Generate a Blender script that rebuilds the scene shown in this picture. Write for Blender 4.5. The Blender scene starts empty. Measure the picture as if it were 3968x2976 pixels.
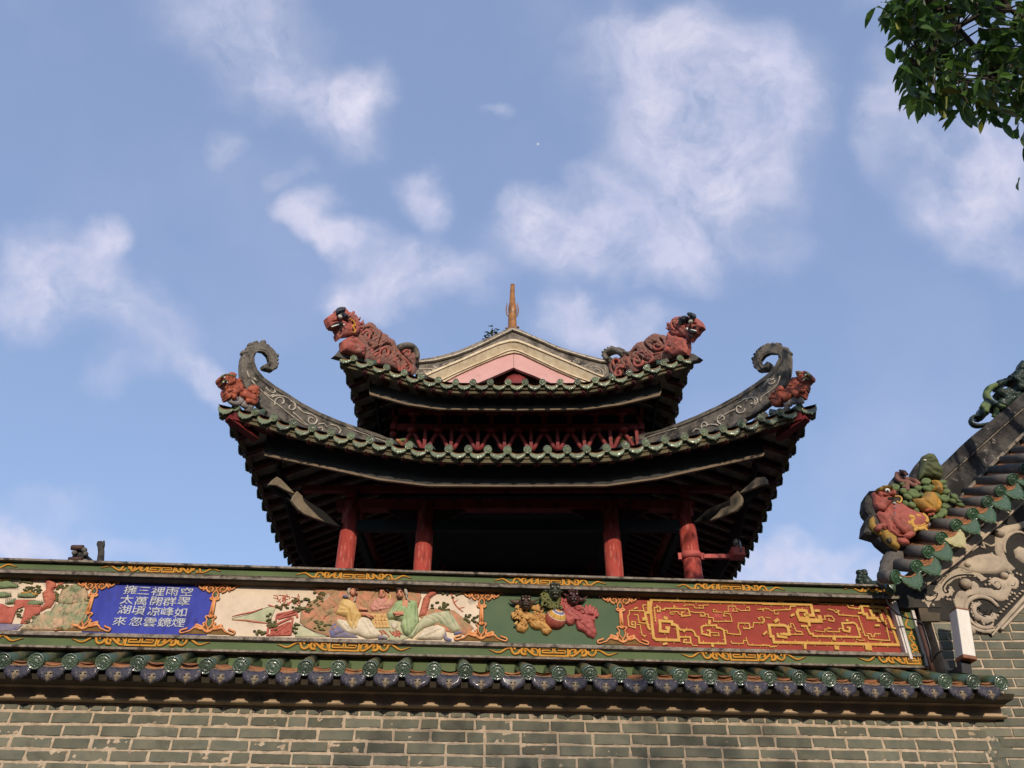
import bpy, bmesh, math, random
import numpy as np
from mathutils import Vector, Matrix
from mathutils.geometry import delaunay_2d_cdt, tessellate_polygon
R = math.radians
random.seed(7); rng = np.random.default_rng(7)
scene = bpy.context.scene
C = bpy.context.collection

# ------------------------------------------------------------ camera, sky, sun, exposure
F = 3050.0; PITCH = R(35); CZ = 1.6
cam_d = bpy.data.cameras.new('camera'); cam = bpy.data.objects.new('camera', cam_d); C.objects.link(cam)
cam.location = (0, 0, CZ); cam.rotation_euler = (R(90) + PITCH, 0, 0)
cam_d.sensor_width = 36; cam_d.lens = F / 3968 * 36; cam_d.clip_end = 3000; cam_d.clip_start = .05
scene.camera = cam
scene.view_settings.view_transform = 'Standard'; scene.view_settings.look = 'None'
scene.view_settings.exposure = 0.65; scene.view_settings.gamma = 1
scene.cycles.max_bounces = 4; scene.cycles.diffuse_bounces = 2; scene.cycles.glossy_bounces = 2
scene.cycles.transparent_max_bounces = 4; scene.cycles.use_denoising = True

SUN_EL, SUN_AZ = 20.8, 8.0          # azimuth: degrees to the right of straight behind the camera
sd = Vector((math.sin(R(SUN_AZ)) * math.cos(R(SUN_EL)), -math.cos(R(SUN_AZ)) * math.cos(R(SUN_EL)), math.sin(R(SUN_EL))))
sun_d = bpy.data.lights.new('sun', 'SUN'); sun = bpy.data.objects.new('sun', sun_d); C.objects.link(sun)
sun_d.energy = 2.3; sun_d.angle = R(0.55); sun_d.color = (1.0, .87, .72)
sun.rotation_euler = sd.to_track_quat('Z', 'Y').to_euler(); sun.location = (3, -12, 9)

world = bpy.data.worlds.new('World'); scene.world = world; world.use_nodes = True
wt = world.node_tree; wt.nodes.clear()
def wn(t, **k):
    n = wt.nodes.new(t)
    for a, b in k.items(): setattr(n, a, b)
    return n
def wl(a, b): wt.links.new(a, b)
def wmath(op, a, b=None, clamp=False):
    n = wn('ShaderNodeMath', operation=op, use_clamp=clamp)
    for i, v in enumerate((a, b)):
        if v is None: continue
        if hasattr(v, 'links'): wl(v, n.inputs[i])
        else: n.inputs[i].default_value = v
    return n.outputs[0]
tc = wn('ShaderNodeTexCoord'); D = tc.outputs['Generated']
sky = wn('ShaderNodeTexSky', sky_type='NISHITA', sun_disc=False)
sky.sun_elevation = R(SUN_EL); sky.sun_rotation = R(180 - SUN_AZ)
sky.air_density = 1.0; sky.dust_density = .6; sky.ozone_density = 2.2
# clouds live on the sky: directions are flattened on a fixed tangent plane and soft puffs are set on it
def wdot(v):
    n = wn('ShaderNodeVectorMath', operation='DOT_PRODUCT'); wl(D, n.inputs[0]); n.inputs[1].default_value = v; return n.outputs['Value']
cp, sp = math.cos(PITCH), math.sin(PITCH)
fw = wmath('MAXIMUM', wdot((0, cp, sp)), .15)
uu = wmath('DIVIDE', wdot((1, 0, 0)), fw); vv = wmath('DIVIDE', wdot((0, -sp, cp)), fw)
comb = wn('ShaderNodeCombineXYZ'); wl(uu, comb.inputs[0]); wl(vv, comb.inputs[1]); UV = comb.outputs[0]
warp = wn('ShaderNodeTexNoise', noise_dimensions='3D'); warp.inputs['Scale'].default_value = 7.5; warp.inputs['Detail'].default_value = 6; warp.inputs['Roughness'].default_value = .5
wl(UV, warp.inputs['Vector'])
ws = wn('ShaderNodeVectorMath', operation='SUBTRACT'); wl(warp.outputs['Color'], ws.inputs[0]); ws.inputs[1].default_value = (.5, .5, .5)
wsc = wn('ShaderNodeVectorMath', operation='SCALE'); wl(ws.outputs[0], wsc.inputs[0]); wsc.inputs['Scale'].default_value = .15
wad = wn('ShaderNodeVectorMath', operation='ADD'); wl(UV, wad.inputs[0]); wl(wsc.outputs[0], wad.inputs[1]); WUV = wad.outputs[0]
# x, y, radius x, radius y (2212-wide picture units, only used as directions), rotation, strength
CL = [(520,60,230,150,-25,.62),(610,150,150,80,-40,.5),(740,230,120,110,0,.85),(790,180,80,70,0,.5),(500,300,70,60,0,.3),(625,375,45,40,0,.25),(1075,255,40,30,0,.3),
      (130,590,160,110,-10,.75),(215,505,80,50,20,.7),(60,660,110,60,10,.45),(320,690,150,110,-40,.42),(440,780,80,60,-20,.6),(240,800,90,40,0,.25),(130,1080,120,40,0,.25),(60,1160,170,60,5,.8),(280,1170,120,30,-10,.3),
      (725,520,100,55,-25,.85),(900,440,60,85,20,.7),(905,600,190,75,0,.85),(690,435,60,50,0,.4),(760,650,110,50,0,.6),(660,470,50,50,0,.4),
      (1160,470,110,70,0,.85),(1300,520,260,110,0,.8),(1460,560,190,70,10,.6),(1400,440,270,130,20,.72),(1560,330,240,200,0,.74),(1500,180,260,180,0,.72),(1620,130,180,120,0,.6),(1400,60,160,80,0,.5),(1290,100,90,60,0,.35),(1690,240,110,140,0,.55),(1270,380,80,60,0,.5),(1590,460,80,110,0,.5),
      (1300,710,170,60,0,.8),(1230,680,70,50,0,.6),(1690,560,90,60,0,.25),(1480,610,120,40,0,.3),
      (2010,210,170,130,0,.6),(2140,330,190,180,0,.68),(2060,480,140,100,-20,.62),(2180,560,110,70,0,.5),(1960,20,140,50,0,.5),(1900,300,60,140,0,.3),
      (1730,1190,200,70,0,.75),(1650,1230,160,60,0,.6),(1850,1230,120,50,0,.6),(2000,1100,100,60,0,.3)]
k22 = 3968 / 2212 / F
acc = None
for (x, y, rx, ry, rot, st) in CL:
    m = wn('ShaderNodeMapping', vector_type='TEXTURE')
    m.inputs['Location'].default_value = ((x - 1106) * k22, (829.5 - y) * k22, 0)
    m.inputs['Rotation'].default_value = (0, 0, R(rot)); m.inputs['Scale'].default_value = (rx * k22 * 1.22, ry * k22 * 1.22, 1)
    wl(WUV, m.inputs[0])
    ln = wn('ShaderNodeVectorMath', operation='LENGTH'); wl(m.outputs[0], ln.inputs[0])
    mr = wn('ShaderNodeMapRange', interpolation_type='SMOOTHERSTEP'); wl(ln.outputs['Value'], mr.inputs[0])
    for i, v in zip((1, 2, 3, 4), (1.12, .0, 0, min(1, st*1.12))): mr.inputs[i].default_value = v
    o = mr.outputs[0]
    if acc is None: acc = o
    else:   # 1-(1-a)(1-b)
        acc = wmath('SUBTRACT', wmath('ADD', acc, o), wmath('MULTIPLY', acc, o))
fb = wn('ShaderNodeTexNoise'); fb.inputs['Scale'].default_value = 10; fb.inputs['Detail'].default_value = 10; fb.inputs['Roughness'].default_value = .60
wl(WUV, fb.inputs['Vector'])
fr = wn('ShaderNodeMapRange'); wl(fb.outputs[0], fr.inputs[0])
for i, v in zip((1, 2, 3, 4), (.33, .62, .30, 1.18)): fr.inputs[i].default_value = v
cden = wmath('MULTIPLY', acc, fr.outputs[0], clamp=True)
fb2 = wn('ShaderNodeTexNoise'); fb2.inputs['Scale'].default_value = 3.0; fb2.inputs['Detail'].default_value = 6; wl(UV, fb2.inputs['Vector'])
f2 = wn('ShaderNodeMapRange'); wl(fb2.outputs[0], f2.inputs[0])
for i, v in zip((1, 2, 3, 4), (.5, .85, 0, .22)): f2.inputs[i].default_value = v
cden = wmath('MINIMUM', wmath('MAXIMUM', cden, f2.outputs[0]), .95)
tint = wn('ShaderNodeMix', data_type='RGBA', blend_type='MULTIPLY'); tint.inputs[0].default_value = 1
wl(sky.outputs[0], tint.inputs[6]); tint.inputs[7].default_value = (1, 1, 1, 1)
lift = wn('ShaderNodeMix', data_type='RGBA'); lift.inputs[0].default_value = .62; wl(tint.outputs[2], lift.inputs[6]); lift.inputs[7].default_value = (1.36, 1.76, 2.86, 1)   # thin high haze pales the blue
mix = wn('ShaderNodeMix', data_type='RGBA'); wl(cden, mix.inputs[0]); wl(lift.outputs[2], mix.inputs[6]); cs3 = wn('ShaderNodeTexNoise'); cs3.inputs['Scale'].default_value = 7; cs3.inputs['Detail'].default_value = 7; wl(UV, cs3.inputs['Vector'])
cr3 = wn('ShaderNodeMapRange'); wl(cs3.outputs[0], cr3.inputs[0]); cr3.inputs[1].default_value = .36; cr3.inputs[2].default_value = .64
cm3 = wn('ShaderNodeMix', data_type='RGBA'); wl(cr3.outputs[0], cm3.inputs[0]); cm3.inputs[6].default_value = (2.35, 2.50, 3.40, 1); cm3.inputs[7].default_value = (3.45, 3.34, 3.95, 1); wl(cm3.outputs[2], mix.inputs[7])
bg = wn('ShaderNodeBackground'); bg.inputs['Strength'].default_value = .15; wl(mix.outputs[2], bg.inputs[0])
wo = wn('ShaderNodeOutputWorld'); wl(bg.outputs[0], wo.inputs[0])
world.cycles.sampling_method = 'MANUAL'; world.cycles.sample_map_resolution = 512

# ------------------------------------------------------------ helpers
def ray(px, py):
    u = (px - 1984) / F; v = (1488 - py) / F
    return (u, cp - v * sp, sp + v * cp)
def Z(ox, oy, w):                      # reads points measured on an enlargement of the photograph
    k = w / 2212.
    return lambda x, y: (ox + x * k, oy + y * k)
W22 = Z(0, 0, 3968)
class Frame:                           # a vertical work plane: local x along it, y into it, z up
    def __init__(s, x, y, ang):
        s.o = Vector((x, y, 0)); s.a = R(ang); s.c, s.s = math.cos(s.a), math.sin(s.a)
        s.M = Matrix.Translation(s.o) @ Matrix.Rotation(s.a, 4, 'Z')
    def q(s, px, py, n=0.):
        d = ray(px, py); dn = -s.s * d[0] + s.c * d[1]; n0 = s.s * s.o.x - s.c * s.o.y
        t = (n - n0) / dn; x, y = d[0] * t - s.o.x, d[1] * t - s.o.y
        return (s.c * x + s.s * y, CZ + d[2] * t)
WORLD = Frame(0, 0, 0)

class MB:
    def __init__(s): s.v = []; s.f = []; s.m = []; s.s = []; s.t = []; s.tint = 1.0
    def add(s, vs, fs, m=0, sm=True):
        b = len(s.v); s.v += [tuple(v) for v in vs]; s.t += [s.tint] * len(vs)
        for f in fs: s.f.append(tuple(i + b for i in f)); s.m.append(m); s.s.append(sm)
    def mesh(s, name, mats):
        me = bpy.data.meshes.new(name); me.from_pydata(s.v, [], s.f)
        for m in (mats if isinstance(mats, (list, tuple)) else [mats]): me.materials.append(m)
        me.polygons.foreach_set('material_index', s.m); me.polygons.foreach_set('use_smooth', s.s)
        a = me.attributes.new('tint', 'FLOAT', 'POINT'); a.data.foreach_set('value', s.t)
        me.validate(); me.update(); return me
    def box(s, x0, x1, y0, y1, z0, z1, m=0, M=None):
        vs = [(x, y, z) for z in (z0, z1) for y in (y0, y1) for x in (x0, x1)]
        if M is not None: vs = [tuple(M @ Vector(v)) for v in vs]
        s.add(vs, [(0, 2, 3, 1), (4, 5, 7, 6), (0, 1, 5, 4), (2, 6, 7, 3), (0, 4, 6, 2), (1, 3, 7, 5)], m, False)
    def bbox(s, x0, x1, y0, y1, z0, z1, b=.006, m=0, jit=0):      # box with a chamfered front (towards -y)
        j = lambda: random.uniform(-jit, jit)
        o = [(x0+j(), z0+j()), (x1+j(), z0+j()), (x1+j(), z1+j()), (x0+j(), z1+j())]
        cx, cz = (x0 + x1) / 2, (z0 + z1) / 2
        i = [(x + (b if x < cx else -b), z + (b if z < cz else -b)) for x, z in o]
        yj = y0 + random.uniform(-jit, jit) * .6
        vs = [(x, y1, z) for x, z in o] + [(x, yj + b, z) for x, z in o] + [(x, yj, z) for x, z in i]
        fs = [(8, 9, 10, 11)] + [(k, (k+1) % 4, 4 + (k+1) % 4, 4 + k) for k in range(4)] + [(4+k, 4+(k+1) % 4, 8+(k+1) % 4, 8+k) for k in range(4)]
        s.add(vs, fs, m, False)
    def prism(s, prof, x0, x1, m=0, sm=False):                    # (y,z) profile swept along x
        n = len(prof)
        vs = [(x0, y, z) for y, z in prof] + [(x1, y, z) for y, z in prof]
        s.add(vs, [(i, (i+1) % n, n + (i+1) % n, n + i) for i in range(n)] + [tuple(range(n))[::-1], tuple(range(n, 2*n))], m, sm)
    def plate(s, pts, y0, y1, b=.004, m=0, back=False):           # extruded outline (x,z): front at y0 (towards viewer), back at y1
        n = len(pts); P = [Vector((p[0], p[1])) for p in pts]
        area = sum(P[i].x * P[(i+1) % n].y - P[(i+1) % n].x * P[i].y for i in range(n))
        if area < 0: P = P[::-1]
        ins = []
        for i in range(n):
            e1 = (P[i] - P[i-1]); e2 = (P[(i+1) % n] - P[i])
            n1 = Vector((-e1.y, e1.x)).normalized() if e1.length > 1e-9 else Vector((0, 0)); n2 = Vector((-e2.y, e2.x)).normalized() if e2.length > 1e-9 else n1
            q = n1 + n2; q = q.normalized() if q.length > .1 else n1
            ins.append(P[i] + q * b)
        vs = [(p.x, y1, p.y) for p in P] + [(p.x, y0 + b, p.y) for p in P] + [(p.x, y0, p.y) for p in ins]
        tri = tessellate_polygon([[Vector((p.x, p.y, 0)) for p in P]])
        def ori(t):
            a, b_, c = (P[k] for k in t)
            return t if (b_ - a).cross(c - a) > 0 else (t[0], t[2], t[1])
        T = [ori(t) for t in tri]
        s.add(vs, [(i, (i+1) % n, n + (i+1) % n, n + i) for i in range(n)] + [(n+i, n+(i+1) % n, 2*n+(i+1) % n, 2*n+i) for i in range(n)], m, False)
        s.add([vs[2*n+i] for i in range(n)], T, m, False)
        if back: s.add([vs[i] for i in range(n)], [t[::-1] for t in T], m, False)
    def puff(s, pts, yb, h, g=.014, w=None, gr=(), m=0, skirt=.0, two=0, nz=0., ns=18., cv=0., cs=70.):
        # a domed relief over an outline: surface bulges by h towards -y, fading over width w at its rim; gr = grooves (points, depth, width)
        P = np.array(pts, float); n = len(P)
        lo, hi = P.min(0), P.max(0); w = w or min(hi - lo) * .3
        A, B = P, np.roll(P, -1, 0)
        xs, zs = np.meshgrid(np.arange(lo[0] + g/2, hi[0], g), np.arange(lo[1] + g/2, hi[1], g * .87))
        xs = xs + (np.arange(xs.shape[0]) % 2)[:, None] * g / 2
        Q = np.stack([xs.ravel(), zs.ravel()], 1)
        if len(Q):
            Q = Q + rng.uniform(-g*.12, g*.12, Q.shape)
            ins = np.zeros(len(Q), bool)
            for a, b in zip(A, B):
                c = ((a[1] > Q[:, 1]) != (b[1] > Q[:, 1])); d = b[1] - a[1] if abs(b[1] - a[1]) > 1e-12 else 1e-12
                ins ^= c & (Q[:, 0] < (b[0]-a[0]) * (Q[:, 1]-a[1]) / d + a[0])
            Q = Q[ins]
        def segd(Q, A, B):
            dm = np.full(len(Q), 1e9)
            for a, b in zip(A, B):
                ab = b - a; L = (ab ** 2).sum() + 1e-12
                t = np.clip(((Q - a) @ ab) / L, 0, 1)
                dm = np.minimum(dm, np.hypot(*(Q - a - t[:, None] * ab).T))
            return dm
        if len(Q):
            dm = segd(Q, A, B); k = dm > g * .45; Q, dm = Q[k], dm[k]
        if len(Q):
            t = np.clip(dm / w, 0, 1); hh = h * np.sqrt(1 - (1 - t) ** 2)
            if nz: hh = hh * (1 + nz * (np.sin(Q[:, 0]*ns + 1.3*np.sin(Q[:, 1]*ns*.8)) * np.cos(Q[:, 1]*ns*1.1 + Q[:, 0]*ns*.4)))
            if cv:
                q1 = np.sin(Q[:, 0]*cs + 2.2*np.sin(Q[:, 1]*cs*.45) + 1.1*np.sin(Q[:, 0]*cs*.37)); q2 = np.sin(Q[:, 1]*cs*.8 + 2.4*np.sin(Q[:, 0]*cs*.5+1))
                hh = hh - cv*((1-np.abs(q1))**3 + .8*(1-np.abs(q2))**3)*t
            for gp in gr:
                gp_, gd, gw = gp; gp_ = np.array(gp_, float)
                hh = hh - gd * np.exp(-(segd(Q, gp_[:-1], gp_[1:]) / gw) ** 2) * np.clip(dm / (w * .5), 0, 1)
        else: hh = np.zeros(0); Q = np.zeros((0, 2))
        vc = [Vector(p) for p in P] + [Vector(q) for q in Q]
        out = delaunay_2d_cdt(vc, [(i, (i+1) % n) for i in range(n)], [list(range(n))], 1, 1e-6)
        V, _, T, ov = out[0], out[1], out[2], out[3]
        H = []
        for o in ov:
            o = [i for i in o]
            H.append(float(hh[o[0]-n]) if o and o[0] >= n else 0.)
        fr = [(p.x, yb - skirt - q, p.y) for p, q in zip(V, H)]
        T2 = []
        for t in T:
            a, b, c = (V[i] for i in t[:3]); T2.append(tuple(t) if (b-a).cross(c-a) > 0 else tuple(t[::-1]))
        s.add(fr, T2, m, True)
        area = ((A[:, 0]*B[:, 1] - B[:, 0]*A[:, 1]).sum())
        if skirt or two:
            y2 = yb + two
            vs = [(p[0], yb - skirt, p[1]) for p in P] + [(p[0], y2, p[1]) for p in P]
            fs = [(i, n+i, n+(i+1) % n, (i+1) % n) for i in range(n)]
            if area < 0: fs = [f[::-1] for f in fs]
            s.add(vs, fs, m, False)
        if two:
            s.add([(p.x, yb + two + q, p.y) for p, q in zip(V, H)], [t[::-1] for t in T2], m, True)
    def stroke(s, pts, w, h, yb=0., m=0, smooth=2, full=False, sq=False):   # raised ribbon along pts; w = half width (number or per-point list)
        ws = list(w) if isinstance(w, (list, tuple)) else [w] * len(pts)
        P = [(p[0], p[1], ww) for p, ww in zip(pts, ws)]
        if smooth and len(P) > 2:
            out = []
            for i in range(len(P)-1):
                p0, p1, p2, p3 = P[max(i-1, 0)], P[i], P[i+1], P[min(i+2, len(P)-1)]
                for k in range(smooth):
                    t = k / smooth
                    out.append(tuple(.5*((2*b) + (c-a)*t + (2*a-5*b+4*c-d)*t*t + (3*b-a-3*c+d)*t**3) for a, b, c, d in zip(p0, p1, p2, p3)))
            out.append(P[-1]); P = out
        n = len(P); prof = [(-1, 0), (-1, .55), (-.62, .93), (0, 1.05), (.62, .93), (1, .55), (1, 0)] if not sq else [(-1, 0), (-1, .8), (-.75, 1), (.75, 1), (1, .8), (1, 0)]
        if full: prof = [(math.cos(a), math.sin(a)) for a in [math.pi*2*k/8 for k in range(8)]]
        K = len(prof); vs = []
        for i, (x, z, ww) in enumerate(P):
            a, b = P[max(i-1, 0)], P[min(i+1, n-1)]
            dx, dz = b[0]-a[0], b[1]-a[1]; L = math.hypot(dx, dz) or 1; nx, nz = -dz/L, dx/L
            if sq and 0 < i < n-1:
                e1 = (x-a[0], z-a[1]); e2 = (b[0]-x, b[1]-z); l1 = math.hypot(*e1) or 1; l2 = math.hypot(*e2) or 1
                cs = max(.3, math.sqrt(max(0, (1 + (e1[0]*e2[0]+e1[1]*e2[1])/(l1*l2))/2))); ww = ww / cs
                t = (e1[0]/l1 + e2[0]/l2, e1[1]/l1 + e2[1]/l2); L = math.hypot(*t) or 1; nx, nz = -t[1]/L, t[0]/L
            hs = h if not isinstance(h, (list, tuple)) else h[min(len(h)-1, int(i/n*len(h)))]
            hq = min(hs, ww*1.2) if not full else ww
            for (o, q) in prof: vs.append((x - nx*ww*o, yb - q*(hs if full or sq else max(hs*.6, hq)), z - nz*ww*o))
        fs = []
        for i in range(n-1):
            for k in range(K - (0 if full else 1)):
                k2 = (k+1) % K; fs.append((i*K+k, i*K+k2, (i+1)*K+k2, (i+1)*K+k))
        fs += [tuple(range(K))[::-1], tuple((n-1)*K+k for k in range(K))]
        s.add(vs, fs, m, not sq)
    def blob(s, x, y, z, rx, ry, rz, m=0, seg=12, rot=0., M=None):
        vs, fs = [], []; rings = seg // 2
        for i in range(rings+1):
            th = math.pi*i/rings
            for k in range(seg):
                ph = 2*math.pi*k/seg
                a, b, c = rx*math.sin(th)*math.cos(ph), ry*math.sin(th)*math.sin(ph), rz*math.cos(th)
                if rot: a, c = a*math.cos(rot)-c*math.sin(rot), a*math.sin(rot)+c*math.cos(rot)
                v = (x+a, y+b, z+c); vs.append(tuple(M @ Vector(v)) if M is not None else v)
        for i in range(rings):
            for k in range(seg): fs.append((i*seg+k, (i+1)*seg+k, (i+1)*seg+(k+1) % seg, i*seg+(k+1) % seg))
        s.add(vs, fs, m, True)
    def tube(s, pts, r, seg=8, m=0, cap=True):
        P = [Vector(p) for p in pts]; n = len(P); rs = list(r) if isinstance(r, (list, tuple)) else [r]*n
        vs = []; up = Vector((0, 0, 1)); prev = None
        for i in range(n):
            t = (P[min(i+1, n-1)] - P[max(i-1, 0)]).normalized()
            if prev is None: a = t.cross(up if abs(t.z) < .9 else Vector((1, 0, 0))).normalized()
            else: a = (prev - t*prev.dot(t)).normalized()
            prev = a; b = t.cross(a)
            for k in range(seg):
                an = 2*math.pi*k/seg; vs.append(tuple(P[i] + (a*math.cos(an) + b*math.sin(an))*rs[i]))
        fs = [(i*seg+k, i*seg+(k+1) % seg, (i+1)*seg+(k+1) % seg, (i+1)*seg+k) for i in range(n-1) for k in range(seg)]
        if cap: fs += [tuple(range(seg))[::-1], tuple((n-1)*seg+k for k in range(seg))]
        s.add(vs, fs, m, True)
    def lathe(s, prof, seg=24, m=0, M=None, sm=True):              # (r, z) profile about z
        vs = []
        for r, z in prof:
            for k in range(seg):
                a = 2*math.pi*k/seg; v = Vector((r*math.cos(a), r*math.sin(a), z)); vs.append(tuple(M @ v) if M is not None else tuple(v))
        n = len(prof); fs = [(i*seg+k, i*seg+(k+1) % seg, (i+1)*seg+(k+1) % seg, (i+1)*seg+k) for i in range(n-1) for k in range(seg)]
        fs += [tuple(range(seg))[::-1], tuple((n-1)*seg+k for k in range(seg))]
        s.add(vs, fs, m, sm)
    def grid(s, fn, nu, nv, m=0, sm=True, flip=False):
        vs = [fn(i/nu, j/nv) for j in range(nv+1) for i in range(nu+1)]
        fs = [(j*(nu+1)+i, j*(nu+1)+i+1, (j+1)*(nu+1)+i+1, (j+1)*(nu+1)+i) for j in range(nv) for i in range(nu)]
        if flip: fs = [f[::-1] for f in fs]
        s.add(vs, fs, m, sm)

def spiral(cx, cy, r0, r1, a0, a1, n=14, sq=1.):                   # angles in degrees; y down as on the photo
    out = []
    for i in range(n+1):
        t = i/n; a = R(a0 + (a1-a0)*t); r = r0 + (r1-r0)*t; out.append((cx + r*math.cos(a), cy + r*math.sin(a)*sq))
    return out
def scallop(pts, step, amp, a=0, b=None):    # knobbly edge: bumps set along an outline (photo units)
    b = len(pts) if b is None else b; n = len(pts); out = []
    ar = sum(pts[i][0]*pts[(i+1) % n][1] - pts[(i+1) % n][0]*pts[i][1] for i in range(n)); sg = -1 if ar > 0 else 1
    for i in range(n):
        p, q = pts[i], pts[(i+1) % n]; out.append(p); L = math.hypot(q[0]-p[0], q[1]-p[1])
        if not (a <= i < b) or L < step: continue
        k = max(1, int(L/step)); nx, ny = -(q[1]-p[1])/L*sg, (q[0]-p[0])/L*sg
        for j in range(k):
            for f, w in ((.25, .8), (.5, 1.), (.75, .8), (1., .0)):
                t = (j+f)/k
                if t >= .999: continue
                A_ = amp*w*random.uniform(.7, 1.2); out.append((p[0]+(q[0]-p[0])*t - nx*A_*-1, p[1]+(q[1]-p[1])*t - ny*A_*-1))
    return out
class Rel:                                                         # relief drawn on a frame from photo readings
    def __init__(s, fr, zm, n=0.): s.fr, s.zm, s.n, s.mb = fr, zm, n, MB()
    def p(s, pts): return [s.fr.q(*s.zm(*p), s.n) for p in pts]
    LOG = None
    def puff(s, pts, h, gr=(), **k):
        if Rel.LOG is not None and 'cv' not in k: k['cv'] = .0035; k['cs'] = 85.
        if Rel.LOG is not None: Rel.LOG.append((s.p(pts), True, s.n)); [Rel.LOG.append((s.p(g_[0]), False, s.n-h*.8)) for g_ in gr]
        s.mb.puff(s.p(pts), s.n, h, gr=[(s.p(a), b, c) for a, b, c in gr], **k); return s
    def stroke(s, pts, w, h, dy=0., **k): s.mb.stroke(s.p(pts), w, h, s.n + dy, **k); return s
    def plate(s, pts, t, **k): s.mb.plate(s.p(pts), s.n - t, s.n + .002, **k); return s
    def tufts(s, x0, y0, x1, y1, n, L, w, h, ang=(60, 120), seed=1):     # locks of carved hair, tapering and curling (angles on the photo, 90 = down)
        q = random.Random(seed)
        for _ in range(n):
            x, y = q.uniform(x0, x1), q.uniform(y0, y1); an = R(q.uniform(*ang)); c = q.uniform(-.7, .7); P_ = [(x, y)]; l = L*q.uniform(.7, 1.2)
            for k in range(3): x += math.cos(an)*l/3; y += math.sin(an)*l/3; an += c; P_.append((x, y))
            s.mb.stroke(s.p(P_), [w*.7, w, w*.8, w*.15], h*q.uniform(.8, 1.4), s.n - q.uniform(0, h*.8))
        return s
    def blob(s, x, y, rx, rz, ry, dy=0., **k):
        a, z = s.fr.q(*s.zm(x, y), s.n); s.mb.blob(a, s.n + dy, z, rx, ry, rz, **k); return s
    def xy(s, x, y): return s.fr.q(*s.zm(x, y), s.n)

def outlines(parent, w=.0022, name='dark_outlines', m=None):
    mb = MB()
    for P_, closed, n in Rel.LOG or []:
        Q_ = P_ + [P_[0]] if closed else P_
        mb.stroke(Q_, w if closed else w*.7, .003, n + (0 if closed else .004), smooth=1 if closed else 2)
    Rel.LOG = None; part(name, mb, m or M['ink'], parent)
BASE = {}
def thing(name, label, cat, fr=WORLD, base=(0, 0, 0), group=None):
    o = bpy.data.objects.new(name, None); C.objects.link(o); o.empty_display_size = .1
    o.matrix_world = fr.M @ Matrix.Translation(Vector(base)); o['label'] = label; o['category'] = cat
    if group: o['group'] = group
    BASE[o.name] = Vector(base); return o
def part(name, mb, mats, parent, label=None, loc=None, rot=None):
    me = mb if isinstance(mb, bpy.types.Mesh) else mb.mesh(name, mats)
    o = bpy.data.objects.new(name, me); C.objects.link(o); o.parent = parent
    b = BASE.get(parent.name)
    if loc is None: o.location = -b if b is not None else (0, 0, 0)
    else: o.location = Vector(loc) - (b if b is not None else Vector((0, 0, 0)))
    if rot is not None: o.rotation_euler = rot
    if label: o['label'] = label
    return o
def struct(name, mb, mats):
    o = bpy.data.objects.new(name, mb.mesh(name, mats)); C.objects.link(o); o['kind'] = 'structure'; return o

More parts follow.
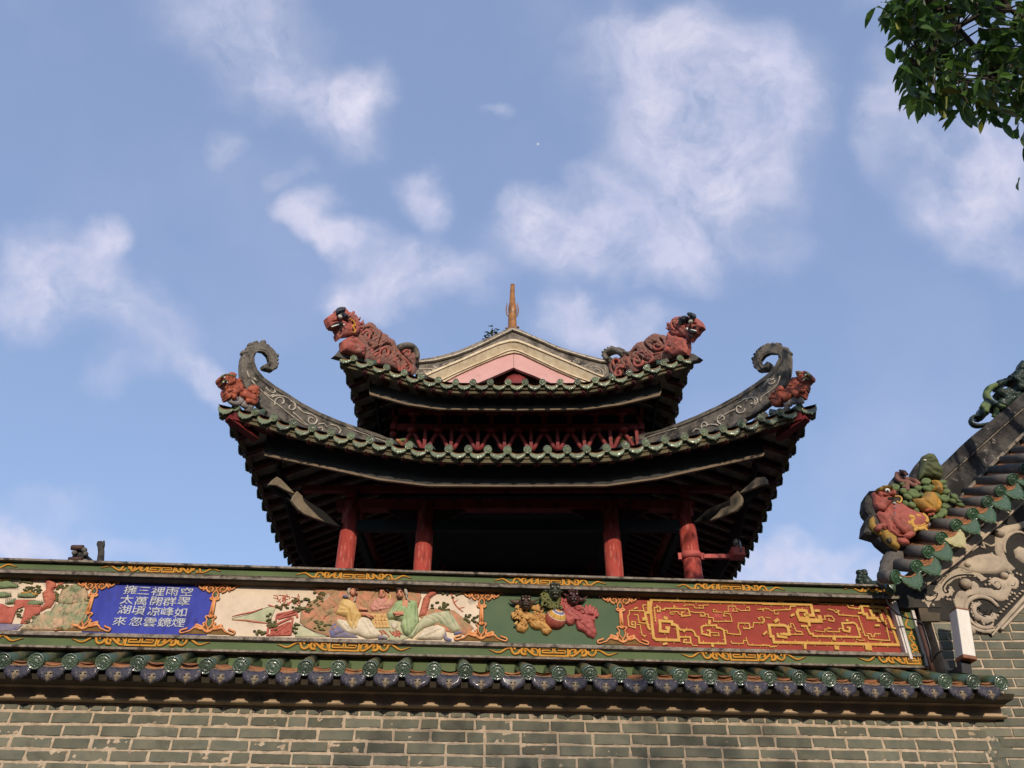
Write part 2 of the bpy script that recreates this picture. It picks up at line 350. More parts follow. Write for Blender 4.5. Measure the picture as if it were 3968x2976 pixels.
# ------------------------------------------------------------ materials
def lin(c):
    return tuple(((v/255)/12.92 if v/255 <= .04045 else ((v/255+.055)/1.055)**2.4) for v in c) + (1,)
def mat(name, c1, c2=None, sc=5., rough=.75, dirt=None, dsc=7., dthr=.55, dst=.8, bump=.25, bsc=60., metal=0., spec=.4, coat=0., tint=False, streak=1., det=6, stops=None, dwid=.12):
    m = bpy.data.materials.new(name); m.use_nodes = True; t = m.node_tree; N, Lk = t.nodes, t.links
    b = N['Principled BSDF']; tc = N.new('ShaderNodeTexCoord')
    mp = N.new('ShaderNodeMapping'); Lk.new(tc.outputs['Object'], mp.inputs[0]); mp.inputs['Scale'].default_value = (streak, streak, 1)
    def noise(scale, d=6, off=0., v=None):
        n = N.new('ShaderNodeTexNoise'); n.inputs['Scale'].default_value = scale; n.inputs['Detail'].default_value = d; n.inputs['Roughness'].default_value = .6
        src = v or mp.outputs[0]
        if off:
            a = N.new('ShaderNodeVectorMath'); a.operation = 'ADD'; a.inputs[1].default_value = (off, off*1.7, -off); Lk.new(src, a.inputs[0]); src = a.outputs[0]
        Lk.new(src, n.inputs['Vector']); return n.outputs[0]
    def rngm(s, a, b_, c=0, d=1):
        r = N.new('ShaderNodeMapRange'); Lk.new(s, r.inputs[0])
        for i, v in zip((1, 2, 3, 4), (a, b_, c, d)): r.inputs[i].default_value = v
        return r.outputs[0]
    def mixc(f, a, b_):
        x = N.new('ShaderNodeMix'); x.data_type = 'RGBA'
        if hasattr(f, 'links'): Lk.new(f, x.inputs[0])
        else: x.inputs[0].default_value = f
        for s_, i in ((a, 6), (b_, 7)):
            if hasattr(s_, 'links'): Lk.new(s_, x.inputs[i])
            else: x.inputs[i].default_value = s_
        return x.outputs[2]
    c1l = lin(c1); c2l = lin(c2) if c2 else tuple(v*.8 for v in c1l[:3]) + (1,)
    col = mixc(rngm(noise(sc, det), .33, .67), c1l, c2l)
    if tint:
        at = N.new('ShaderNodeAttribute'); at.attribute_name = 'tint'
        x = N.new('ShaderNodeMix'); x.data_type = 'RGBA'; x.blend_type = 'MULTIPLY'; x.inputs[0].default_value = 1
        Lk.new(col, x.inputs[6]); Lk.new(at.outputs['Fac'], x.inputs[7]); col = x.outputs[2]
    if dirt:
        dl = dirt if isinstance(dirt, list) else [(dirt, dsc, dthr, dst)]
        for k, (dc, s_, th, st) in enumerate(dl):
            col = mixc(rngm(noise(s_, 9, 3.1*(k+1)), th, th + dwid, 0, st), col, lin(dc))
    Lk.new(col, b.inputs['Base Color'])
    b.inputs['Roughness'].default_value = rough; b.inputs['Metallic'].default_value = metal; b.inputs['Specular IOR Level'].default_value = spec
    b.inputs['Coat Weight'].default_value = coat; b.inputs['Coat Roughness'].default_value = .12
    if bump:
        bp = N.new('ShaderNodeBump'); bp.inputs['Strength'].default_value = bump; bp.inputs['Distance'].default_value = .01
        Lk.new(noise(bsc, 5, 9.), bp.inputs['Height']); Lk.new(bp.outputs[0], b.inputs['Normal'])
    return m
BLK = (38, 34, 30)
M = dict(
 brick=mat('grey_brick', (120, 116, 98), (98, 101, 89), sc=9, rough=.95, tint=True, dirt=[((150,132,106), 26, .62, .4), ((74,70,60), 4, .56, .55), ((60,56,50), 34, .66, .5)], bump=.5, bsc=110),
 mortar=mat('lime_mortar', (202, 182, 156), (168, 148, 124), sc=14, rough=1, dirt=[((110,92,74), 8, .58, .6), ((214,200,182), 30, .66, .7)], bump=.8, bsc=70),
 plaster=mat('aged_plaster', (184, 158, 126), (160, 138, 110), sc=8, rough=.9, dirt=[((90,82,70), 6, .58, .6)], bump=.2),
 dplaster=mat('dark_plaster', (92, 80, 64), (70, 64, 52), sc=8, rough=.9, bump=.2),
 band=mat('green_painted_band', (90, 106, 66), (74, 90, 56), sc=3, rough=.8, dirt=[((52,58,38), 5, .62, .6), ((138,148,118), 26, .72, .6)], bump=.12, bsc=30),
 panelgreen=mat('green_panel', (82, 100, 70), (70, 90, 64), sc=3, rough=.8, dirt=[((150,160,135), 16, .74, .7)], bump=.1, bsc=30),
 stone=mat('weathered_grey_plaster', (150, 138, 122), (98, 90, 80), sc=24, rough=.95, dirt=[((42,38,34), 12, .53, .85), ((206,194,178), 40, .66, .6)], bump=.6, bsc=120),
 stonewhite=mat('white_washed_plaster', (216, 208, 200), (190, 180, 170), sc=10, rough=.9, dirt=[((120,104,88), 16, .6, .7)], bump=.2),
 black=mat('black_line', (34, 30, 26), (22, 20, 18), rough=.9, bump=.1),
 ink=mat('dark_outline_paint', (70, 56, 44), (50, 42, 36), rough=.9, bump=.1),
 gold=mat('ochre_paint', (206, 148, 52), (180, 122, 40), sc=16, rough=.75, dirt=[((96,66,26), 12, .62, .6)], bump=.3, bsc=90),
 goldpale=mat('pale_ochre_paint', (206, 164, 88), (190, 140, 62), sc=10, rough=.8, dirt=[((120,84,40), 9, .62, .5)], bump=.3, bsc=80),
 orange=mat('orange_scroll_paint', (222, 158, 104), (196, 112, 52), sc=20, rough=.75, dirt=[((240,204,164), 26, .6, .5)], bump=.3, bsc=60),
 ochrebg=mat('dark_ochre', (124, 92, 44), (100, 72, 36), sc=14, rough=.85, bump=.2),
 blue=mat('cobalt_paint', (60, 70, 164), (46, 54, 142), sc=3, rough=.8, streak=2.4, dirt=[((34,32,84), 5, .54, .6), ((150,150,190), 34, .67, .8), ((70,66,90), 11, .62, .6)], bump=.1, bsc=40),
 script=mat('whitish_lettering', (206, 208, 208), (170, 172, 176), sc=30, rough=.8, dirt=[((80,84,140), 34, .56, .8), ((100,92,84), 12, .6, .7)], bump=.3),
 redbg=mat('brick_red_paint', (154, 60, 44), (130, 46, 36), sc=4, rough=.8, dirt=[((196,92,86), 6, .60, .6), ((212,160,150), 22, .70, .6)], bump=.15, bsc=50),
 cream=mat('cream_sky_paint', (224, 204, 178), (198, 180, 156), sc=4, rough=.85, dirt=[((112,100,86), 4, .60, .6), ((226,196,140), 3, .56, .5), ((150,136,118), 22, .62, .5)], bump=.15, bsc=40),
 rockpink=mat('pink_rock_paint', (196, 128, 100), (140, 126, 88), sc=15, rough=.85, dirt=[((96,88,60), 18, .58, .6)], bump=.4, bsc=50),
 rockred=mat('red_rock_paint', (192, 114, 90), (166, 88, 70), sc=18, rough=.85, dirt=[((112,52,36), 16, .6, .6)], bump=.4, bsc=50),
 hillgreen=mat('green_hill_paint', (128, 140, 104), (198, 158, 128), sc=12, rough=.85, dirt=[((72,92,66), 9, .56, .7)], bump=.3, bsc=50),
 leafolive=mat('olive_foliage_paint', (104, 100, 60), (78, 80, 46), sc=30, rough=.85, dirt=[((158,150,110), 40, .6, .6)], bump=.6, bsc=80),
 yellowrobe=mat('yellow_robe_paint', (208, 176, 116), (184, 146, 82), sc=9, rough=.8, bump=.2),
 whiterobe=mat('white_robe_paint', (218, 204, 178), (190, 176, 150), sc=9, rough=.8, dirt=[((150,134,110), 8, .62, .5)], bump=.2),
 greenrobe=mat('green_robe_paint', (152, 160, 124), (192, 184, 150), sc=9, rough=.8, dirt=[((96,120,84), 10, .6, .6)], bump=.2),
 pinkrobe=mat('pink_robe_paint', (200, 144, 126), (178, 118, 102), sc=9, rough=.8, bump=.2),
 skin=mat('painted_flesh', (208, 150, 118), (190, 120, 92), sc=20, rough=.75, bump=.1),
 hair=mat('grey_hair_paint', (196, 186, 170), (150, 140, 124), sc=30, rough=.8, bump=.3),
 darkhair=mat('black_hair_paint', (64, 54, 46), (44, 38, 32), sc=30, rough=.8, bump=.3),
 bluerock=mat('blue_rock_paint', (96, 98, 138), (142, 128, 126), sc=16, rough=.8, bump=.3),
 railred=mat('railing_red_paint', (182, 98, 80), (156, 76, 62), sc=14, rough=.8, dirt=[((220,140,116), 24, .62, .5)], bump=.2),
 rooftgreen=mat('painted_roof_green', (124, 138, 100), (98, 112, 78), sc=20, rough=.8, bump=.3),
 liongold=mat('gilded_lion', (204, 158, 92), (164, 116, 58), sc=14, rough=.6, dirt=[((70,50,28), 9, .6, .7)], bump=.5, bsc=60),
 liondark=mat('dark_lion_face', (84, 62, 44), (52, 42, 34), sc=14, rough=.5, dirt=[((150,116,70), 16, .64, .6)], bump=.5, bsc=60),
 liongreen=mat('olive_lion', (112, 112, 58), (74, 78, 44), sc=14, rough=.6, dirt=[((160,160,110), 20, .66, .5)], bump=.5, bsc=60),
 lionred=mat('rose_lion', (176, 92, 84), (148, 68, 64), sc=14, rough=.6, dirt=[((84,40,38), 10, .6, .6)], bump=.5, bsc=60),
 white=mat('white_paint', (226, 222, 214), (206, 200, 190), rough=.6, bump=.1),
 violetdrip=mat('violet_blue_glaze', (54, 53, 62), (40, 38, 58), sc=12, rough=.4, spec=.4, dirt=[((140,124,102), 34, .585, .8), ((30,28,38), 16, .53, .8)], bump=.8, bsc=90, coat=.1),
 dripclay=mat('buff_drip_centre', (150, 132, 104), (104, 92, 76), sc=30, rough=.7, dirt=[((50,44,40), 26, .55, .8)], bump=.6),
 violetrib=mat('violet_rib_glaze', (88, 84, 104), (64, 60, 88), sc=16, rough=.4, bump=.4),
 clay=mat('terracotta_clay', (168, 112, 72), (128, 84, 56), sc=14, rough=.9, dirt=[((64,48,36), 9, .56, .8)], bump=.5, bsc=60),
 glaze=mat('dark_green_glaze', (56, 80, 60), (70, 80, 54), sc=6, rough=.3, spec=.6, coat=.5, dirt=[((96,86,60), 10, .60, .7), ((28,40,32), 6, .6, .6)], bump=.3, bsc=40),
 disc=mat('jade_tile_face', (84, 98, 78), (66, 82, 68), sc=9, rough=.22, spec=.7, coat=.7, tint=True, dirt=[((128,150,118), 40, .6, .5)], bump=.5, bsc=90),
 pgreen=mat('pale_jade_glaze', (92, 112, 86), (110, 118, 84), sc=9, rough=.3, spec=.6, coat=.5, tint=True, dirt=[((206,200,130), 60, .66, .7), ((70,110,86), 30, .6, .6)], bump=1.0, bsc=120),
 ggreen=mat('emerald_glaze', (56, 92, 54), (46, 78, 50), sc=9, rough=.3, spec=.6, coat=.4, tint=True, dirt=[((36,60,40), 16, .58, .7)], bump=.8, bsc=110),
 olivedrip=mat('olive_worn_glaze', (132, 132, 92), (100, 116, 84), sc=12, rough=.3, spec=.6, coat=.6, tint=True, dirt=[((206,196,132), 50, .6, .8), ((76,92,66), 24, .6, .7)], bump=1.0, bsc=120),
 yglaze=mat('straw_glaze', (196, 184, 128), (170, 160, 110), sc=9, rough=.25, coat=.8, bump=.8, bsc=110),
 greytile=mat('grey_tile_tube', (104, 98, 90), (80, 76, 72), sc=9, rough=.9, dirt=[((48,46,44), 7, .56, .8), ((150,140,120), 30, .66, .5)], bump=.5, bsc=90),
 redwood=mat('red_lacquer', (172, 74, 64), (154, 60, 52), sc=3, rough=.6, streak=4, dirt=[((110,44,36), 7, .52, .7), ((198,124,110), 5, .53, .7), ((84,56,46), 26, .62, .7)], bump=.1, bsc=40),
 redpale=mat('faded_red_paint', (186, 92, 84), (172, 76, 70), sc=7, rough=.7, bump=.1),
 darkred=mat('oxblood_timber', (128, 42, 40), (96, 32, 32), sc=6, rough=.7, dirt=[((50,20,18), 6, .55, .7)], bump=.2),
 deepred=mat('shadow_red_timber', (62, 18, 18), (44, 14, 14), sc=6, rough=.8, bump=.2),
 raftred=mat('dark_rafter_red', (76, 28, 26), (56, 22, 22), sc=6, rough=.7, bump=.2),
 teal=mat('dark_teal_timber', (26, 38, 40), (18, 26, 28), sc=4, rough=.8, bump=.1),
 armpale=mat('sunlit_arm_timber', (134, 120, 98), (112, 98, 80), sc=10, rough=.85, dirt=[((92,80,64), 12, .6, .6)], bump=.3),
 fasciashade=mat('fascia_in_shade', (58, 56, 52), (40, 40, 38), sc=6, rough=.85, dirt=[((96,86,72), 14, .66, .6)], bump=.3),  # eave shadow on the fascia is put into this dark colour
 soffit=mat('soffit_brick', (166, 156, 140), (128, 120, 108), sc=8, rough=.95, dirt=[((50,44,38), 7, .58, .7)], bump=.2),
 olive=mat('eave_board', (112, 100, 74), (84, 78, 56), sc=5, rough=.85, dirt=[((48,42,32), 6, .58, .6)], bump=.2),
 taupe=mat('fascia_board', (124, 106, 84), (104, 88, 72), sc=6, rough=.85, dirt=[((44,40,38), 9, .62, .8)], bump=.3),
 darktile=mat('dark_roof_tile', (62, 58, 52), (40, 40, 38), sc=8, rough=.9, bump=.4),
 verge=mat('blackened_verge', (136, 126, 114), (78, 72, 66), sc=7, rough=.95, dirt=[((30,28,28), 4, .54, .8), ((184,176,164), 18, .66, .7)], bump=.5, bsc=60),
 blackverge=mat('sooty_verge', (82, 78, 72), (40, 38, 38), sc=7, rough=.95, dirt=[((26,24,24), 4, .48, .85), ((176,168,158), 14, .60, .6)], bump=.8, bsc=70),
 creammould=mat('cream_moulding', (216, 200, 170), (192, 170, 138), sc=6, rough=.8, streak=2, dirt=[((120,100,74), 8, .62, .7)], bump=.15),
 pink=mat('pink_bargeboard', (206, 160, 154), (196, 146, 138), sc=3, rough=.8, dirt=[((168,116,104), 8, .60, .5), ((150,120,108), 26, .68, .5)], bump=.06),
 greyridge=mat('grey_carved_ridge', (124, 115, 102), (80, 75, 68), sc=9, rough=.9, dirt=[((36,34,32), 6, .50, .8), ((168,158,140), 14, .60, .6)], bump=1.0, bsc=60),
 paleline=mat('worn_white_line', (196, 186, 168), (150, 138, 120), sc=20, rough=.9, dirt=[((92,84,74), 22, .58, .7)], bump=.3),
 redclay=mat('red_painted_beast', (172, 92, 78), (142, 78, 68), sc=8, rough=.8, dirt=[((124,98,84), 6, .55, .7), ((90,44,36), 14, .62, .6)], bump=.5, bsc=50),
 mauve=mat('weathered_beast_back', (140, 92, 78), (118, 86, 76), sc=8, rough=.85, dirt=[((180,84,74), 7, .6, .6), ((84,62,54), 12, .62, .6)], bump=.5, bsc=50),
 orangeclay=mat('orange_pottery_lion', (176, 92, 62), (138, 66, 46), sc=14, rough=.6, dirt=[((88,40,26), 16, .6, .6)], bump=.6, bsc=70),
 slate=mat('slate_blue_brow', (70, 76, 84), (44, 48, 56), sc=14, rough=.7, bump=.4),
 cloudbase=mat('grey_cloud_base', (148, 138, 132), (112, 104, 100), sc=14, rough=.85, bump=.4),
 brownglaze=mat('brown_gold_glaze', (158, 104, 36), (112, 70, 26), sc=10, rough=.4, spec=.4, coat=.3, dirt=[((70,44,22), 8, .58, .6)], bump=.5, bsc=40),
 dkgreenglaze=mat('dark_green_ceramic', (34, 52, 38), (22, 36, 30), sc=9, rough=.55, coat=.1, dirt=[((84,90,62), 12, .62, .7)], bump=.6, bsc=50),
 leafgreen=mat('matte_green_leaf', (106, 122, 76), (88, 104, 66), sc=14, rough=.8, dirt=[((140,140,110), 14, .64, .5), ((66,78,50), 10, .62, .6)], bump=.4, bsc=60),
 olivecer=mat('olive_bird_paint', (92, 98, 62), (70, 76, 50), sc=12, rough=.8, bump=.4, bsc=60),
 peach=mat('ochre_peach', (184, 134, 46), (146, 112, 54), sc=5, rough=.75, dirt=[((110,92,56), 6, .55, .7)], bump=.3),
 coin=mat('old_gold_coin', (168, 132, 58), (136, 106, 50), sc=7, rough=.75, bump=.4, bsc=60),
 relief=mat('cream_plaster_scroll', (190, 172, 148), (154, 140, 122), sc=8, rough=.85, dirt=[((120,104,84), 7, .6, .6)], bump=.2),
 reliefdark=mat('black_plaster_ground', (52, 48, 42), (40, 36, 34), sc=10, rough=.9, dirt=[((104,92,76), 22, .64, .6)], bump=.3),
 metal=mat('galvanised_metal', (150, 150, 148), (120, 120, 118), rough=.4, metal=.8, bump=.05),
 lampwhite=mat('white_lamp_case', (232, 226, 214), (220, 212, 198), rough=.45, streak=8, bump=.03),
 copper=mat('rusty_cap', (150, 96, 62), (120, 72, 46), sc=14, rough=.6, bump=.2),
 cable=mat('black_cable', (28, 28, 30), (20, 20, 22), rough=.35, bump=.05),
 pipe=mat('brown_pipe', (84, 56, 46), (60, 44, 38), sc=12, rough=.7, bump=.3),
 bark=mat('twig_bark', (74, 62, 48), (54, 46, 38), sc=14, rough=.9, bump=.5),
 ground=mat('paving', (104, 96, 84), (84, 78, 70), sc=2, rough=.95, bump=.2),
)
# ------------------------------------------------------------ ground
g = MB(); g.add([(-300, -300, 0), (300, -300, 0), (300, 300, 0), (-300, 300, 0)], [(0, 1, 2, 3)], 0, False)
struct('ground', g, M['ground'])

# ------------------------------------------------------------ the near brick wall and its tiled coping
WF = Frame(0, 6.75, 4.65)
z1 = Z(0, 2050, 1000); z2 = Z(900, 2100, 1000); z3 = Z(1800, 2150, 1000); z4 = Z(2700, 2150, 1000); z6 = Z(3168, 1900, 800); z7 = Z(3168, 2376, 800)
def zq(y, n): return WF.q(*z1(1200, y), n)[1] - .012
S0, S1 = -6.2, 4.19
wall = thing('brick_wall', 'grey brick boundary wall with a tiled coping and painted parapet across the foreground', 'wall', WF, (0, 0, 0))
def brick_field(mb, x0, x1, z0, z1_, pitch, bl, joint, y=0., first=True, header=None, xr=None):
    k = 0; z = z1_
    if header:
        h = header; x = x0 - random.uniform(0, .1)
        while x < x1:
            l = random.uniform(.092, .118); mb.tint = random.uniform(.75, 1.15)
            mb.bbox(x, x+l-.016, y, y+.05, z-h+.012, z, .006, jit=.003); x += l
        z -= h + .006
    while z > z0:
        off = (k % 2) * bl/2 + random.uniform(-.05, .05); x = x0 - off
        while x < x1:
            l = bl * random.uniform(.94, 1.06) if random.random() > .08 else bl*.5
            jx = random.uniform(-.002, .002)
            mb.tint = random.choice([.72, .82, .9, .96, 1.0, 1.06, 1.14]) * random.uniform(.94, 1.06)
            a, b = x+joint/2, x+l-joint/2
            if b > x1: b = x1
            if a < x0: a = x0
            if b - a > .03: mb.bbox(a, b, y+jx, y+.05, z-pitch+joint*.85+random.uniform(-.003, .003), z+random.uniform(-.003, .002), .006, jit=.0035)
            x += l
        z -= pitch; k += 1
bk = MB(); zt = zq(1500, 0)
brick_field(bk, S0, S1, 1.75, zt-.004, .0893, .30, .017, 0, header=.052)
part('brickwork', bk, M['brick'], wall)
mo = MB()
def mort(u, v):
    x = S0 + (S1-S0)*u; z = 1.75 + (zt-1.75)*v
    q = math.sin(x*23+z*31)*math.cos(x*11-z*47) + .6*math.sin(x*61-z*83+2*math.sin(x*7))*math.cos(x*43+z*71)
    return (x, .0052 - .0034*q + random.uniform(-.0016, .0016), z)
mo.grid(mort, 620, 90); mo.box(S0, S1, .018, .5, 0, zt)
part('mortar', mo, M['mortar'], wall)
lw = MB(); brick_field(lw, S0, S1, .02, 1.745, .0893, .30, .017, 0)
part('lower_brickwork', lw, M['brick'], wall)
# mouldings under the tiles
f1 = MB()
zf_b = zq(1450, -.055)
zm1 = zq(1326, -.12)
f1.prism([(-.12, zm1+.016), (-.125, zm1+.004), (-.118, zm1-.010), (-.10, zm1-.018), (.1, zm1-.018), (.1, zm1+.016)], S0, S1-.03)
f1.prism([(-.055, zf_b+.002), (-.055, zm1-.018), (.1, zm1-.018), (.1, zf_b+.002)], S0, S1-.045)
f1.prism([(-.075, zf_b+.004), (-.08, zf_b-.004), (-.07, zf_b-.012), (-.04, zf_b-.016), (.1, zf_b-.016), (.1, zf_b+.004)], S0, S1-.02)
f1.prism([(-.005, zf_b-.016), (-.005, zt), (.1, zt), (.1, zf_b-.016)], S0, S1-.01)
part('cornice_moulding', f1, M['plaster'], wall)
f2 = MB(); zdt = 3.215
f2.prism([(-.20, zm1+.016), (-.26, zdt+.01), (.1, zdt+.06), (.1, zm1+.016)], S0, S1-.035)
part('under_tile_board', f2, M['dplaster'], wall)

SL = R(15.5)                     # fall of the coping tiles
DS = [-3.909 - .249*k for k in range(8, 0, -1)] + [-3.909, -3.665, -3.42, -3.167, -2.911, -2.653, -2.395, -2.139, -1.89, -1.642, -1.393, -1.142, -.887, -.645, -.396, -.143, .105, .351, .597, .841, 1.087, 1.331, 1.577, 1.822, 2.067, 2.313, 2.559, 2.804, 3.05, 3.295, 3.543, 3.787, 4.025]
ZD = 3.308
def round_tile_mesh(name, r, L, m_tube, m_face, tint=1., slope=SL, seg=22):
    mb = MB(); mb.tint = tint
    mb.lathe([(r*.90, -.03), (r*.92, -.012), (r*1.0, -.010), (r*1.04, -.002), (r*1.0, .008), (r*.90, .010), (r*.86, .002), (r*.62, .004), (r*.58, .009), (r*.52, .004), (r*.30, .006), (r*.12, .012), (r*.01, .013)], seg, 1)
    mb2 = MB(); mb2.lathe([(r*.88, -L), (r*.93, -L*.52), (r*.985, -L*.52+.004), (r*.96, -.012)], seg, 0)
    mb.add(mb2.v, mb2.f, 0)
    for k in range(8):
        a = k*math.pi/4; mb.blob(r*.73*math.cos(a), r*.73*math.sin(a), .004, r*.10, r*.10, .007, 1, 6)
        a += .3; mb.blob(r*.40*math.cos(a), r*.40*math.sin(a), .005, r*.12, r*.07, .008, 1, 6)
    # z axis of the lathe points towards -y (viewer), tipped down by the slope
    Mx = Matrix.Rotation(R(90)+slope, 4, 'X')
    mb.v = [tuple(Mx @ Vector(v)) for v in mb.v]
    return mb.mesh(name, [m_tube, m_face])
tile_w = [round_tile_mesh('round_tile', .0595, .49, M['glaze'], M['disc'], t) for t in (.8, 1., 1.2)]
for k, s in enumerate(DS):
    zz = ZD + random.uniform(-.006, .006) + (.0 if s < 3.4 else -.002)
    part('round_tile', random.choice(tile_w), None, wall, loc=(s, -.33+random.uniform(-.008, .008), zz), rot=(random.uniform(-.05, .05)+.06, 0, random.uniform(-.05, .05)))
def bat_drip(tint=1.):
    mb = MB(); mb.tint = tint; w = .115
    w = .103
    half = [(w*.84, .030), (w*.96, .014), (w*1.0, -.006), (w*.93, -.018), (w*.95, -.034), (w*.84, -.044), (w*.80, -.060), (w*.62, -.066), (w*.52, -.080), (w*.34, -.082), (w*.20, -.094), (w*.08, -.096)]
    out = [(-w*.45, .020), (0, .017), (w*.45, .020)] + half + [(0, -.112)] + [(-x, z) for x, z in half[::-1]]
    mb.puff(out, 0, .010, g=.012, w=.02, skirt=.004, two=.012)
    for s in (-1, 1):
        for k in range(6):
            e = [(w*.80, .016), (w*.92, -.008), (w*.86, -.034), (w*.72, -.054), (w*.52, -.070), (w*.30, -.080)][k]
            mb.stroke([(s*.016, -.012-.003*k), (s*(.5*e[0]+.010), .5*e[1]+.012-.002*k), (s*e[0], e[1])], [.002, .0032, .002], .007, -.009, m=3)
    mb.puff([(-.026, -.010), (-.012, -.020), (0, -.008), (.012, -.020), (.026, -.010), (.024, -.034), (.036, -.052), (.022, -.070), (.012, -.090), (0, -.098), (-.012, -.090), (-.022, -.070), (-.036, -.052), (-.024, -.034)], -.008, .014, g=.008, m=1)
    mb.blob(0, -.020, -.064, .014, .008, .012, 1, 8)
    for s in (-1, 1): mb.blob(s*.013, -.018, -.040, .009, .006, .010, 2, 8)
    mb.stroke([(-w*.78, .034), (-w*.4, .027), (0, .025), (w*.4, .027), (w*.78, .034)], .005, .008, -.004, m=1)
    Mx = Matrix.Rotation(R(-6), 4, 'X'); mb.v = [tuple(Mx @ Vector((v[0], v[1], v[2]*.86))) for v in mb.v]
    return mb
drips = [bat_drip(t).mesh('drip_tile', [M['violetdrip'], M['dripclay'], M['black'], M['violetrib']]) for t in (.8, 1., 1.25)]
mids = [(a+b)/2 for a, b in zip(DS, DS[1:])]
for k, s in enumerate(mids):
    part('drip_tile', random.choice(drips), None, wall, loc=(s, -.315+random.uniform(-.006, .006), 3.256+random.uniform(-.004, .004)), rot=(random.uniform(-.06, .06), 0, random.uniform(-.04, .04)))
pt = MB()
for s in mids:
    for k in range(4):
        n0, n1 = -.315 + k*.012, .17; zz0 = 3.272 + k*.013 + random.uniform(-.003, .003); sl = math.tan(SL)
        jx = random.uniform(-.006, .006)
        def fn(u, v, n0=n0 + random.uniform(-.008, .008)*k, zz0=zz0, jx=jx):
            x = (u-.5)*.19; y = n0 + (n1-n0)*v; return (s+x+jx, y, zz0 + (abs(u-.5)*2)**2*.030 + (y-n0)*sl*.9)
        pt.grid(fn, 8, 4)
        def fe(u, v, n0=n0, zz0=zz0, jx=jx):
            x = (u-.5)*.19; return (s+x+jx, n0 + .001*k, zz0 + (abs(u-.5)*2)**2*.030 - v*.010)
        pt.grid(fe, 8, 1)
part('pan_tiles', pt, M['clay'], wall)
tb = MB(); tb.prism([(-.28, 3.235), (.2, 3.235+.48*math.tan(SL)), (.2, 3.16), (-.24, 3.20)], S0, S1-.04)
part('tile_bedding', tb, M['dplaster'], wall)

# parapet: stepped bands between which the painted panels sit
S1p = WF.q(*z7(1188, 596), .09)[0]
zc_t, zc_b = zq(270, .03), zq(287, .03)
zb1_b = zq(372, .07); zm_b = zq(402, .03)
zp_t, zp_b = zq(425, .13), zq(903, .13)
zl_b = zq(928, .07); zb2_b = zq(1006, .08); zl2_b = zq(1032, .07); zend = zq(1100, .13)
par = thing('painted_parapet', 'green parapet with grey ledges and ochre fret ornaments, along the top of the brick wall', 'parapet', WF, (0, .1, zend))
pc = MB()
pc.prism([(.03, zc_b), (.03, zc_t), (.06, zc_t+.008), (.42, zc_t+.008), (.42, zc_b)], S0, S1p+.06)
pc.prism([(.06, zb1_b-.012), (.045, zb1_b+.004), (.07, zb1_b+.012), (.16, zb1_b+.012), (.16, zb1_b-.012)], S0, S1p-.02)
pc.prism([(.02, zm_b+.004), (.02, zb1_b-.018), (.035, zb1_b-.0125), (.16, zb1_b-.0125), (.16, zm_b+.004)], S0, S1p-.02)
pc.prism([(.075, zl_b+.002), (.055, zl_b+.008), (.06, zp_b-.004), (.16, zp_b-.004), (.16, zl_b+.002)], S0, S1p-.03)
pc.prism([(.08, zl2_b), (.05, zl2_b+.006), (.05, zb2_b-.004), (.16, zb2_b-.004), (.16, zl2_b)], S0, S1p)
part('stone_ledges', pc, M['stone'], par)
pb = MB()
pb.prism([(.075, zb1_b+.0125), (.075, zc_b-.0005), (.16, zc_b-.0005), (.16, zb1_b+.0125)], S0, S1p+.03)
pb.prism([(.085, zb2_b-.0035), (.085, zl_b+.0015), (.16, zl_b+.0015), (.16, zb2_b-.0035)], S0, S1p-.0)
pb.prism([(.13, zend-.1), (.13, zl2_b-.0005), (.16, zl2_b-.0005), (.16, zend-.1)], S0, S1p+.02)
part('green_bands', pb, M['band'], par)
bl = MB()
for z_, n_ in ((zc_b-.004, .071), (zb1_b-.0125, .043), (zm_b+.001, .03), (zl_b-.001, .074), (zl2_b-.002, .075)):
    bl.box(S0, S1p-.025, n_, .155, z_-.0025, z_+.0015)
part('black_lines', bl, M['black'], par)
core = MB(); core.box(S0, S1p-.0, .162, .40, zend-.1, zc_b-.001); core.prism([(.155, zm_b+.003), (.04, zm_b+.003), (.06, zm_b-.006), (.155, zm_b-.018)], S0, S1p-.03)
part('parapet_body', core, M['dplaster'], par)

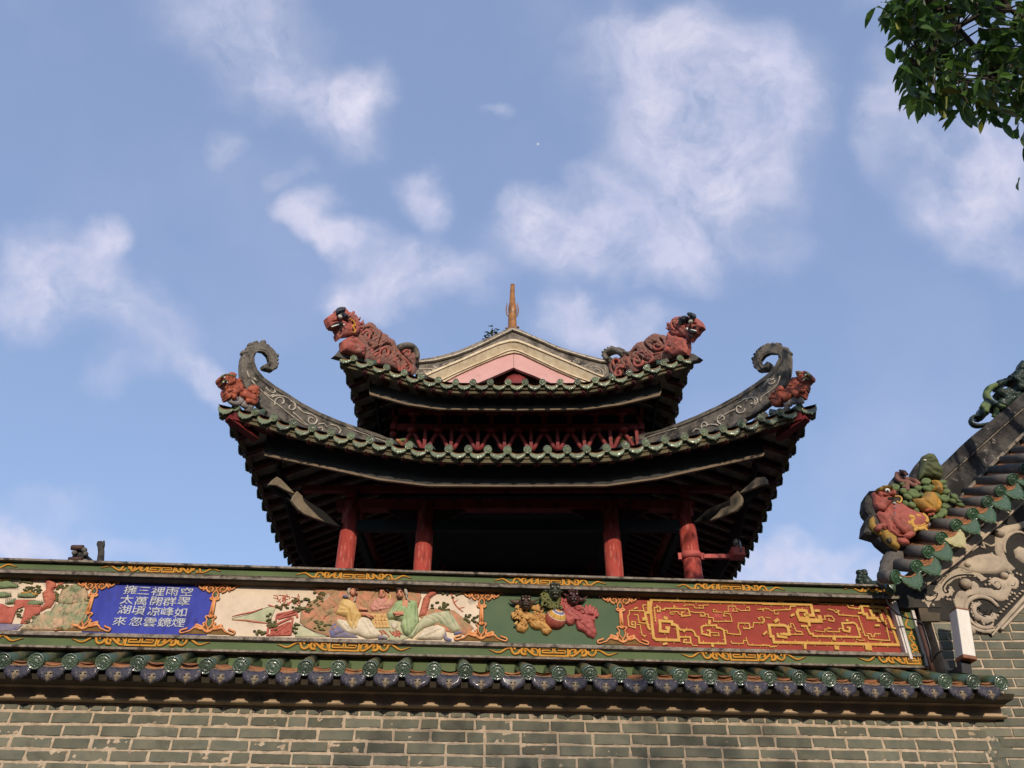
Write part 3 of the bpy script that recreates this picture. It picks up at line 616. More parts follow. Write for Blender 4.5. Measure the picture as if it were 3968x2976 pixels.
def gold_ornament(k=.00040, fl=1, half=False, h=.012):
    mb = MB()
    def P(pts, sx=1): return [((x-1140)*k*sx, -(y-1535)*k*fl) for x, y in pts]
    for sx in ((1,) if half else (1, -1)):
        def q(pts, w, **kw):
            mb.stroke(P(pts, sx), [a*k*1.1 for a in w] if isinstance(w, list) else w*k*1.1, h, **kw)
            mb.stroke([(x_+.001, z_-.002) for x_, z_ in P(pts, sx)], [a*k*1.1+.003 for a in w] if isinstance(w, list) else w*k*1.1+.003, .003, m=1, **{**kw, 'sq': False})
        q([(1120, 1455), (850, 1455), (850, 1612), (1145, 1612)], 16, smooth=0, sq=True)
        q([(1120, 1462), (1120, 1552), (905, 1552)], 14, smooth=0, sq=True)
        q([(1060, 1503), (905, 1503), (905, 1545)], 12, smooth=0, sq=True)
        q([(822, 1455), (818, 1600)], 13, smooth=0)
        q([(818, 1600), (740, 1600), (650, 1540), (570, 1475), (500, 1455)], [14, 20, 22, 22, 26])
        q([(800, 1590), (800, 1510), (760, 1470), (700, 1475), (690, 1515), (735, 1540)], [8, 14, 20, 24, 26, 24])
        q([(500, 1455), (470, 1530), (500, 1590), (585, 1592)], [22, 26, 24, 18])
        q([(520, 1500), (560, 1530), (545, 1570)], [14, 20, 14])
        q([(440, 1500), (420, 1560), (350, 1592), (290, 1555), (270, 1490), (255, 1460)], [24, 24, 18, 20, 24, 26])
        q([(300, 1470), (345, 1475), (340, 1510)], [16, 22, 14])
        q([(255, 1470), (190, 1475), (110, 1520), (40, 1562), (-40, 1560), (-120, 1530), (-190, 1515)], [22, 16, 18, 16, 13, 9, 3])
    return mb.mesh('fret_ornament', [M['gold'], M['ink']])
ornU = gold_ornament(.000385, -1); ornL = gold_ornament(.00042, 1)
lab = {}
for (zm, x, y) in ((z1, 1385, 335), (z2, 1045, 285), (z3, 735, 225), (z4, 290, 275)):
    a, b = WF.q(*zm(x, y), .07); part('fret_ornament', ornU, None, par, loc=(a, .074, b-.004))
a0 = WF.q(*z1(1385, 335), .07)[0]; part('fret_ornament', ornU, None, par, loc=(a0-1.72, .074, b-.004))
for (zm, x, y) in ((z1, 1210, 965), (z2, 960, 900), (z3, 765, 835), (z4, 405, 872)):
    a, b = WF.q(*zm(x, y), .08); part('fret_ornament', ornL, None, par, loc=(a, .083, b))
a0 = WF.q(*z1(1210, 965), .08)[0]; part('fret_ornament', ornL, None, par, loc=(a0-1.5, .083, b))
hu = gold_ornament(.000385, -1, True); hl = gold_ornament(.00042, 1, True)
a, b = WF.q(*z4(1730, 300), .07); part('fret_ornament', hu, None, par, loc=(a-.02, .074, b))
a, b = WF.q(*z4(1935, 905), .08); part('fret_ornament', hl, None, par, loc=(a-.03, .083, b))
# right-hand upright frame of the parapet
xa = S1p - .145; ze = zp_t
up = MB()
up.box(xa-.035, xa-.020, .065, .155, zl_b+.01, ze); up.box(xa-.0195, xa+.006, .05, .155, zl_b-.02, ze); up.box(S1p-.022, S1p+.004, .05, .16, zl2_b+.003, ze)
part('white_upright', up, M['stonewhite'], par)
ug = MB(); ug.box(xa+.0065, S1p-.0225, .08, .16, zb2_b, ze); part('upright_band', ug, M['band'], par)
uo = MB(); k = .00040; cxm = (xa + S1p - .02)/2
def V(pts): return [(cxm + (y-1530)*k*.8, zb2_b + .02 + (1140-x)*k*.93) for x, y in pts]
for pts, w in (([(1120, 1450), (850, 1450), (850, 1608), (1145, 1608)], 15), ([(1120, 1462), (1120, 1548), (905, 1548)], 13), ([(818, 1600), (740, 1600), (650, 1540), (570, 1475), (500, 1455)], 20), ([(800, 1590), (800, 1510), (760, 1470), (700, 1475), (690, 1515), (735, 1540)], 20),
               ([(500, 1455), (470, 1530), (500, 1590), (585, 1592)], 22), ([(440, 1500), (420, 1560), (350, 1592), (290, 1555), (270, 1490), (255, 1460)], 22), ([(255, 1470), (190, 1475), (110, 1540), (40, 1592), (-40, 1560), (-120, 1500), (-140, 1450)], 18)):
    uo.stroke(V(pts), w*k, .012, .08)
part('fret_ornament', uo, M['gold'], par)

# ------------------------------------------------------------ painted panels
def axis(zm, x, y): return WF.q(*zm(x, y), .13)[0]
ax1 = WF.q(382, 2241.6, .13)[0]; ax2 = axis(z1, 1868, 480); ax3 = axis(z2, 2140, 430); ax4 = axis(z3, 1325, 350)
AX = [ax1, ax2, ax3, ax4]; NP = .13; ex = xa - .036
def panel(name, label, cat, s0, s1, material, pname='panel_ground'):
    t = thing(name, label, cat, WF, ((s0+s1)/2, NP, zp_b))
    mb = MB(); mb.box(s0, s1, NP, NP+.03, zp_b-.003, zm_b+.0035); part(pname, mb, material, t); return t
# orange scroll brackets between the panels
zb = Z(0, 2200, 400)
def bracket():
    mb = MB(); X0 = ax1
    def P(pts): return [WF.q(*zb(x, y), NP) for x, y in pts]
    T = [([(2105, 238), (2030, 262), (1985, 300), (2030, 335), (2062, 380), (2040, 425), (1985, 470), (1955, 530), (1975, 565)], [5, 9, 9, 9, 9, 9, 9, 10, 9]),
         ([(2110, 238), (2125, 262), (2112, 290)], 6), ([(1975, 560), (1905, 585), (1925, 615), (1990, 605), (2040, 570)], [9, 12, 12, 14, 10]),
         ([(2040, 255), (1950, 295), (1860, 300), (1790, 345), (1740, 385), (1695, 345), (1668, 270), (1620, 225), (1578, 212)], [9, 12, 14, 12, 11, 11, 11, 11, 10]),
         ([(1668, 270), (1620, 290), (1618, 325)], [8, 9, 9]), ([(1940, 450), (1985, 400), (1970, 350), (1920, 350), (1905, 385)], [9, 11, 10, 10, 8]),
         ([(1860, 310), (1840, 370), (1780, 395), (1770, 430)], [14, 16, 12, 10]), ([(1840, 380), (1860, 430), (1915, 460)], [10, 12, 12]),
         ([(2010, 600), (1915, 955)], 14),
         ([(1915, 955), (1850, 960), (1840, 990), (1900, 1000)], [12, 12, 11, 8]), ([(1850, 965), (1770, 975), (1765, 1000), (1790, 1050), (1760, 1120), (1765, 1180), (1790, 1240), (1790, 1300)], [9, 10, 9, 9, 9, 9, 9, 8]),
         ([(1740, 1110), (1700, 1125), (1715, 1170), (1680, 1200), (1600, 1180), (1545, 1150)], [9, 11, 12, 14, 16, 14]), ([(1700, 1250), (1600, 1240), (1520, 1210), (1450, 1245), (1390, 1290), (1310, 1310), (1230, 1335), (1175, 1330), (1180, 1285), (1240, 1262), (1300, 1250), (1345, 1225)], [18, 18, 14, 10, 10, 9, 9, 10, 11, 11, 11, 11]),
         ([(1545, 1150), (1530, 1180), (1560, 1210)], [11, 12, 12]), ([(1680, 1240), (1720, 1290), (1800, 1320)], [16, 16, 12])]
    for pts, w in T:
        Q = P(pts); ww = [a*.00066 for a in w] if isinstance(w, list) else w*.00066; w2 = [a+.003 for a in ww] if isinstance(ww, list) else ww+.003
        for sg in (1, -1): mb.stroke([((x-X0)*sg, z) for x, z in Q], ww, .016, -.002); mb.stroke([((x-X0)*sg+.001, z-.002) for x, z in Q], w2, .004, -.001, m=3)
    bgm = MB()
    for pts in ([(1580, 218), (2110, 222), (2050, 430), (1985, 470), (1900, 430), (1770, 390), (1700, 350), (1660, 270)], [(1180, 1350), (1850, 1362), (1790, 1240), (1740, 1120), (1680, 1190), (1500, 1190), (1400, 1270)]):
        Q = P(pts)
        for sg in (1, -1): bgm.plate([((x-X0)*sg, z) for x, z in Q], -.003, .002, .001, m=1)
    bgm.plate([(x-X0, z) for x, z in P([(2112, 290), (2075, 400), (1990, 520), (2040, 540)])] + [(-(x-X0), z) for x, z in P([(2112, 290), (2075, 400), (1990, 520), (2040, 540)])][::-1], -.004, .002, .001, m=2)
    bgm.plate([(x-X0, z) for x, z in P([(1880, 1030), (1810, 1050), (1785, 1130), (1795, 1270)])] + [(-(x-X0), z) for x, z in P([(1880, 1030), (1810, 1050), (1785, 1130), (1795, 1270)])][::-1], -.004, .002, .001, m=2)
    mb.add(bgm.v, [], 0); b = len(mb.v) - len(bgm.v)
    for f, m in zip(bgm.f, bgm.m): mb.f.append(tuple(i+b for i in f)); mb.m.append(m); mb.s.append(False)
    return mb.mesh('scroll_bracket', [M['orange'], M['ochrebg'], M['panelgreen'], M['ink']])
bm = bracket()
for a, l in zip(AX, ('orange scroll bracket between the mountain scene and the blue lettered panel', 'orange scroll bracket between the blue lettered panel and the chess players', 'orange scroll bracket between the chess players and the green lion panel', 'orange scroll bracket between the green lion panel and the red fretwork panel')):
    t = thing('scroll_bracket', l, 'ornament', WF, (a, NP-.002, zp_b), 'orange scroll brackets between the parapet panels')
    o = part('scroll_ribbons', bm, None, t, loc=(a, NP-.003, 0))

# --- blue lettered panel
tb_ = panel('lettered_panel', 'cobalt blue panel with twenty whitish characters, second from the left on the parapet', 'inscription panel', ax1+.0, ax2-.0, M['blue'])
CH = ['擁太湖來', '三萬頃忽', '裡開凉雲', '雨群峰鏡', '空翠如煙']
CPX = [[(1122, 522), (1090, 606), (1068, 692), (1027, 790)], [(1235, 530), (1213, 618), (1190, 700), (1168, 792)], [(1358, 535), (1342, 620), (1322, 706), (1287, 800)], [(1478, 537), (1455, 622), (1438, 708), (1412, 800)], [(1602, 540), (1576, 622), (1550, 715), (1532, 800)]]
for col, pos in zip(CH, CPX):
    for ch, (x, y) in zip(col, pos):
        cu = bpy.data.curves.new('t', 'FONT'); cu.body = ch; cu.size = .104; cu.extrude = .003; cu.offset = .0005; cu.align_x = 'CENTER'; cu.align_y = 'CENTER'; cu.resolution_u = 2
        to = bpy.data.objects.new('t', cu); C.objects.link(to); bpy.context.view_layer.update()
        me = bpy.data.meshes.new_from_object(to.evaluated_get(bpy.context.evaluated_depsgraph_get())); bpy.data.objects.remove(to)
        me.name = 'character'; me.transform(Matrix.Diagonal((1.12, .80, 1, 1))); me.materials.clear(); me.materials.append(M['script'])
        xs = [v.co.x for v in me.vertices] or [0]; ys = [v.co.y for v in me.vertices] or [0]
        me.transform(Matrix.Translation((-(min(xs)+max(xs))/2, -(min(ys)+max(ys))/2, 0)))
        for v_ in me.vertices: v_.co.x += .0016*math.sin(v_.co.y*190+x) + random.uniform(-.0007, .0007); v_.co.y += .0014*math.sin(v_.co.x*170+y)
        a, b = WF.q(*z1(x, y), NP); part('character', me, None, tb_, loc=(a, NP-.003, b), rot=(R(90), random.uniform(-.05, .05), 0))

# --- mountain scene
tm = panel('mountain_scene', 'painted relief of green hills and a red palace gate, leftmost panel of the parapet', 'relief panel', S0, ax1, M['cream'])
Rel.LOG = []
def RR(): return Rel(WF, zb, NP)
a = RR()
HL = [[(1290,600),(1320,480),(1450,400),(1640,350),(1780,430),(1880,500),(1880,700),(1780,760),(1500,780),(1250,760),(1240,640)],
      [(1100,900),(1180,800),(1300,765),(1500,790),(1700,740),(1900,700),(1920,900),(1850,1100),(1700,1250),(1400,1350),(1150,1300),(1000,1100)],
      [(700,1130),(760,1070),(860,1010),(1000,940),(1120,930),(1200,990),(1300,1100),(1330,1250),(1200,1350),(900,1340),(720,1290),(680,1190)],
      [(420,1350),(520,1260),(640,1200),(850,1180),(960,1230),(1080,1240),(1150,1350)]]
for k, h in enumerate(HL):
    xs = [p[0] for p in h]; ys = [p[1] for p in h]; gr = []
    for j in range(5):
        f = (j+.5)/5; x0 = min(xs)+(max(xs)-min(xs))*f; gr.append(([(x0+120, min(ys)+30), (x0, (min(ys)+max(ys))/2), (x0-160, max(ys)-30)], .006, .007))
    a.puff(h, .018+.004*k, gr, g=.008, skirt=.002, cv=.009, cs=60.)
part('green_hills', a.mb, M['hillgreen'], tm)
a = RR()
a.puff([(950,190),(1100,180),(1140,260),(1200,340),(1200,430),(1140,500),(1180,620),(1160,760),(1090,860),(1000,880),(880,950),(900,860),(960,760),(920,620),(910,540),(990,480),(990,300),(940,240)], .03, [([(960,260),(1120,260)], .01, .006), ([(950,370),(1080,380)], .01, .006), ([(930,560),(1060,580)], .01, .006), ([(940,650),(1050,660)], .01, .006)], g=.010, skirt=.004)
a.stroke(spiral(1140, 400, 70, 16, -160, 260, 12), .006, .012, -.02)
a.stroke([(870, 200), (780, 250), (640, 290), (540, 320)], [.012, .009, .008, .004], .016)
a.stroke([(1200, 420), (1260, 380), (1330, 340), (1440, 310)], [.014, .010, .009, .003], .016)
a.stroke([(1260, 380), (1270, 300), (1250, 260)], [.009, .007, .003], .016)
a.stroke([(1200, 520), (1170, 600), (1180, 700)], [.012, .012, .004], .016)
part('red_rock', a.mb, M['rockred'], tm)
a = RR()
a.puff([(300,690),(740,690),(900,840),(850,1000),(700,1060),(560,1200),(440,1200),(540,880),(510,830),(400,860),(330,1000),(250,1195),(0,1190),(-60,1190),(-60,760),(60,780),(200,850),(310,830)], .014, [([(420,740),(640,750)], .004, .005), ([(600,860),(860,850)], .005, .004), ([(130,850),(60,1100)], .004, .005)], g=.012, skirt=.006)
a.stroke([(250,1190),(330,960),(380,880),(510,830)], .006, .010, -.006, sq=True, smooth=0)
a.stroke([(860,880),(820,1000)], .006, .010, -.006, smooth=0); a.stroke([(600,845),(870,835)], .004, .010, -.012, smooth=0); a.stroke([(130,860),(300,850)], .004, .010, -.010, smooth=0)
part('red_gate', a.mb, M['railred'], tm)
a = RR()
for h in ([(-80,290),(60,300),(180,280),(300,330),(420,400),(330,440),(200,440),(-80,460)], [(380,600),(470,555),(680,540),(820,580),(760,640),(600,650),(400,640)], [(570,800),(620,740),(700,700),(830,720),(940,750),(870,810),(740,820),(600,815)], [(-80,540),(90,520),(210,560),(260,610),(150,640),(-80,650)], [(120,770),(330,660),(360,700),(290,780),(170,790)]):
    xs = [p[0] for p in h]; y0, y1 = min(p[1] for p in h), max(p[1] for p in h)
    a.puff(h, .022, [([(x, y0), (x-15, y1)], .007, .003) for x in range(int(min(xs))+25, int(max(xs)), 38)], g=.008, skirt=.006)
part('temple_roofs', a.mb, M['rooftgreen'], tm)
a = RR()
for pts in ([(-60,280),(120,270),(230,260),(240,220)], [(470,550),(600,550),(690,520)], [(700,560),(820,590)]): a.stroke(pts, .006, .012, -.016)
part('roof_ridges', a.mb, M['gold'], tm)
a = RR(); rr = random.Random(3)
for (x0, y0, x1, y1, n) in ((430,190,720,340,26), (1110,170,1560,330,46), (500,380,900,560,34), (1180,370,1470,480,16), (1180,500,1260,740,12), (1820,620,1960,820,14), (1420,900,1700,1180,20), (1060,1080,1280,1240,20), (520,1000,800,1200,22), (1060,1240,1400,1340,14), (330,910,500,1080,10)):
    for _ in range(n):
        x, y = rr.uniform(x0, x1), rr.uniform(y0, y1); a.blob(x, y, rr.uniform(.010, .017), rr.uniform(.005, .009), .010, -.008, seg=8)
part('pine_foliage', a.mb, M['leafolive'], tm)
a = RR(); a.plate([(-80,1195),(500,1205),(470,1260),(380,1340),(-80,1350)], .004)
part('blue_water', a.mb, M['bluerock'], tm)

outlines(tm)
# --- chess players
tc_ = panel('chess_scene', 'painted relief of three robed men around a chessboard, left of the green lion panel', 'relief panel', ax2, ax3, M['cream'])
def R2(): return Rel(WF, z2, NP)
Rel.LOG = []
a = R2()
a.puff([(600,365),(950,370),(1000,400),(1230,400),(1600,395),(1620,480),(1580,600),(1300,640),(1000,640),(930,780),(830,810),(740,780),(640,740),(580,690),(590,600),(660,520),(760,470),(700,420)], .016, [([(700,600),(800,480),(950,400)], .006, .012), ([(640,700),(760,600),(880,560)], .006, .012), ([(1100,540),(1180,500),(1240,420)], .006, .012), ([(740,760),(800,640),(900,600)], .006, .010)], g=.008, nz=.35, ns=34, skirt=.002, cv=.010, cs=70.)
a.puff([(1600,640),(1700,570),(1900,590),(2010,680),(2070,740),(2000,800),(1800,760)], .016, g=.008, skirt=.002, cv=.009, cs=70.)
part('pink_rocks', a.mb, M['rockpink'], tc_)
for mp in ([(0,655),(150,620),(300,560),(380,550),(340,640),(330,700),(200,690),(0,665)], [(540,690),(640,740),(740,790),(830,815),(540,815)], [(1180,650),(1340,650),(1480,700),(1460,790),(1200,790)]):
    a = R2(); a.puff(mp, .006, g=.014); part('green_meadow', a.mb, M['greenrobe'], tc_)
a = R2()
a.puff([(1200,780),(1300,770),(1450,790),(1520,820),(1440,848),(1300,845)], .010, g=.012)
part('green_meadow', a.mb, M['greenrobe'], tc_)
a = R2(); rr = random.Random(5)
for (x0, y0, x1, y1, n) in ((520,480,680,600,30), (300,600,370,740,16), (190,760,300,800,14), (330,700,380,760,8), (520,680,570,790,10), (700,430,800,560,20), (640,570,700,620,8), (700,680,860,760,22), (570,360,660,400,10), (1640,395,1760,410,6), (1800,400,1970,480,18), (1700,520,1860,590,18), (1990,620,2110,700,18), (540,560,640,580,8), (380,540,480,580,10)):
    for _ in range(n):
        x, y = rr.uniform(x0, x1), rr.uniform(y0, y1); a.blob(x, y, rr.uniform(.010, .02), rr.uniform(.006, .011), .012, -.012, seg=8)
part('shrub_foliage', a.mb, M['leafolive'], tc_)
a = R2()
for _ in range(26):
    x, y = rr.uniform(360, 590), rr.uniform(470, 560); a.stroke([(x, y), (x+rr.uniform(-20, 20), y-20), (x+rr.uniform(-40, 40), y-rr.uniform(20, 40))], [.005, .004, .002], .012)
a.stroke([(310,540),(380,560),(450,540),(540,500)], .006, .012)
part('red_bush', a.mb, M['rockred'], tc_); a = R2()
for _ in range(22):
    x, y = rr.uniform(1250, 1460), rr.uniform(790, 835); a.stroke([(x, y), (x-14, y-20), (x-30, y-36)], [.006, .004, .002], .010, -.008)
part('red_grass', a.mb, M['rockred'], tc_); a = R2()
a.puff([(1600,640),(1620,560),(1640,480),(1680,440),(1670,400),(1760,405),(1750,450),(1700,480),(1680,560),(1660,640)], .034, [([(1620,600),(1680,560)], .01, .005), ([(1640,500),(1720,470)], .01, .005), ([(1680,440),(1750,430)], .01, .005)], g=.009, skirt=.004)
part('tree_trunk', a.mb, M['rockred'], tc_); a = R2()
a.stroke([(1840,400),(1880,450),(1900,520),(1940,570),(1980,600)], [.008, .007, .006, .006, .003], .012)
a.stroke([(1900,520),(1930,500)], .004, .010); a.stroke([(1940,570),(1990,560)], .004, .010)
part('hanging_branch', a.mb, M['rockred'], tc_)
a = R2()
for pts in ([(385,650),(555,590)], [(375,680),(385,625)], [(300,805),(312,720)], [(312,740),(510,650)], [(330,760),(500,690)], [(310,800),(500,795)], [(500,800),(520,650)], [(385,625),(560,590)], [(545,590),(560,650)], [(395,660),(545,620)], [(350,800),(480,700)], [(400,800),(490,760)]): a.stroke(pts, .0085, .014, smooth=0, sq=True)
a.plate([(320,800),(330,750),(500,690),(505,798)], .008)
part('red_railing', a.mb, M['railred'], tc_)
a = R2()
for q_ in ([(0,640),(80,620),(180,600),(260,570)], [(0,668),(120,675),(230,690),(320,700)], [(620,600),(700,560),(760,520)], [(640,660),(720,620),(800,600)], [(680,740),(760,700),(820,720)], [(960,600),(900,660),(880,700)], [(1100,500),(1140,460),(1200,440)], [(1110,420),(1150,400)], [(1560,420),(1600,470),(1590,560)], [(1700,600),(1800,590),(1900,640)], [(1760,640),(1880,680),(1980,740)], [(720,470),(800,440),(880,420)], [(840,520),(900,470),(950,440)], [(590,640),(640,610),(660,590)]): a.stroke(q_, [.002, .006, .007, .002][:len(q_)], .014)
part('rock_ridges', a.mb, M['rockred'], tc_)
a = R2()
for k_ in range(9): a.stroke([(770+k_*4, 520-k_*9), (800+k_*5, 500-k_*10), (830+k_*3, 470-k_*6)], .0025, .018)
part('waterfall', a.mb, M['whiterobe'], tc_)
# the old man in yellow
def grs(L, d=.013, w=.006): return [(p, d, w) for p in L]
a = R2(); a.puff([(900,660),(1000,680),(1120,640),(1180,660),(1230,740),(1290,800),(1240,825),(1150,830),(1080,800),(1000,790),(930,750),(890,700)], .034, grs([[(1120,700),(1180,800)], [(1160,690),(1230,790)], [(940,690),(1000,760)]]), g=.010, skirt=.006)
body = part('seated_figure', a.mb, M['whiterobe'], tc_, label='old man in yellow pointing at the chessboard')
a = R2(); a.puff([(920,520),(950,490),(1000,495),(1060,530),(1075,570),(1090,600),(1120,620),(1115,650),(1095,690),(1085,760),(1030,780),(980,730),(975,650),(900,630),(885,620),(905,570)], .05, grs([[(935,560),(1000,590)], [(930,600),(1010,600)], [(1000,520),(1010,640),(1050,760)], [(1050,640),(1000,720)], [(1080,650),(1040,750)]]), g=.009, skirt=.008)
part('yellow_robe', a.mb, M['yellowrobe'], body)
a = R2(); a.blob(1038, 440, .026, .034, .03, -.03, seg=14); a.blob(1070, 450, .010, .010, .02, -.04, seg=8); a.blob(1015, 440, .007, .012, .02, -.045, seg=8)
a.stroke([(1090,580),(1120,585),(1165,590)], [.014, .012, .006], .02, -.03); a.stroke([(1110,630),(1160,630),(1215,655)], [.016, .014, .005], .024, -.03); a.stroke([(1150,640),(1200,665)], .005, .02, -.03)
part('head_and_hands', a.mb, M['skin'], body)
a = R2(); a.stroke([(1040,432),(1060,430)], .0022, .006, -.058); a.stroke([(1046,446),(1062,446)], .0018, .004, -.058); a.stroke([(1052,478),(1070,480)], .0016, .004, -.052); a.stroke([(1068,440),(1076,458),(1066,464)], .0016, .004, -.058); part('brow_lines', a.mb, M['darkhair'], body)
a = R2(); a.puff([(985,440),(990,400),(1030,388),(1085,395),(1080,415),(1040,408),(1015,425),(1010,470)], .03, g=.008, skirt=.02); a.stroke([(1060,480),(1055,510),(1040,530)], [.008, .006, .002], .02, -.03); a.stroke([(1012, 470), (1005, 500)], [.006, .003], .02, -.03)
part('hair', a.mb, M['hair'], body)
a = R2(); a.blob(1005, 400, .022, .020, .02, -.03, seg=10); part('blue_cap', a.mb, M['bluerock'], body)
a = R2(); a.blob(975, 480, .028, .012, .02, -.035, seg=10, rot=-.2); part('blue_collar', a.mb, M['bluerock'], body)
a = R2()
a.puff([(820,780),(850,700),(880,655),(900,690),(960,740),(1040,790),(1080,822),(840,820)], .02, grs([[(850,760),(900,720)], [(880,800),(960,770)]]), g=.010)
part('blue_rock', a.mb, M['bluerock'], body)
a = R2(); a.stroke([(1250,830),(1290,820),(1330,832)], [.008, .012, .008], .012, -.01)
part('blue_shoe', a.mb, M['bluerock'], body)
# the young man leaning
a = R2(); a.puff([(1215,500),(1250,480),(1380,490),(1400,520),(1370,570),(1250,600),(1200,605),(1172,570),(1195,530)], .036, grs([[(1230,520),(1260,570),(1360,560)], [(1210,570),(1280,590)], [(1340,500),(1290,560)]]), g=.009, skirt=.006)
b2 = part('leaning_figure', a.mb, M['pinkrobe'], tc_, label='young man in pink leaning on folded arms')
a = R2(); a.blob(1283, 455, .034, .042, .034, -.02, seg=14); a.blob(1282, 462, .008, .012, .014, -.05, seg=8)
part('face', a.mb, M['skin'], b2)
a = R2(); a.puff([(1228,430),(1245,395),(1290,385),(1335,395),(1348,440),(1335,440),(1310,420),(1270,418),(1240,428)], .03, g=.008, skirt=.022)
for x in (1262, 1296): a.stroke([(x-12, 446), (x+10, 444)], .003, .006, -.052); a.blob(x, 456, .006, .003, .004, -.053, seg=6)
a.stroke([(1270, 488), (1296, 488)], .003, .004, -.05)
part('hair', a.mb, M['darkhair'], b2)
a = R2(); a.stroke([(1350,462),(1355,500),(1310,555)], [.010, .010, .006], .016, -.03); part('yellow_collar', a.mb, M['yellowrobe'], b2)
# the man in green
a = R2(); a.puff([(1640,640),(1720,610),(1850,590),(1900,640),(1950,720),(1970,760),(1900,780),(1810,720),(1760,700),(1640,740),(1580,790),(1540,830),(1500,815),(1560,740)], .036, grs([[(1660,650),(1740,690)], [(1760,610),(1850,720)], [(1860,610),(1920,740)], [(1700,630),(1800,700)], [(1600,720),(1560,800)]]), g=.010, skirt=.006)
b3 = part('reclining_figure', a.mb, M['greenrobe'], tc_, label='bearded man in green reclining beside the board')
a = R2(); a.puff([(1400,520),(1440,500),(1480,520),(1540,500),(1585,515),(1590,600),(1600,680),(1560,770),(1520,815),(1470,790),(1440,720),(1450,680),(1400,660),(1340,670),(1325,620),(1360,580)], .056, grs([[(1400,560),(1350,640)], [(1430,590),(1390,650)], [(1500,560),(1480,640),(1500,790)], [(1540,560),(1540,780)], [(1570,560),(1570,700)], [(1450,560),(1440,640)]]), g=.009, skirt=.008)
part('green_robe', a.mb, mat('sage_robe_paint', (134, 158, 106), (170, 180, 136), sc=9, rough=.8, bump=.2), b3)
a = R2(); a.blob(1438, 462, .030, .040, .034, -.04, seg=14, rot=.1); a.blob(1432, 470, .010, .012, .016, -.07, seg=8); a.stroke([(1470,630),(1420,630),(1380,625)], [.018, .016, .008], .03, -.05); a.stroke([(1440,645),(1400,650)], .006, .02, -.05)
a.puff([(1450,550),(1480,510),(1510,520),(1500,580),(1475,600)], .01, g=.009, skirt=.05)
part('head_and_hands', a.mb, M['skin'], b3)
a = R2(); a.puff([(1403,440),(1410,410),(1450,400),(1470,410),(1455,430),(1420,432)], .02, g=.008, skirt=.05); a.stroke([(1420,490),(1440,500),(1450,490)], .005, .012, -.07)
for x in (1420, 1450): a.stroke([(x-10, 450), (x+8, 448)], .003, .006, -.073); a.blob(x, 458, .006, .003, .004, -.074, seg=6)
part('dark_brow', a.mb, M['darkhair'], b3)
a = R2(); a.puff([(1470,405),(1500,420),(1510,470),(1490,480),(1475,440)], .02, g=.008, skirt=.04); a.stroke([(1492,480),(1505,510),(1530,535)], [.007, .005, .002], .02, -.05)
part('hair', a.mb, M['hair'], b3)
a = R2(); a.puff([(1570,830),(1640,750),(1760,712),(1825,740),(1830,800),(1790,840),(1600,838)], .03, grs([[(1640,790),(1760,740)], [(1660,820),(1790,760)]]), g=.010, skirt=.006)
part('white_lap', a.mb, M['whiterobe'], b3)
a = R2(); a.stroke([(1820,780),(1830,830),(1880,845)], [.014, .016, .010], .022); a.stroke([(1900,790),(1960,775),(2005,770)], [.010, .012, .008], .018); a.stroke([(1940,770),(1970,755)], .008, .014)
part('blue_shoes', a.mb, M['bluerock'], b3)
# board and bowl
a = R2(); a.plate([(1180,615),(1318,618),(1352,738),(1228,740),(1200,690)], .014); part('chessboard', a.mb, M['yellowrobe'], tc_)
a = R2()
for f in range(1, 5): a.stroke([(1190+f*27, 617+f*.5), (1215+f*27, 738)], .0012, .003, -.0135, smooth=0)
for f in range(1, 4): a.stroke([(1185+f*10, 617+f*30), (1318+f*9, 618+f*30)], .0012, .003, -.0135, smooth=0)
for x, y in ((1285,638),(1278,675),(1230,693),(1228,637),(1308,672)): a.blob(x, y, .006, .006, .004, -.016, seg=8)
part('chess_pieces', a.mb, M['railred'], tc_)
a = R2(); a.puff([(1360,690),(1425,690),(1420,730),(1400,752),(1380,752),(1362,730)], .02, g=.008, skirt=.006); part('bowl', a.mb, M['whiterobe'], tc_)

outlines(tc_)
# --- green lion panel
tl = panel('lion_panel', 'plain green panel behind three relief lions and a striped ball, between two orange scroll brackets', 'relief panel', ax3, ax4, M['panelgreen'])
zl = Z(1940, 2250, 400)
def RL(dn=0.): return Rel(WF, zl, NP-dn)
# ball
c = RL(); cx_, cz_ = c.xy(1180, 820); Rb = .095
def ball_part(name, f0, f1, m):
    mb = MB(); px, pz = c.xy(1225, 700); ax = Vector((px-cx_, -.06, pz-cz_)).normalized(); q = ax.to_track_quat('Z', 'Y')
    mb.grid(lambda u, v: tuple(Vector((cx_, NP, cz_)) + q @ Vector((Rb*math.sin(f0+(f1-f0)*v)*math.cos(u*2*math.pi), Rb*math.sin(f0+(f1-f0)*v)*math.sin(u*2*math.pi), Rb*math.cos(f0+(f1-f0)*v)))), 32, 8)
    return part(name, mb, m, tball)
tball = thing('striped_ball', 'half-round ball in rings of red, ochre, white and blue among the three lions', 'ball', WF, (cx_, NP, cz_-Rb))
bs = [(.0, .09, 'railred'), (.09, .30, 'goldpale'), (.30, .36, 'white'), (.36, .60, 'bluerock'), (.60, .66, 'white'), (.66, 1.12, 'goldpale'), (1.12, 1.16, 'white'), (1.16, 2.2, 'railred')]
for f0, f1, m in bs: ball_part('ring', f0, f1, M[m])
bl = MB(); px, pz = c.xy(1225, 700); q = Vector((px-cx_, -.06, pz-cz_)).normalized().to_track_quat('Z', 'Y')
for k in range(8):
    a0 = k*math.pi/4
    bl.tube([tuple(Vector((cx_, NP, cz_)) + q @ (Vector((math.sin(f)*math.cos(a0), math.sin(f)*math.sin(a0), math.cos(f)))*(Rb+.0005))) for f in [.1+.15*i for i in range(11)]], .0009, 5)
part('seams', bl, M['black'], tball)
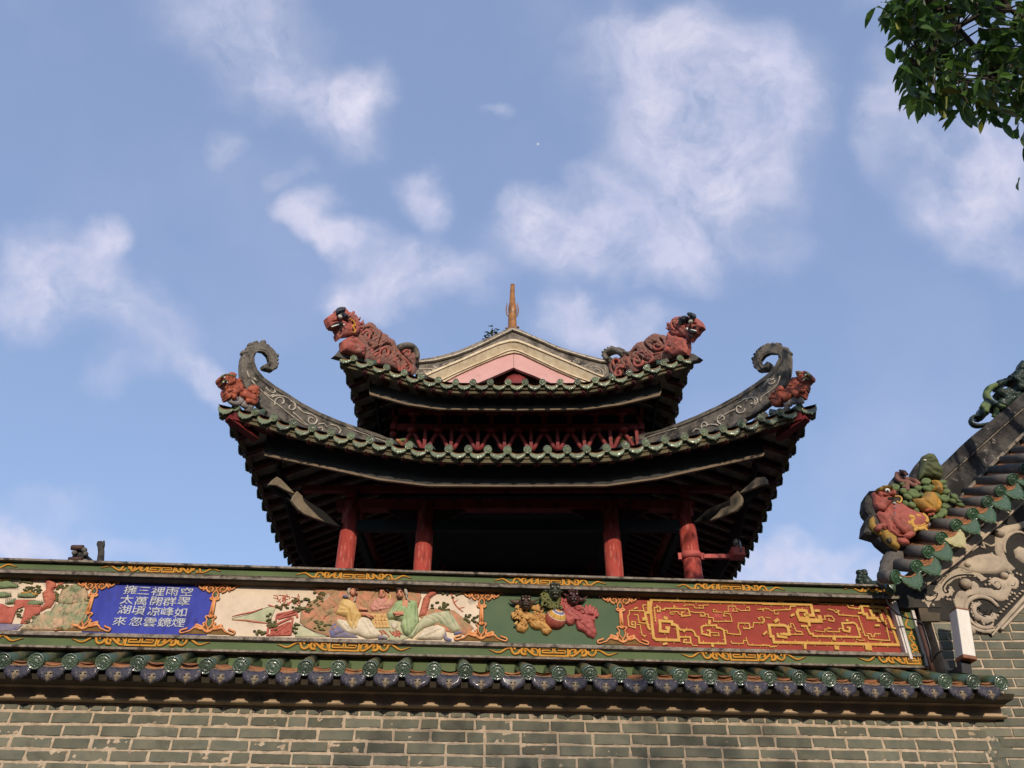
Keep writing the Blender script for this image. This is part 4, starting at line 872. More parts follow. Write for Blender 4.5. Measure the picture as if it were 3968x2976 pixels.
def lion(name, label, body_m, face_m, bodies, manes, legs, head, ears, tail=(), dn=0.):
    r0 = RL(dn); a, z = r0.xy(*head[0]); t = thing(name, label, 'lion relief', WF, (a, NP, z-.15), 'relief lions playing with the ball')
    r_ = RL(dn)
    for pts, h, gr in bodies: r_.puff(pts, h, grs(gr, .010, .006), g=.0075, skirt=.01, nz=.12, ns=60, cv=.010, cs=120.)
    for pts, w in legs: r_.stroke(pts, w, .035, -.01)
    b = part('body', r_.mb, body_m, t)
    r_ = RL(dn); rr = random.Random(len(label))
    for (x0, y0, x1, y1, n) in manes:
        for _ in range(n):
            x, y = rr.uniform(x0, x1), rr.uniform(y0, y1)
            an = rr.uniform(.3, 2.6); l_ = rr.uniform(50, 80); P_ = [(x, y), (x+l_*.5*math.cos(an), y+l_*.5*math.sin(an)), (x+l_*math.cos(an+.7), y+l_*math.sin(an+.7))]
            r_.mb.stroke(r_.p(P_), [.008, .010, .0015], .020, NP-dn-.03-rr.uniform(0, .02))
    for pts, w in tail: r_.stroke(pts, w, .02, -.01)
    part('mane', r_.mb, body_m, b)
    r_ = RL(dn); (hx, hy), (rx, rz) = head; X, Y = r_.xy(hx, hy); y0 = NP-dn-.075
    mb = r_.mb
    mb.blob(X, y0+.02, Y, rx, .05, rz, seg=16); mb.blob(X, y0-.01, Y-rz*.25, rx*.72, .05, rz*.5, seg=14)                    # skull and muzzle
    mb.blob(X, y0-.045, Y-.012, rx*.42, .022, rz*.22, seg=12)                                                            # nose
    for sg in (-1, 1):
        mb.blob(X+sg*rx*.45, y0-.03, Y+rz*.32, rx*.26, .022, rz*.22, seg=10); mb.blob(X+sg*rx*.40, y0-.036, Y-rz*.22, rx*.28, .024, rz*.16, seg=10)
        mb.blob(X+sg*rx*.5, y0-.015, Y+rz*.72, rx*.34, .03, rz*.22, seg=10)
    mb.blob(X, y0-.02, Y-rz*.78, rx*.46, .03, rz*.18, seg=12); mb.blob(X, y0+.0, Y+rz*.85, rx*.4, .03, rz*.22, seg=10)
    for pts in ears: mb.puff(r_.p(pts), y0+.03, .012, g=.008, skirt=.008, two=.004)
    h = part('head', mb, face_m, t)
    e = MB(); e.blob(X, y0-.036, Y-rz*.50, rx*.42, .02, rz*.2, seg=12); part('mouth', e, M['black'], h)
    e = MB()
    for sg in (-1, 1):
        e.blob(X+sg*rx*.45, y0-.046, Y+rz*.32, rx*.12, .012, rz*.11, seg=8); e.blob(X+sg*rx*.22, y0-.05, Y-rz*.40, .004, .006, .008, seg=6)
    part('eyes_and_teeth', e, M['hair'], h)
lion('relief_lion', 'ochre relief lion with a dark face, left of the striped ball', M['liongold'], M['liondark'],
     [([(290,640),(400,600),(560,680),(700,720),(860,700),(960,720),(960,900),(1060,1020),(1110,1080),(1000,1180),(900,1150),(860,1060),(740,1060),(640,1010),(600,920),(560,900),(600,1020),(500,1130),(350,1090),(310,960),(400,920),(400,840),(320,760)], .05,
       [[(560,880),(700,900),(820,860)], [(700,920),(760,1010)], [(800,880),(1000,1000)], [(440,960),(460,1040),(540,1020)], [(900,1060),(1040,1060)], [(620,760),(760,820),(900,760)]])],
     [(300,560,560,840,34), (560,700,900,880,22), (330,900,600,960,6)], [([(270,700),(280,800),(350,760)], [.02,.022,.014])], ((520,540),(.058,.062)),
     [[(400,440),(330,450),(230,460),(165,435),(220,510),(290,540),(380,540)], [(640,490),(720,450),(840,430),(760,470),(700,520),(650,540)]],
     [([(700,640),(720,580),(760,560)], [.02,.022,.004]), ([(760,660),(790,560),(800,510)], [.02,.018,.003]), ([(820,680),(850,590),(900,550)], [.02,.016,.003]), ([(850,700),(890,640),(900,600)], [.016,.012,.003])])
lion('relief_lion', 'olive green relief lion whose dark head rises above the striped ball', M['liongreen'], mat('green_lion_face', (72, 76, 56), (50, 52, 40), sc=14, rough=.5, dirt=[((130,134,100), 20, .64, .6)], bump=.5, bsc=60),
     [([(830,220),(900,330),(960,480),(1000,570),(1100,590),(1250,560),(1300,440),(1280,300),(1100,300),(950,260)], .05, [[(950,420),(1060,520)], [(1000,360),(1100,480)]])],
     [(860,300,1020,540,26), (1000,470,1240,570,22), (1060,570,1300,610,12)], [], ((1140,290),(.058,.075)),
     [[(1000,250),(940,230),(890,205),(910,240),(900,270),(980,290)], [(1240,230),(1290,220),(1335,215),(1300,260),(1320,290),(1250,280)]], dn=.03)
lion('relief_lion', 'rose red relief lion with raised tail, right of the striped ball', M['lionred'], mat('red_lion_face', (88, 48, 46), (56, 36, 34), sc=14, rough=.5, dirt=[((170,100,96), 20, .64, .6)], bump=.5, bsc=60),
     [([(1260,420),(1300,360),(1440,480),(1600,560),(1700,660),(1800,720),(1960,760),(2060,720),(2010,880),(2020,1000),(2060,1120),(2000,1250),(1850,1200),(1800,1130),(1740,1100),(1640,1060),(1590,900),(1560,950),(1460,970),(1400,920),(1340,820),(1320,640),(1260,560)], .055,
       [[(1440,780),(1440,900),(1540,900)], [(1700,700),(1780,820),(1960,860)], [(1740,980),(1860,1080),(1980,1060)], [(1640,880),(1700,1000)], [(1900,1100),(1900,1180),(2000,1180)]])],
     [(1270,420,1480,640,22), (1400,580,1760,700,26), (1600,800,2000,880,20), (1480,560,1760,600,10)], [([(1350,800),(1370,780),(1400,800)], .018)], ((1530,430),(.060,.066)),
     [[(1420,350),(1370,320),(1320,300),(1340,350),(1400,390)], [(1660,390),(1740,420),(1845,370),(1780,460),(1700,500),(1650,470)]],
     [([(1860,740),(1830,640),(1830,520)], [.028,.024,.005]), ([(1910,740),(1900,600),(1930,530)], [.026,.022,.005]), ([(1960,740),(1970,640),(2000,560)], [.024,.02,.005]), ([(2000,760),(2030,680),(2060,610)], [.022,.016,.004]), ([(2040,780),(2070,740),(2085,700)], [.016,.012,.004])])

# --- red fretwork panel
tr = panel('fretwork_panel', 'brick red panel covered with ochre key-fret scrolls, at the right end of the parapet', 'relief panel', ax4, ex, M['redbg'])
fa, fb_ = Z(2400, 2270, 560), Z(2950, 2280, 560)
def stepify(Q, w):
    out = [Q[0]]; u = max(.022, w*1.5)
    for (x0, y0), (x1, y1) in zip(Q, Q[1:]):
        dx, dy = x1-x0, y1-y0
        if min(abs(dx), abs(dy)) < u*.8: out.append((x1, y1)); continue
        n = max(1, int(min(abs(dx), abs(dy))/u))
        for i in range(n):
            out.append((x0+dx*(i+1)/n, y0+dy*i/n)); out.append((x0+dx*(i+1)/n, y0+dy*(i+1)/n))
    return out
def fret(zm, L, k, spikes=True):
    r_ = Rel(WF, zm, NP); rr = random.Random(int(k*100))
    for pts, w in L:
        w = w*.66 if w < .024 else w*.74; w = max(w, .0046); Q = stepify(r_.p(pts), w); r_.mb.stroke(Q, w, .010 + w*.35, NP, smooth=0, sq=True)
        if spikes:
            for (x0, y0), (x1, y1) in zip(Q, Q[1:]):
                L_ = math.hypot(x1-x0, y1-y0); n = int(L_/.055)
                for i in range(n):
                    t = (i+.6)/n; x, y = x0+(x1-x0)*t, y0+(y1-y0)*t; nx, ny = -(y1-y0)/L_, (x1-x0)/L_; sg = 1 if (i+len(Q)) % 2 else -1
                    ln = w+.010+w*.5; r_.mb.stroke([(x, y), (x+nx*sg*ln, y+ny*sg*ln)], [min(.006, w*.8), .0035], .010, NP, smooth=0)
    return r_
def stepspiral(cx, cy, w, h, turns=3, cw=1):
    pts = [(cx+w, cy+h)]; a, b, c, d = cx-w, cx+w, cy-h, cy+h
    pts = []; l, r_, t, b_ = cx-w, cx+w, cy-h, cy+h
    pts.append((l, b_)); pts.append((l, t)); pts.append((r_, t)); pts.append((r_, b_)); pts.append((l+w*.55, b_)); pts.append((l+w*.55, t+h*.6)); pts.append((r_-w*.55, t+h*.6)); pts.append((r_-w*.55, b_-h*.55))
    return pts if cw > 0 else [(2*cx-x, y) for x, y in pts]
A = [([(2230,268),(485,250),(470,330),(500,640),(520,800),(560,830),(870,840),(880,620),(840,600),(800,555),(660,545),(620,620),(620,700),(740,710),(750,650),(700,650)], .020),
     ([(440,240),(440,420),(400,500),(440,640),(470,680)], .018), ([(860,210),(900,215)], .035), ([(700,520),(710,480)], .028), ([(380,490),(390,540)], .034), ([(690,880),(700,910)], .030),
     ([(410,300),(360,340),(375,390),(150,385),(150,440),(125,470),(140,620),(240,650),(240,560),(190,550),(185,600),(215,600)], .0085), ([(240,340),(250,360)], .028),
     ([(220,450),(280,450),(300,570),(400,580)], .0085), ([(260,600),(320,640),(345,760),(400,770),(370,790)], .007),
     ([(550,560),(530,340),(570,310),(620,340),(620,400),(580,400),(580,370)], .010), ([(640,370),(690,370),(690,350),(1050,360),(1080,460),(950,470),(950,410),(990,410)], .0105), ([(820,330),(850,330)], .022),
     ([(770,410),(890,400),(910,440),(950,445)], .007), ([(770,415),(780,440),(830,440)], .007), ([(1080,400),(1150,415),(1290,415),(1310,470),(1240,470),(1250,440)], .008), ([(1300,440),(1360,490),(1430,495),(1440,550),(1680,550),(1710,500),(1690,440),(1600,420),(1590,470),(1630,470)], .0075),
     ([(980,320),(1000,300),(1130,300),(1150,345),(1280,350),(1280,310),(1200,310)], .007), ([(1280,300),(1355,305)], .006), ([(1590,400),(1660,370),(1660,315),(1770,320),(1800,400),(1730,395),(1740,350)], .007), ([(1570,410),(1440,405),(1430,370),(1470,370)], .007), ([(1800,355),(1850,385),(1990,385),(1980,330),(1940,340)], .007),
     ([(900,640),(930,680),(1100,680),(1140,710),(1160,770),(1210,790),(1220,880),(1560,890),(1590,680),(1530,650),(1480,610),(1290,615),(1250,640),(1260,740),(1380,770),(1380,690),(1330,690)], .013), ([(1350,560),(1390,570)], .030), ([(1400,920),(1440,920)], .022), ([(980,690),(1000,710)], .022),
     ([(900,860),(920,790),(1080,790),(1090,880),(980,870),(990,830),(1030,830)], .011), ([(1090,870),(1120,920),(1190,920)], .007), ([(1390,720),(1480,725),(1520,770),(1420,760)], .007),
     ([(1600,690),(1650,735),(1800,750),(1840,700),(1810,650),(1820,575),(1980,580),(1995,660),(1900,660),(1895,630)], .009), ([(1995,640),(2040,640),(2050,570),(2200,575)], .008), ([(2200,540),(2190,480),(2120,500),(2150,530)], .008),
     ([(1700,850),(1720,885),(1890,890),(1900,840),(1950,850),(1930,790)], .008), ([(1950,850),(1970,910),(2200,920)], .008), ([(2100,365),(2200,370),(2190,400)], .006), ([(1720,195),(1720,250)], .020), ([(1610,200),(1800,205)], .012)]
B = [([(0,235),(720,250),(760,290),(790,420),(700,470),(570,460),(540,380),(560,340),(680,350),(700,410),(640,410)], .022), ([(240,180),(330,190)], .034), ([(840,330),(850,370)], .036), ([(460,400),(480,430)], .030), ([(560,480),(680,500),(770,500),(880,420)], .026), ([(700,550),(740,550)], .034),
     ([(600,580),(700,620),(740,700),(790,735),(1440,750),(1490,680),(1450,560),(1400,530),(1270,540),(1240,590),(1250,650),(1340,670),(1350,610),(1300,600)], .014), ([(1080,760),(1130,780)], .028), ([(1300,480),(1310,510)], .020), ([(1490,620),(1500,650)], .022),
     ([(300,690),(300,700),(390,710),(400,600),(340,570),(150,570),(120,620),(140,740),(190,830),(2050,870),(2080,830),(2010,640),(1930,420),(1880,300),(1580,270),(1540,340),(1560,400),(1620,460),(1780,500),(1830,430),(1800,350),(1660,350),(1690,420),(1730,420)], .020), ([(240,690),(250,740),(390,760)], .018), ([(210,480),(240,520)], .036), ([(40,680),(60,700)], .036), ([(640,890),(680,900)], .036), ([(1580,910),(1680,920)], .034), ([(1700,200),(1660,220)], .034), ([(1500,370),(1510,400)], .034), ([(2040,600),(2060,640)], .032), ([(1760,560),(1770,590)], .034), ([(1110,910),(1180,920)], .026),
     ([(0,320),(110,320),(140,350),(190,350),(200,400),(250,400),(250,370)], .007), ([(180,340),(430,330),(440,280),(520,280)], .009), ([(0,470),(40,470),(40,520),(0,520)], .008), ([(60,450),(140,460)], .006),
     ([(410,560),(420,600),(450,600),(440,540),(480,550),(530,660),(610,670),(630,710),(450,710),(410,640)], .008), ([(590,170),(600,190),(760,190)], .007), ([(770,220),(830,220),(860,190),(850,160)], .007), ([(860,180),(880,240),(1270,245),(1290,200)], .009), ([(900,170),(950,200)], .007), ([(1000,170),(1100,175)], .006),
     ([(1290,200),(1330,300),(1490,320),(1500,280)], .009), ([(1330,200),(1400,200),(1400,270),(1350,260)], .009), ([(1010,320),(1100,340),(1130,370),(1180,410),(1440,430),(1490,470),(1580,730),(1640,780),(1880,800),(1940,730),(1890,490)], .009), ([(1130,330),(1190,350),(1150,370)], .006),
     ([(830,490),(920,480),(960,430),(1070,430),(1110,480),(1100,510),(1030,500),(1030,470)], .009), ([(810,650),(850,660),(940,670),(960,630),(1060,620),(1010,600)], .006), ([(980,640),(1010,665),(1150,670),(1180,620),(1240,620)], .008), ([(1600,700),(1680,740),(1720,740),(1730,700),(1820,700)], .008), ([(1440,780),(1500,800),(1560,770)], .007), ([(0,870),(120,880),(130,900),(230,890)], .010)]
ra = fret(fa, A, .1); rb = fret(fb_, B, .2)
mm = ra.mb; b0 = len(mm.v); mm.v += rb.mb.v; mm.t += rb.mb.t; mm.f += [tuple(i+b0 for i in f) for f in rb.mb.f]; mm.m += rb.mb.m; mm.s += rb.mb.s
part('key_fret_scrolls', mm, M['goldpale'], tr)
# ------------------------------------------------------------ the pavilion behind the wall
PX, PY = .07, 12.3
pav = thing('pavilion', 'red-columned pavilion with two upturned green-edged roofs rising behind the wall', 'pavilion', WORLD, (PX, PY, 0))
Llow = [6.598, 6.600, 6.604, 6.608, 6.621, 6.651, 6.700, 6.738, 6.785, 6.847, 6.903, 6.973, 7.073, 7.167, 7.255, 7.35]
Lup = [8.200, 8.202, 8.200, 8.204, 8.233, 8.288, 8.363, 8.461, 8.559, 8.657, 8.76]
LOW = dict(hx=3.66, hy=3.70, b=.18, E=Llow, y0=8.6, inx=1.9, iny=1.95, zin=7.36, sp=.2494, n=15, r=.052)
UPP = dict(hx=2.50, hy=2.90, b=.12, E=Lup, y0=9.4, inx=1.45, iny=1.75, zin=8.78, sp=.2546, n=10, r=.045)
def eave_z(Rf, i):                     # i: how many tiles from the middle (0..n)
    E = Rf['E']; i = min(max(i-.5, 0), len(E)-1.001); k = int(i); return E[k] + (E[k+1]-E[k])*(i-k)
def epoint(Rf, side, a, out=0., dz=0.):  # side 0 front,1 right,2 back,3 left; a in -1..1 along the eave; out = metres inward
    hx, hy = (Rf['hx'], Rf['hy']) if side % 2 == 0 else (Rf['hy'], Rf['hx'])
    b = Rf['b']*abs(a)**5
    x, y = a*(hx+b), -(hy+b)+out
    s = (Rf['y0'] - 0*CZ); yy = Rf['hy']+b
    z = eave_z(Rf, abs(a)*Rf['n']) ; z = CZ + (z-CZ)*((PY-yy)/Rf['y0'] if side == 0 else (PY-Rf['hy']-b)/Rf['y0'])
    an = side*math.pi/2; c, s_ = round(math.cos(an)), round(math.sin(an))
    return Vector((PX + x*c - y*s_, PY + x*s_ + y*c, z + dz))
def rpoint(Rf, side, a, t, dz=0.):     # on the roof surface, t = 0 eave .. 1 inner ring
    e = epoint(Rf, side, a); ix, iy = (Rf['inx'], Rf['iny']) if side % 2 == 0 else (Rf['iny'], Rf['inx'])
    an = side*math.pi/2; c, s_ = round(math.cos(an)), round(math.sin(an)); x, y = a*ix, -iy
    i = Vector((PX + x*c - y*s_, PY + x*s_ + y*c, Rf['zin']))
    p = e.lerp(i, t); sag = .30*abs(a)**3 + .10
    p.z = e.z + (Rf['zin']-e.z)*(t*(1-sag) + sag*t*t) + dz; return p
def roof(Rf, name):
    mb = MB()
    for s in range(4): mb.grid(lambda u, v, s=s: tuple(rpoint(Rf, s, u*2-1, v)), 40, 10)
    r = part(name, mb, M['darktile'], pav)
    mb = MB()
    for s in range(4): mb.grid(lambda u, v, s=s: tuple(rpoint(Rf, s, u*2-1, .02+.98*v, -.11)), 40, 10, flip=True)
    part('soffit', mb, M['soffit'], r)
    rest = MB()
    for s in range(4):
        n = Rf['n'] if s % 2 == 0 else int((Rf['hy']-.0)/Rf['sp'])
        for k in range(-n, n+1):
            a = k/(n+.3) if s % 2 == 0 else k/(n+.5)
            # rafters run straight in, parallel, and stop at the hip
            hx = Rf['hx'] if s % 2 == 0 else Rf['hy']; hyv = Rf['hy'] if s % 2 == 0 else Rf['hx']
            ix, iy = (Rf['inx'], Rf['iny']) if s % 2 == 0 else (Rf['iny'], Rf['inx'])
            X = a*hx; pts = []
            for t in np.linspace(.055, 1, 9):
                w = hx + (ix-hx)*t
                if abs(X) > w + .02: break
                pts.append(rpoint(Rf, s, X/w, t, -.155))
            if len(pts) > 1:
                own = s == 0 or (s % 2 and Rf is LOW); rf = MB() if own else rest
                d = (pts[1]-pts[0]).normalized(); sd_ = d.cross(Vector((0, 0, 1))).normalized()
                for p, q in zip(pts, pts[1:]):
                    vs = []
                    for pp in (p, q):
                        for ox, oz in ((-.036, .045), (-.036, -.045), (.036, -.045), (.036, .045)): vs.append(tuple(pp + sd_*ox + Vector((0, 0, oz))))
                    rf.add(vs, [(0, 1, 5, 4), (1, 2, 6, 5), (2, 3, 7, 6), (0, 3, 2, 1), (4, 5, 6, 7)], 0, False)
                tip = pts[0] - d*.05
                p = pts[0]; vs = [tuple(p + sd_*ox + Vector((0, 0, oz))) for ox, oz in ((-.036, .045), (-.036, -.045), (.036, -.045), (.036, .045))] + [tuple(tip + Vector((0, 0, -.005)))]
                rf.add(vs, [(0, 4, 1), (1, 4, 2), (2, 4, 3), (3, 4, 0)], 0, False)
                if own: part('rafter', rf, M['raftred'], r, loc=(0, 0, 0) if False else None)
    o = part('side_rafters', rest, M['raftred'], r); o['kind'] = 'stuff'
    eb = MB()
    for s in range(4):
        def fe(u, v, s=s):
            p = epoint(Rf, s, (u*2-1)*.995, .035 + .03*v, -.055-.085*v); return tuple(p)
        eb.grid(fe, 60, 1, flip=True, sm=True)
        eb.grid(lambda u, v, s=s: tuple(epoint(Rf, s, (u*2-1)*.99, .065+.06*v, -.14+.005*v)), 60, 1, flip=True)
    part('eave_board', eb, M['olive'], r)
    return r
rl = roof(LOW, 'lower_roof'); ru = roof(UPP, 'upper_roof')

def crescent_drip(sc=1., tint=1., m='pgreen'):
    mb = MB(); mb.tint = tint
    hf = [(.100, .034), (.102, .014), (.092, .002), (.091, -.014), (.076, -.024), (.070, -.038), (.050, -.044), (.038, -.055), (.014, -.058)]
    o = [(-.06, .014), (-.03, .006), (0, .003), (.03, .006), (.06, .014)] + hf + [(0, -.076)] + [(-x, z) for x, z in hf[::-1]]
    o = [(x*sc, z*sc) for x, z in o]
    mb.puff(o, 0, .008, g=.012*sc, w=.012, skirt=.004, two=.012, nz=.5, ns=160)
    mb.stroke([(-.098*sc, .038*sc), (-.05*sc, .015*sc), (0, .007*sc), (.05*sc, .015*sc), (.098*sc, .038*sc)], .004, .006, -.003, m=1)
    Mx = Matrix.Rotation(R(-4), 4, 'X'); mb.v = [tuple(Mx @ Vector(v)) for v in mb.v]
    return mb.mesh('drip_tile', [M[m], M['clay']])
def caps(r, L, m_tube, tint): return round_tile_mesh('round_tile', r, L, m_tube, M['pgreen'], tint, R(14))
capL = [caps(.051, .5, M['greytile'], t) for t in (.75, .9, 1., 1.15, 1.3)]; dripL = [crescent_drip(1.02, t, m_) for t, m_ in ((.75, 'pgreen'), (.95, 'pgreen'), (1.1, 'pgreen'), (.85, 'olivedrip'), (1.25, 'pgreen'), (1.05, 'olivedrip'))]
capU = [caps(.0485, .5, M['greytile'], t) for t in (.75, .9, 1., 1.15, 1.3)]; dripU = [crescent_drip(.98, t, m_) for t, m_ in ((.8, 'pgreen'), (1., 'pgreen'), (.9, 'olivedrip'), (1.2, 'pgreen'), (1.1, 'olivedrip'))]
def a_of(Rf, X):
    a = X/Rf['hx']
    for _ in range(12): a = X/(Rf['hx'] + Rf['b']*abs(a)**5)
    return a
def eave_tiles(Rf, r, cs, ds):
    n = Rf['n']; sp = Rf['sp']; sc_ = (Rf['hx']+Rf['b']-.085)/(n*sp); sc_ = min(sc_, 1.)
    f = lambda q: q*sp*(1 if abs(q) < n*.5 else 1+(sc_-1)*((abs(q)/n-.5)*2)**1.5)
    for k in range(-n, n+1):
        a = a_of(Rf, f(k)); p = epoint(Rf, 0, a)
        sl = (epoint(Rf, 0, min(1, a+.01)).z - epoint(Rf, 0, max(-1, a-.01)).z)/(.02*Rf['hx'])
        part('drip_tile', random.choice(ds), None, r, loc=(p.x, p.y, p.z-.062), rot=(random.uniform(-.09, .09), -math.atan(sl)*.9 + random.uniform(-.05, .05), random.uniform(-.06, .06)))
    for k in range(-n, n):
        p = epoint(Rf, 0, a_of(Rf, f(k+.5)))
        part('round_tile', random.choice(cs), None, r, loc=(p.x+random.uniform(-.006, .006), p.y-.02, p.z+random.uniform(-.005, .005)), rot=(random.uniform(-.06, .06), 0, random.uniform(-.07, .07)))
# parts hang on the pavilion, so give their roofs the same base point
BASE[rl.name] = Vector((0, 0, 0)); BASE[ru.name] = Vector((0, 0, 0))
eave_tiles(LOW, rl, capL, dripL); eave_tiles(UPP, ru, capU, dripU)
def side_tiles(Rf, r):
    for s in (1, 3):
        mb = MB(); n = int(Rf['hy']/.27)
        for k in range(-n, n+1):
            a = k/(n+.35)
            for kind in (0, 1):
                aa = a + (.5/(n+.35) if kind else 0)
                if aa > 1: continue
                p = epoint(Rf, s, aa); src = capL[1] if kind else dripL[1]
                out = Vector((1, 0, 0)) if s == 1 else Vector((-1, 0, 0)); rz = math.pi/2 if s == 1 else -math.pi/2
                sl = (epoint(Rf, s, min(1, aa+.01)).z - epoint(Rf, s, max(-1, aa-.01)).z)/(.02*Rf['hy'])
                Mx = Matrix.Translation(p + (out*.02 if kind else Vector((0, 0, -.062)))) @ Matrix.Rotation(rz, 4, 'Z') @ Matrix.Rotation(-math.atan(sl) if not kind else 0, 4, 'Y')
                vs = [tuple(Mx @ v.co) for v in src.vertices]
                mb.add(vs, [tuple(q.vertices) for q in src.polygons], 0)
        part('side_eave_tiles', mb, M['glaze'], r)
side_tiles(LOW, rl); side_tiles(UPP, ru)
# tile rows running up the two front slopes
for Rf, r in ((LOW, rl), (UPP, ru)):
    mb = MB()
    for s in (0, 1, 3):
        n = Rf['n']
        hx = Rf['hx'] if s == 0 else Rf['hy']; ix = Rf['inx'] if s == 0 else Rf['iny']
        for k in range(-n, n):
            X = (k+.5)*Rf['sp'] if s == 0 else (k+.5)/n*hx; pts = []
            for t in np.linspace(.02, 1, 8):
                w = hx+(ix-hx)*t
                if abs(X) > w: break
                pts.append(tuple(rpoint(Rf, s, X/w, t, .03)))
            if len(pts) > 1: mb.tube(pts, Rf['r'], 7)
    part('tile_rows', mb, M['greytile'], r)

# fascia boards following the eaves, bent at two places
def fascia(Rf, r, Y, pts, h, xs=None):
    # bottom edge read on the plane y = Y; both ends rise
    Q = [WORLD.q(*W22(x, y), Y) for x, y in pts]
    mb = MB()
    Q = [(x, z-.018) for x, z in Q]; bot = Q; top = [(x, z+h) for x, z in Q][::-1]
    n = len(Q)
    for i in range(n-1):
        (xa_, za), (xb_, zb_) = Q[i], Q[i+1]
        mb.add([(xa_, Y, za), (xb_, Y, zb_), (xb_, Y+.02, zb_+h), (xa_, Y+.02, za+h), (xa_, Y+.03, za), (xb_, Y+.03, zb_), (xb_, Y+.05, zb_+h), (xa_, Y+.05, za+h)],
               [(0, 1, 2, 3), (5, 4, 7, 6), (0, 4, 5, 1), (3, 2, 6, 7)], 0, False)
    part('fascia_board', mb, M['fasciashade'], r)
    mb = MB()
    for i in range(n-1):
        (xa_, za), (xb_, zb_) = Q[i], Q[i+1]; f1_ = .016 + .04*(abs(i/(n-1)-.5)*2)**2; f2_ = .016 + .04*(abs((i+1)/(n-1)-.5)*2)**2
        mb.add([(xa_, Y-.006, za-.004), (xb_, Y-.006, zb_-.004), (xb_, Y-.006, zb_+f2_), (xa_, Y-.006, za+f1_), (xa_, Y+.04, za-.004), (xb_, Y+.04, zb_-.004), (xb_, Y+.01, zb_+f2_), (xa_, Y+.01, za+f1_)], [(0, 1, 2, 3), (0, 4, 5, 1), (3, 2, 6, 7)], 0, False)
    part('fascia_sunlit_lip', mb, M['taupe'], r)  # pale strip paints the sun reaching the board's foot, taller at the ends
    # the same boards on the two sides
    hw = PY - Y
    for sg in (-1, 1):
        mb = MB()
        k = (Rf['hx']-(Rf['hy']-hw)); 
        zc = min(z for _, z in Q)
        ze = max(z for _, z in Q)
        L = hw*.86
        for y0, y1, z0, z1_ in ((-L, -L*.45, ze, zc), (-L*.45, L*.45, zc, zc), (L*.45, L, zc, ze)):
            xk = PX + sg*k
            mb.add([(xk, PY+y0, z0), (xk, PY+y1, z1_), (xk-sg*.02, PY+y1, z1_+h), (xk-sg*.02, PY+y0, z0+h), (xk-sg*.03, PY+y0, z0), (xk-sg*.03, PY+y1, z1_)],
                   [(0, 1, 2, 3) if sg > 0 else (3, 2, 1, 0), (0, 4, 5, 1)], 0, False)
        part('side_fascia', mb, M['fasciashade'], r)
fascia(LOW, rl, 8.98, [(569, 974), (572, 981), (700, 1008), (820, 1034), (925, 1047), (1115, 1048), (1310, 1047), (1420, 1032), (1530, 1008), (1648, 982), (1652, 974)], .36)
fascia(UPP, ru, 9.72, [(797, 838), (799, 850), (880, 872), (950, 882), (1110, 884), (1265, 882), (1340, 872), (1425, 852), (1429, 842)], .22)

# timber frame
CY = 10.02; colx = [WORLD.q(1334, 2200, CY)[0], WORLD.q(1636, 2200, CY)[0], WORLD.q(2380, 2200, CY)[0], WORLD.q(2684, 2200, CY)[0]]
colm = MB(); colm.lathe([(.155, 0), (.19, .05), (.19, .12), (.15, .22), (.121, .25), (.122, 3), (.118, 6.56)], 32)
cm = colm.mesh('column', [M['redwood']])
for y in (CY, CY+2.25, CY+4.56):
    for x in colx: part('column', cm, None, pav, loc=(x, y, 0))
bm_ = MB()
def beam(y, z0, z1_, x0=-3.1, x1=3.2, t=.12): bm_.box(x0, x1, y-t/2, y+t/2, z0, z1_)
beam(9.93, 6.70, 6.785, -2.95, 3.1, .10); beam(CY, 6.46, 6.60, -2.45, 2.55, .16)
beam(CY+4.56, 6.46, 6.70, -3, 3.1, .14)
for x in (colx[0], colx[3]): bm_.box(x-.06, x+.06, CY-.2, CY+4.8, 6.60, 6.70)
part('red_beams', bm_, M['darkred'], pav)
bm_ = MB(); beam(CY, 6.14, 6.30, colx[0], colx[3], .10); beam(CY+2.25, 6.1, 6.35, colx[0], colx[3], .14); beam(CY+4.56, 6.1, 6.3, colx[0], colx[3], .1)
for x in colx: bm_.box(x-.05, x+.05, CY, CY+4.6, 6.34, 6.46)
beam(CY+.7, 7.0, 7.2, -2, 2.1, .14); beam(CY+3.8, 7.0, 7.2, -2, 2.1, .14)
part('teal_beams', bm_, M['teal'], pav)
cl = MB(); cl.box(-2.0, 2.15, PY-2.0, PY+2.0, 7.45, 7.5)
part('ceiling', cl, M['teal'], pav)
br = MB()
for x in (colx[1], colx[2]):
    for sg in (-1, 1): br.plate([(x+sg*.12, 6.46), (x+sg*.12, 6.14), (x+sg*.2, 6.2), (x+sg*.3, 6.3), (x+sg*.55, 6.46)], CY-.03, CY+.03, .004)
# carved screens between the back columns
for i in range(3):
    x0, x1 = colx[i], colx[i+1]; n = int((x1-x0)/.22)
    for k in range(1, n): br.box(x0+(x1-x0)*k/n-.012, x0+(x1-x0)*k/n+.012, CY+2.2, CY+2.23, 5.2, 6.1)
    for z_ in (5.2, 5.5, 5.8, 6.05): br.box(x0, x1, CY+2.195, CY+2.225, z_, z_+.03)
part('carved_screens', br, M['deepred'], pav)

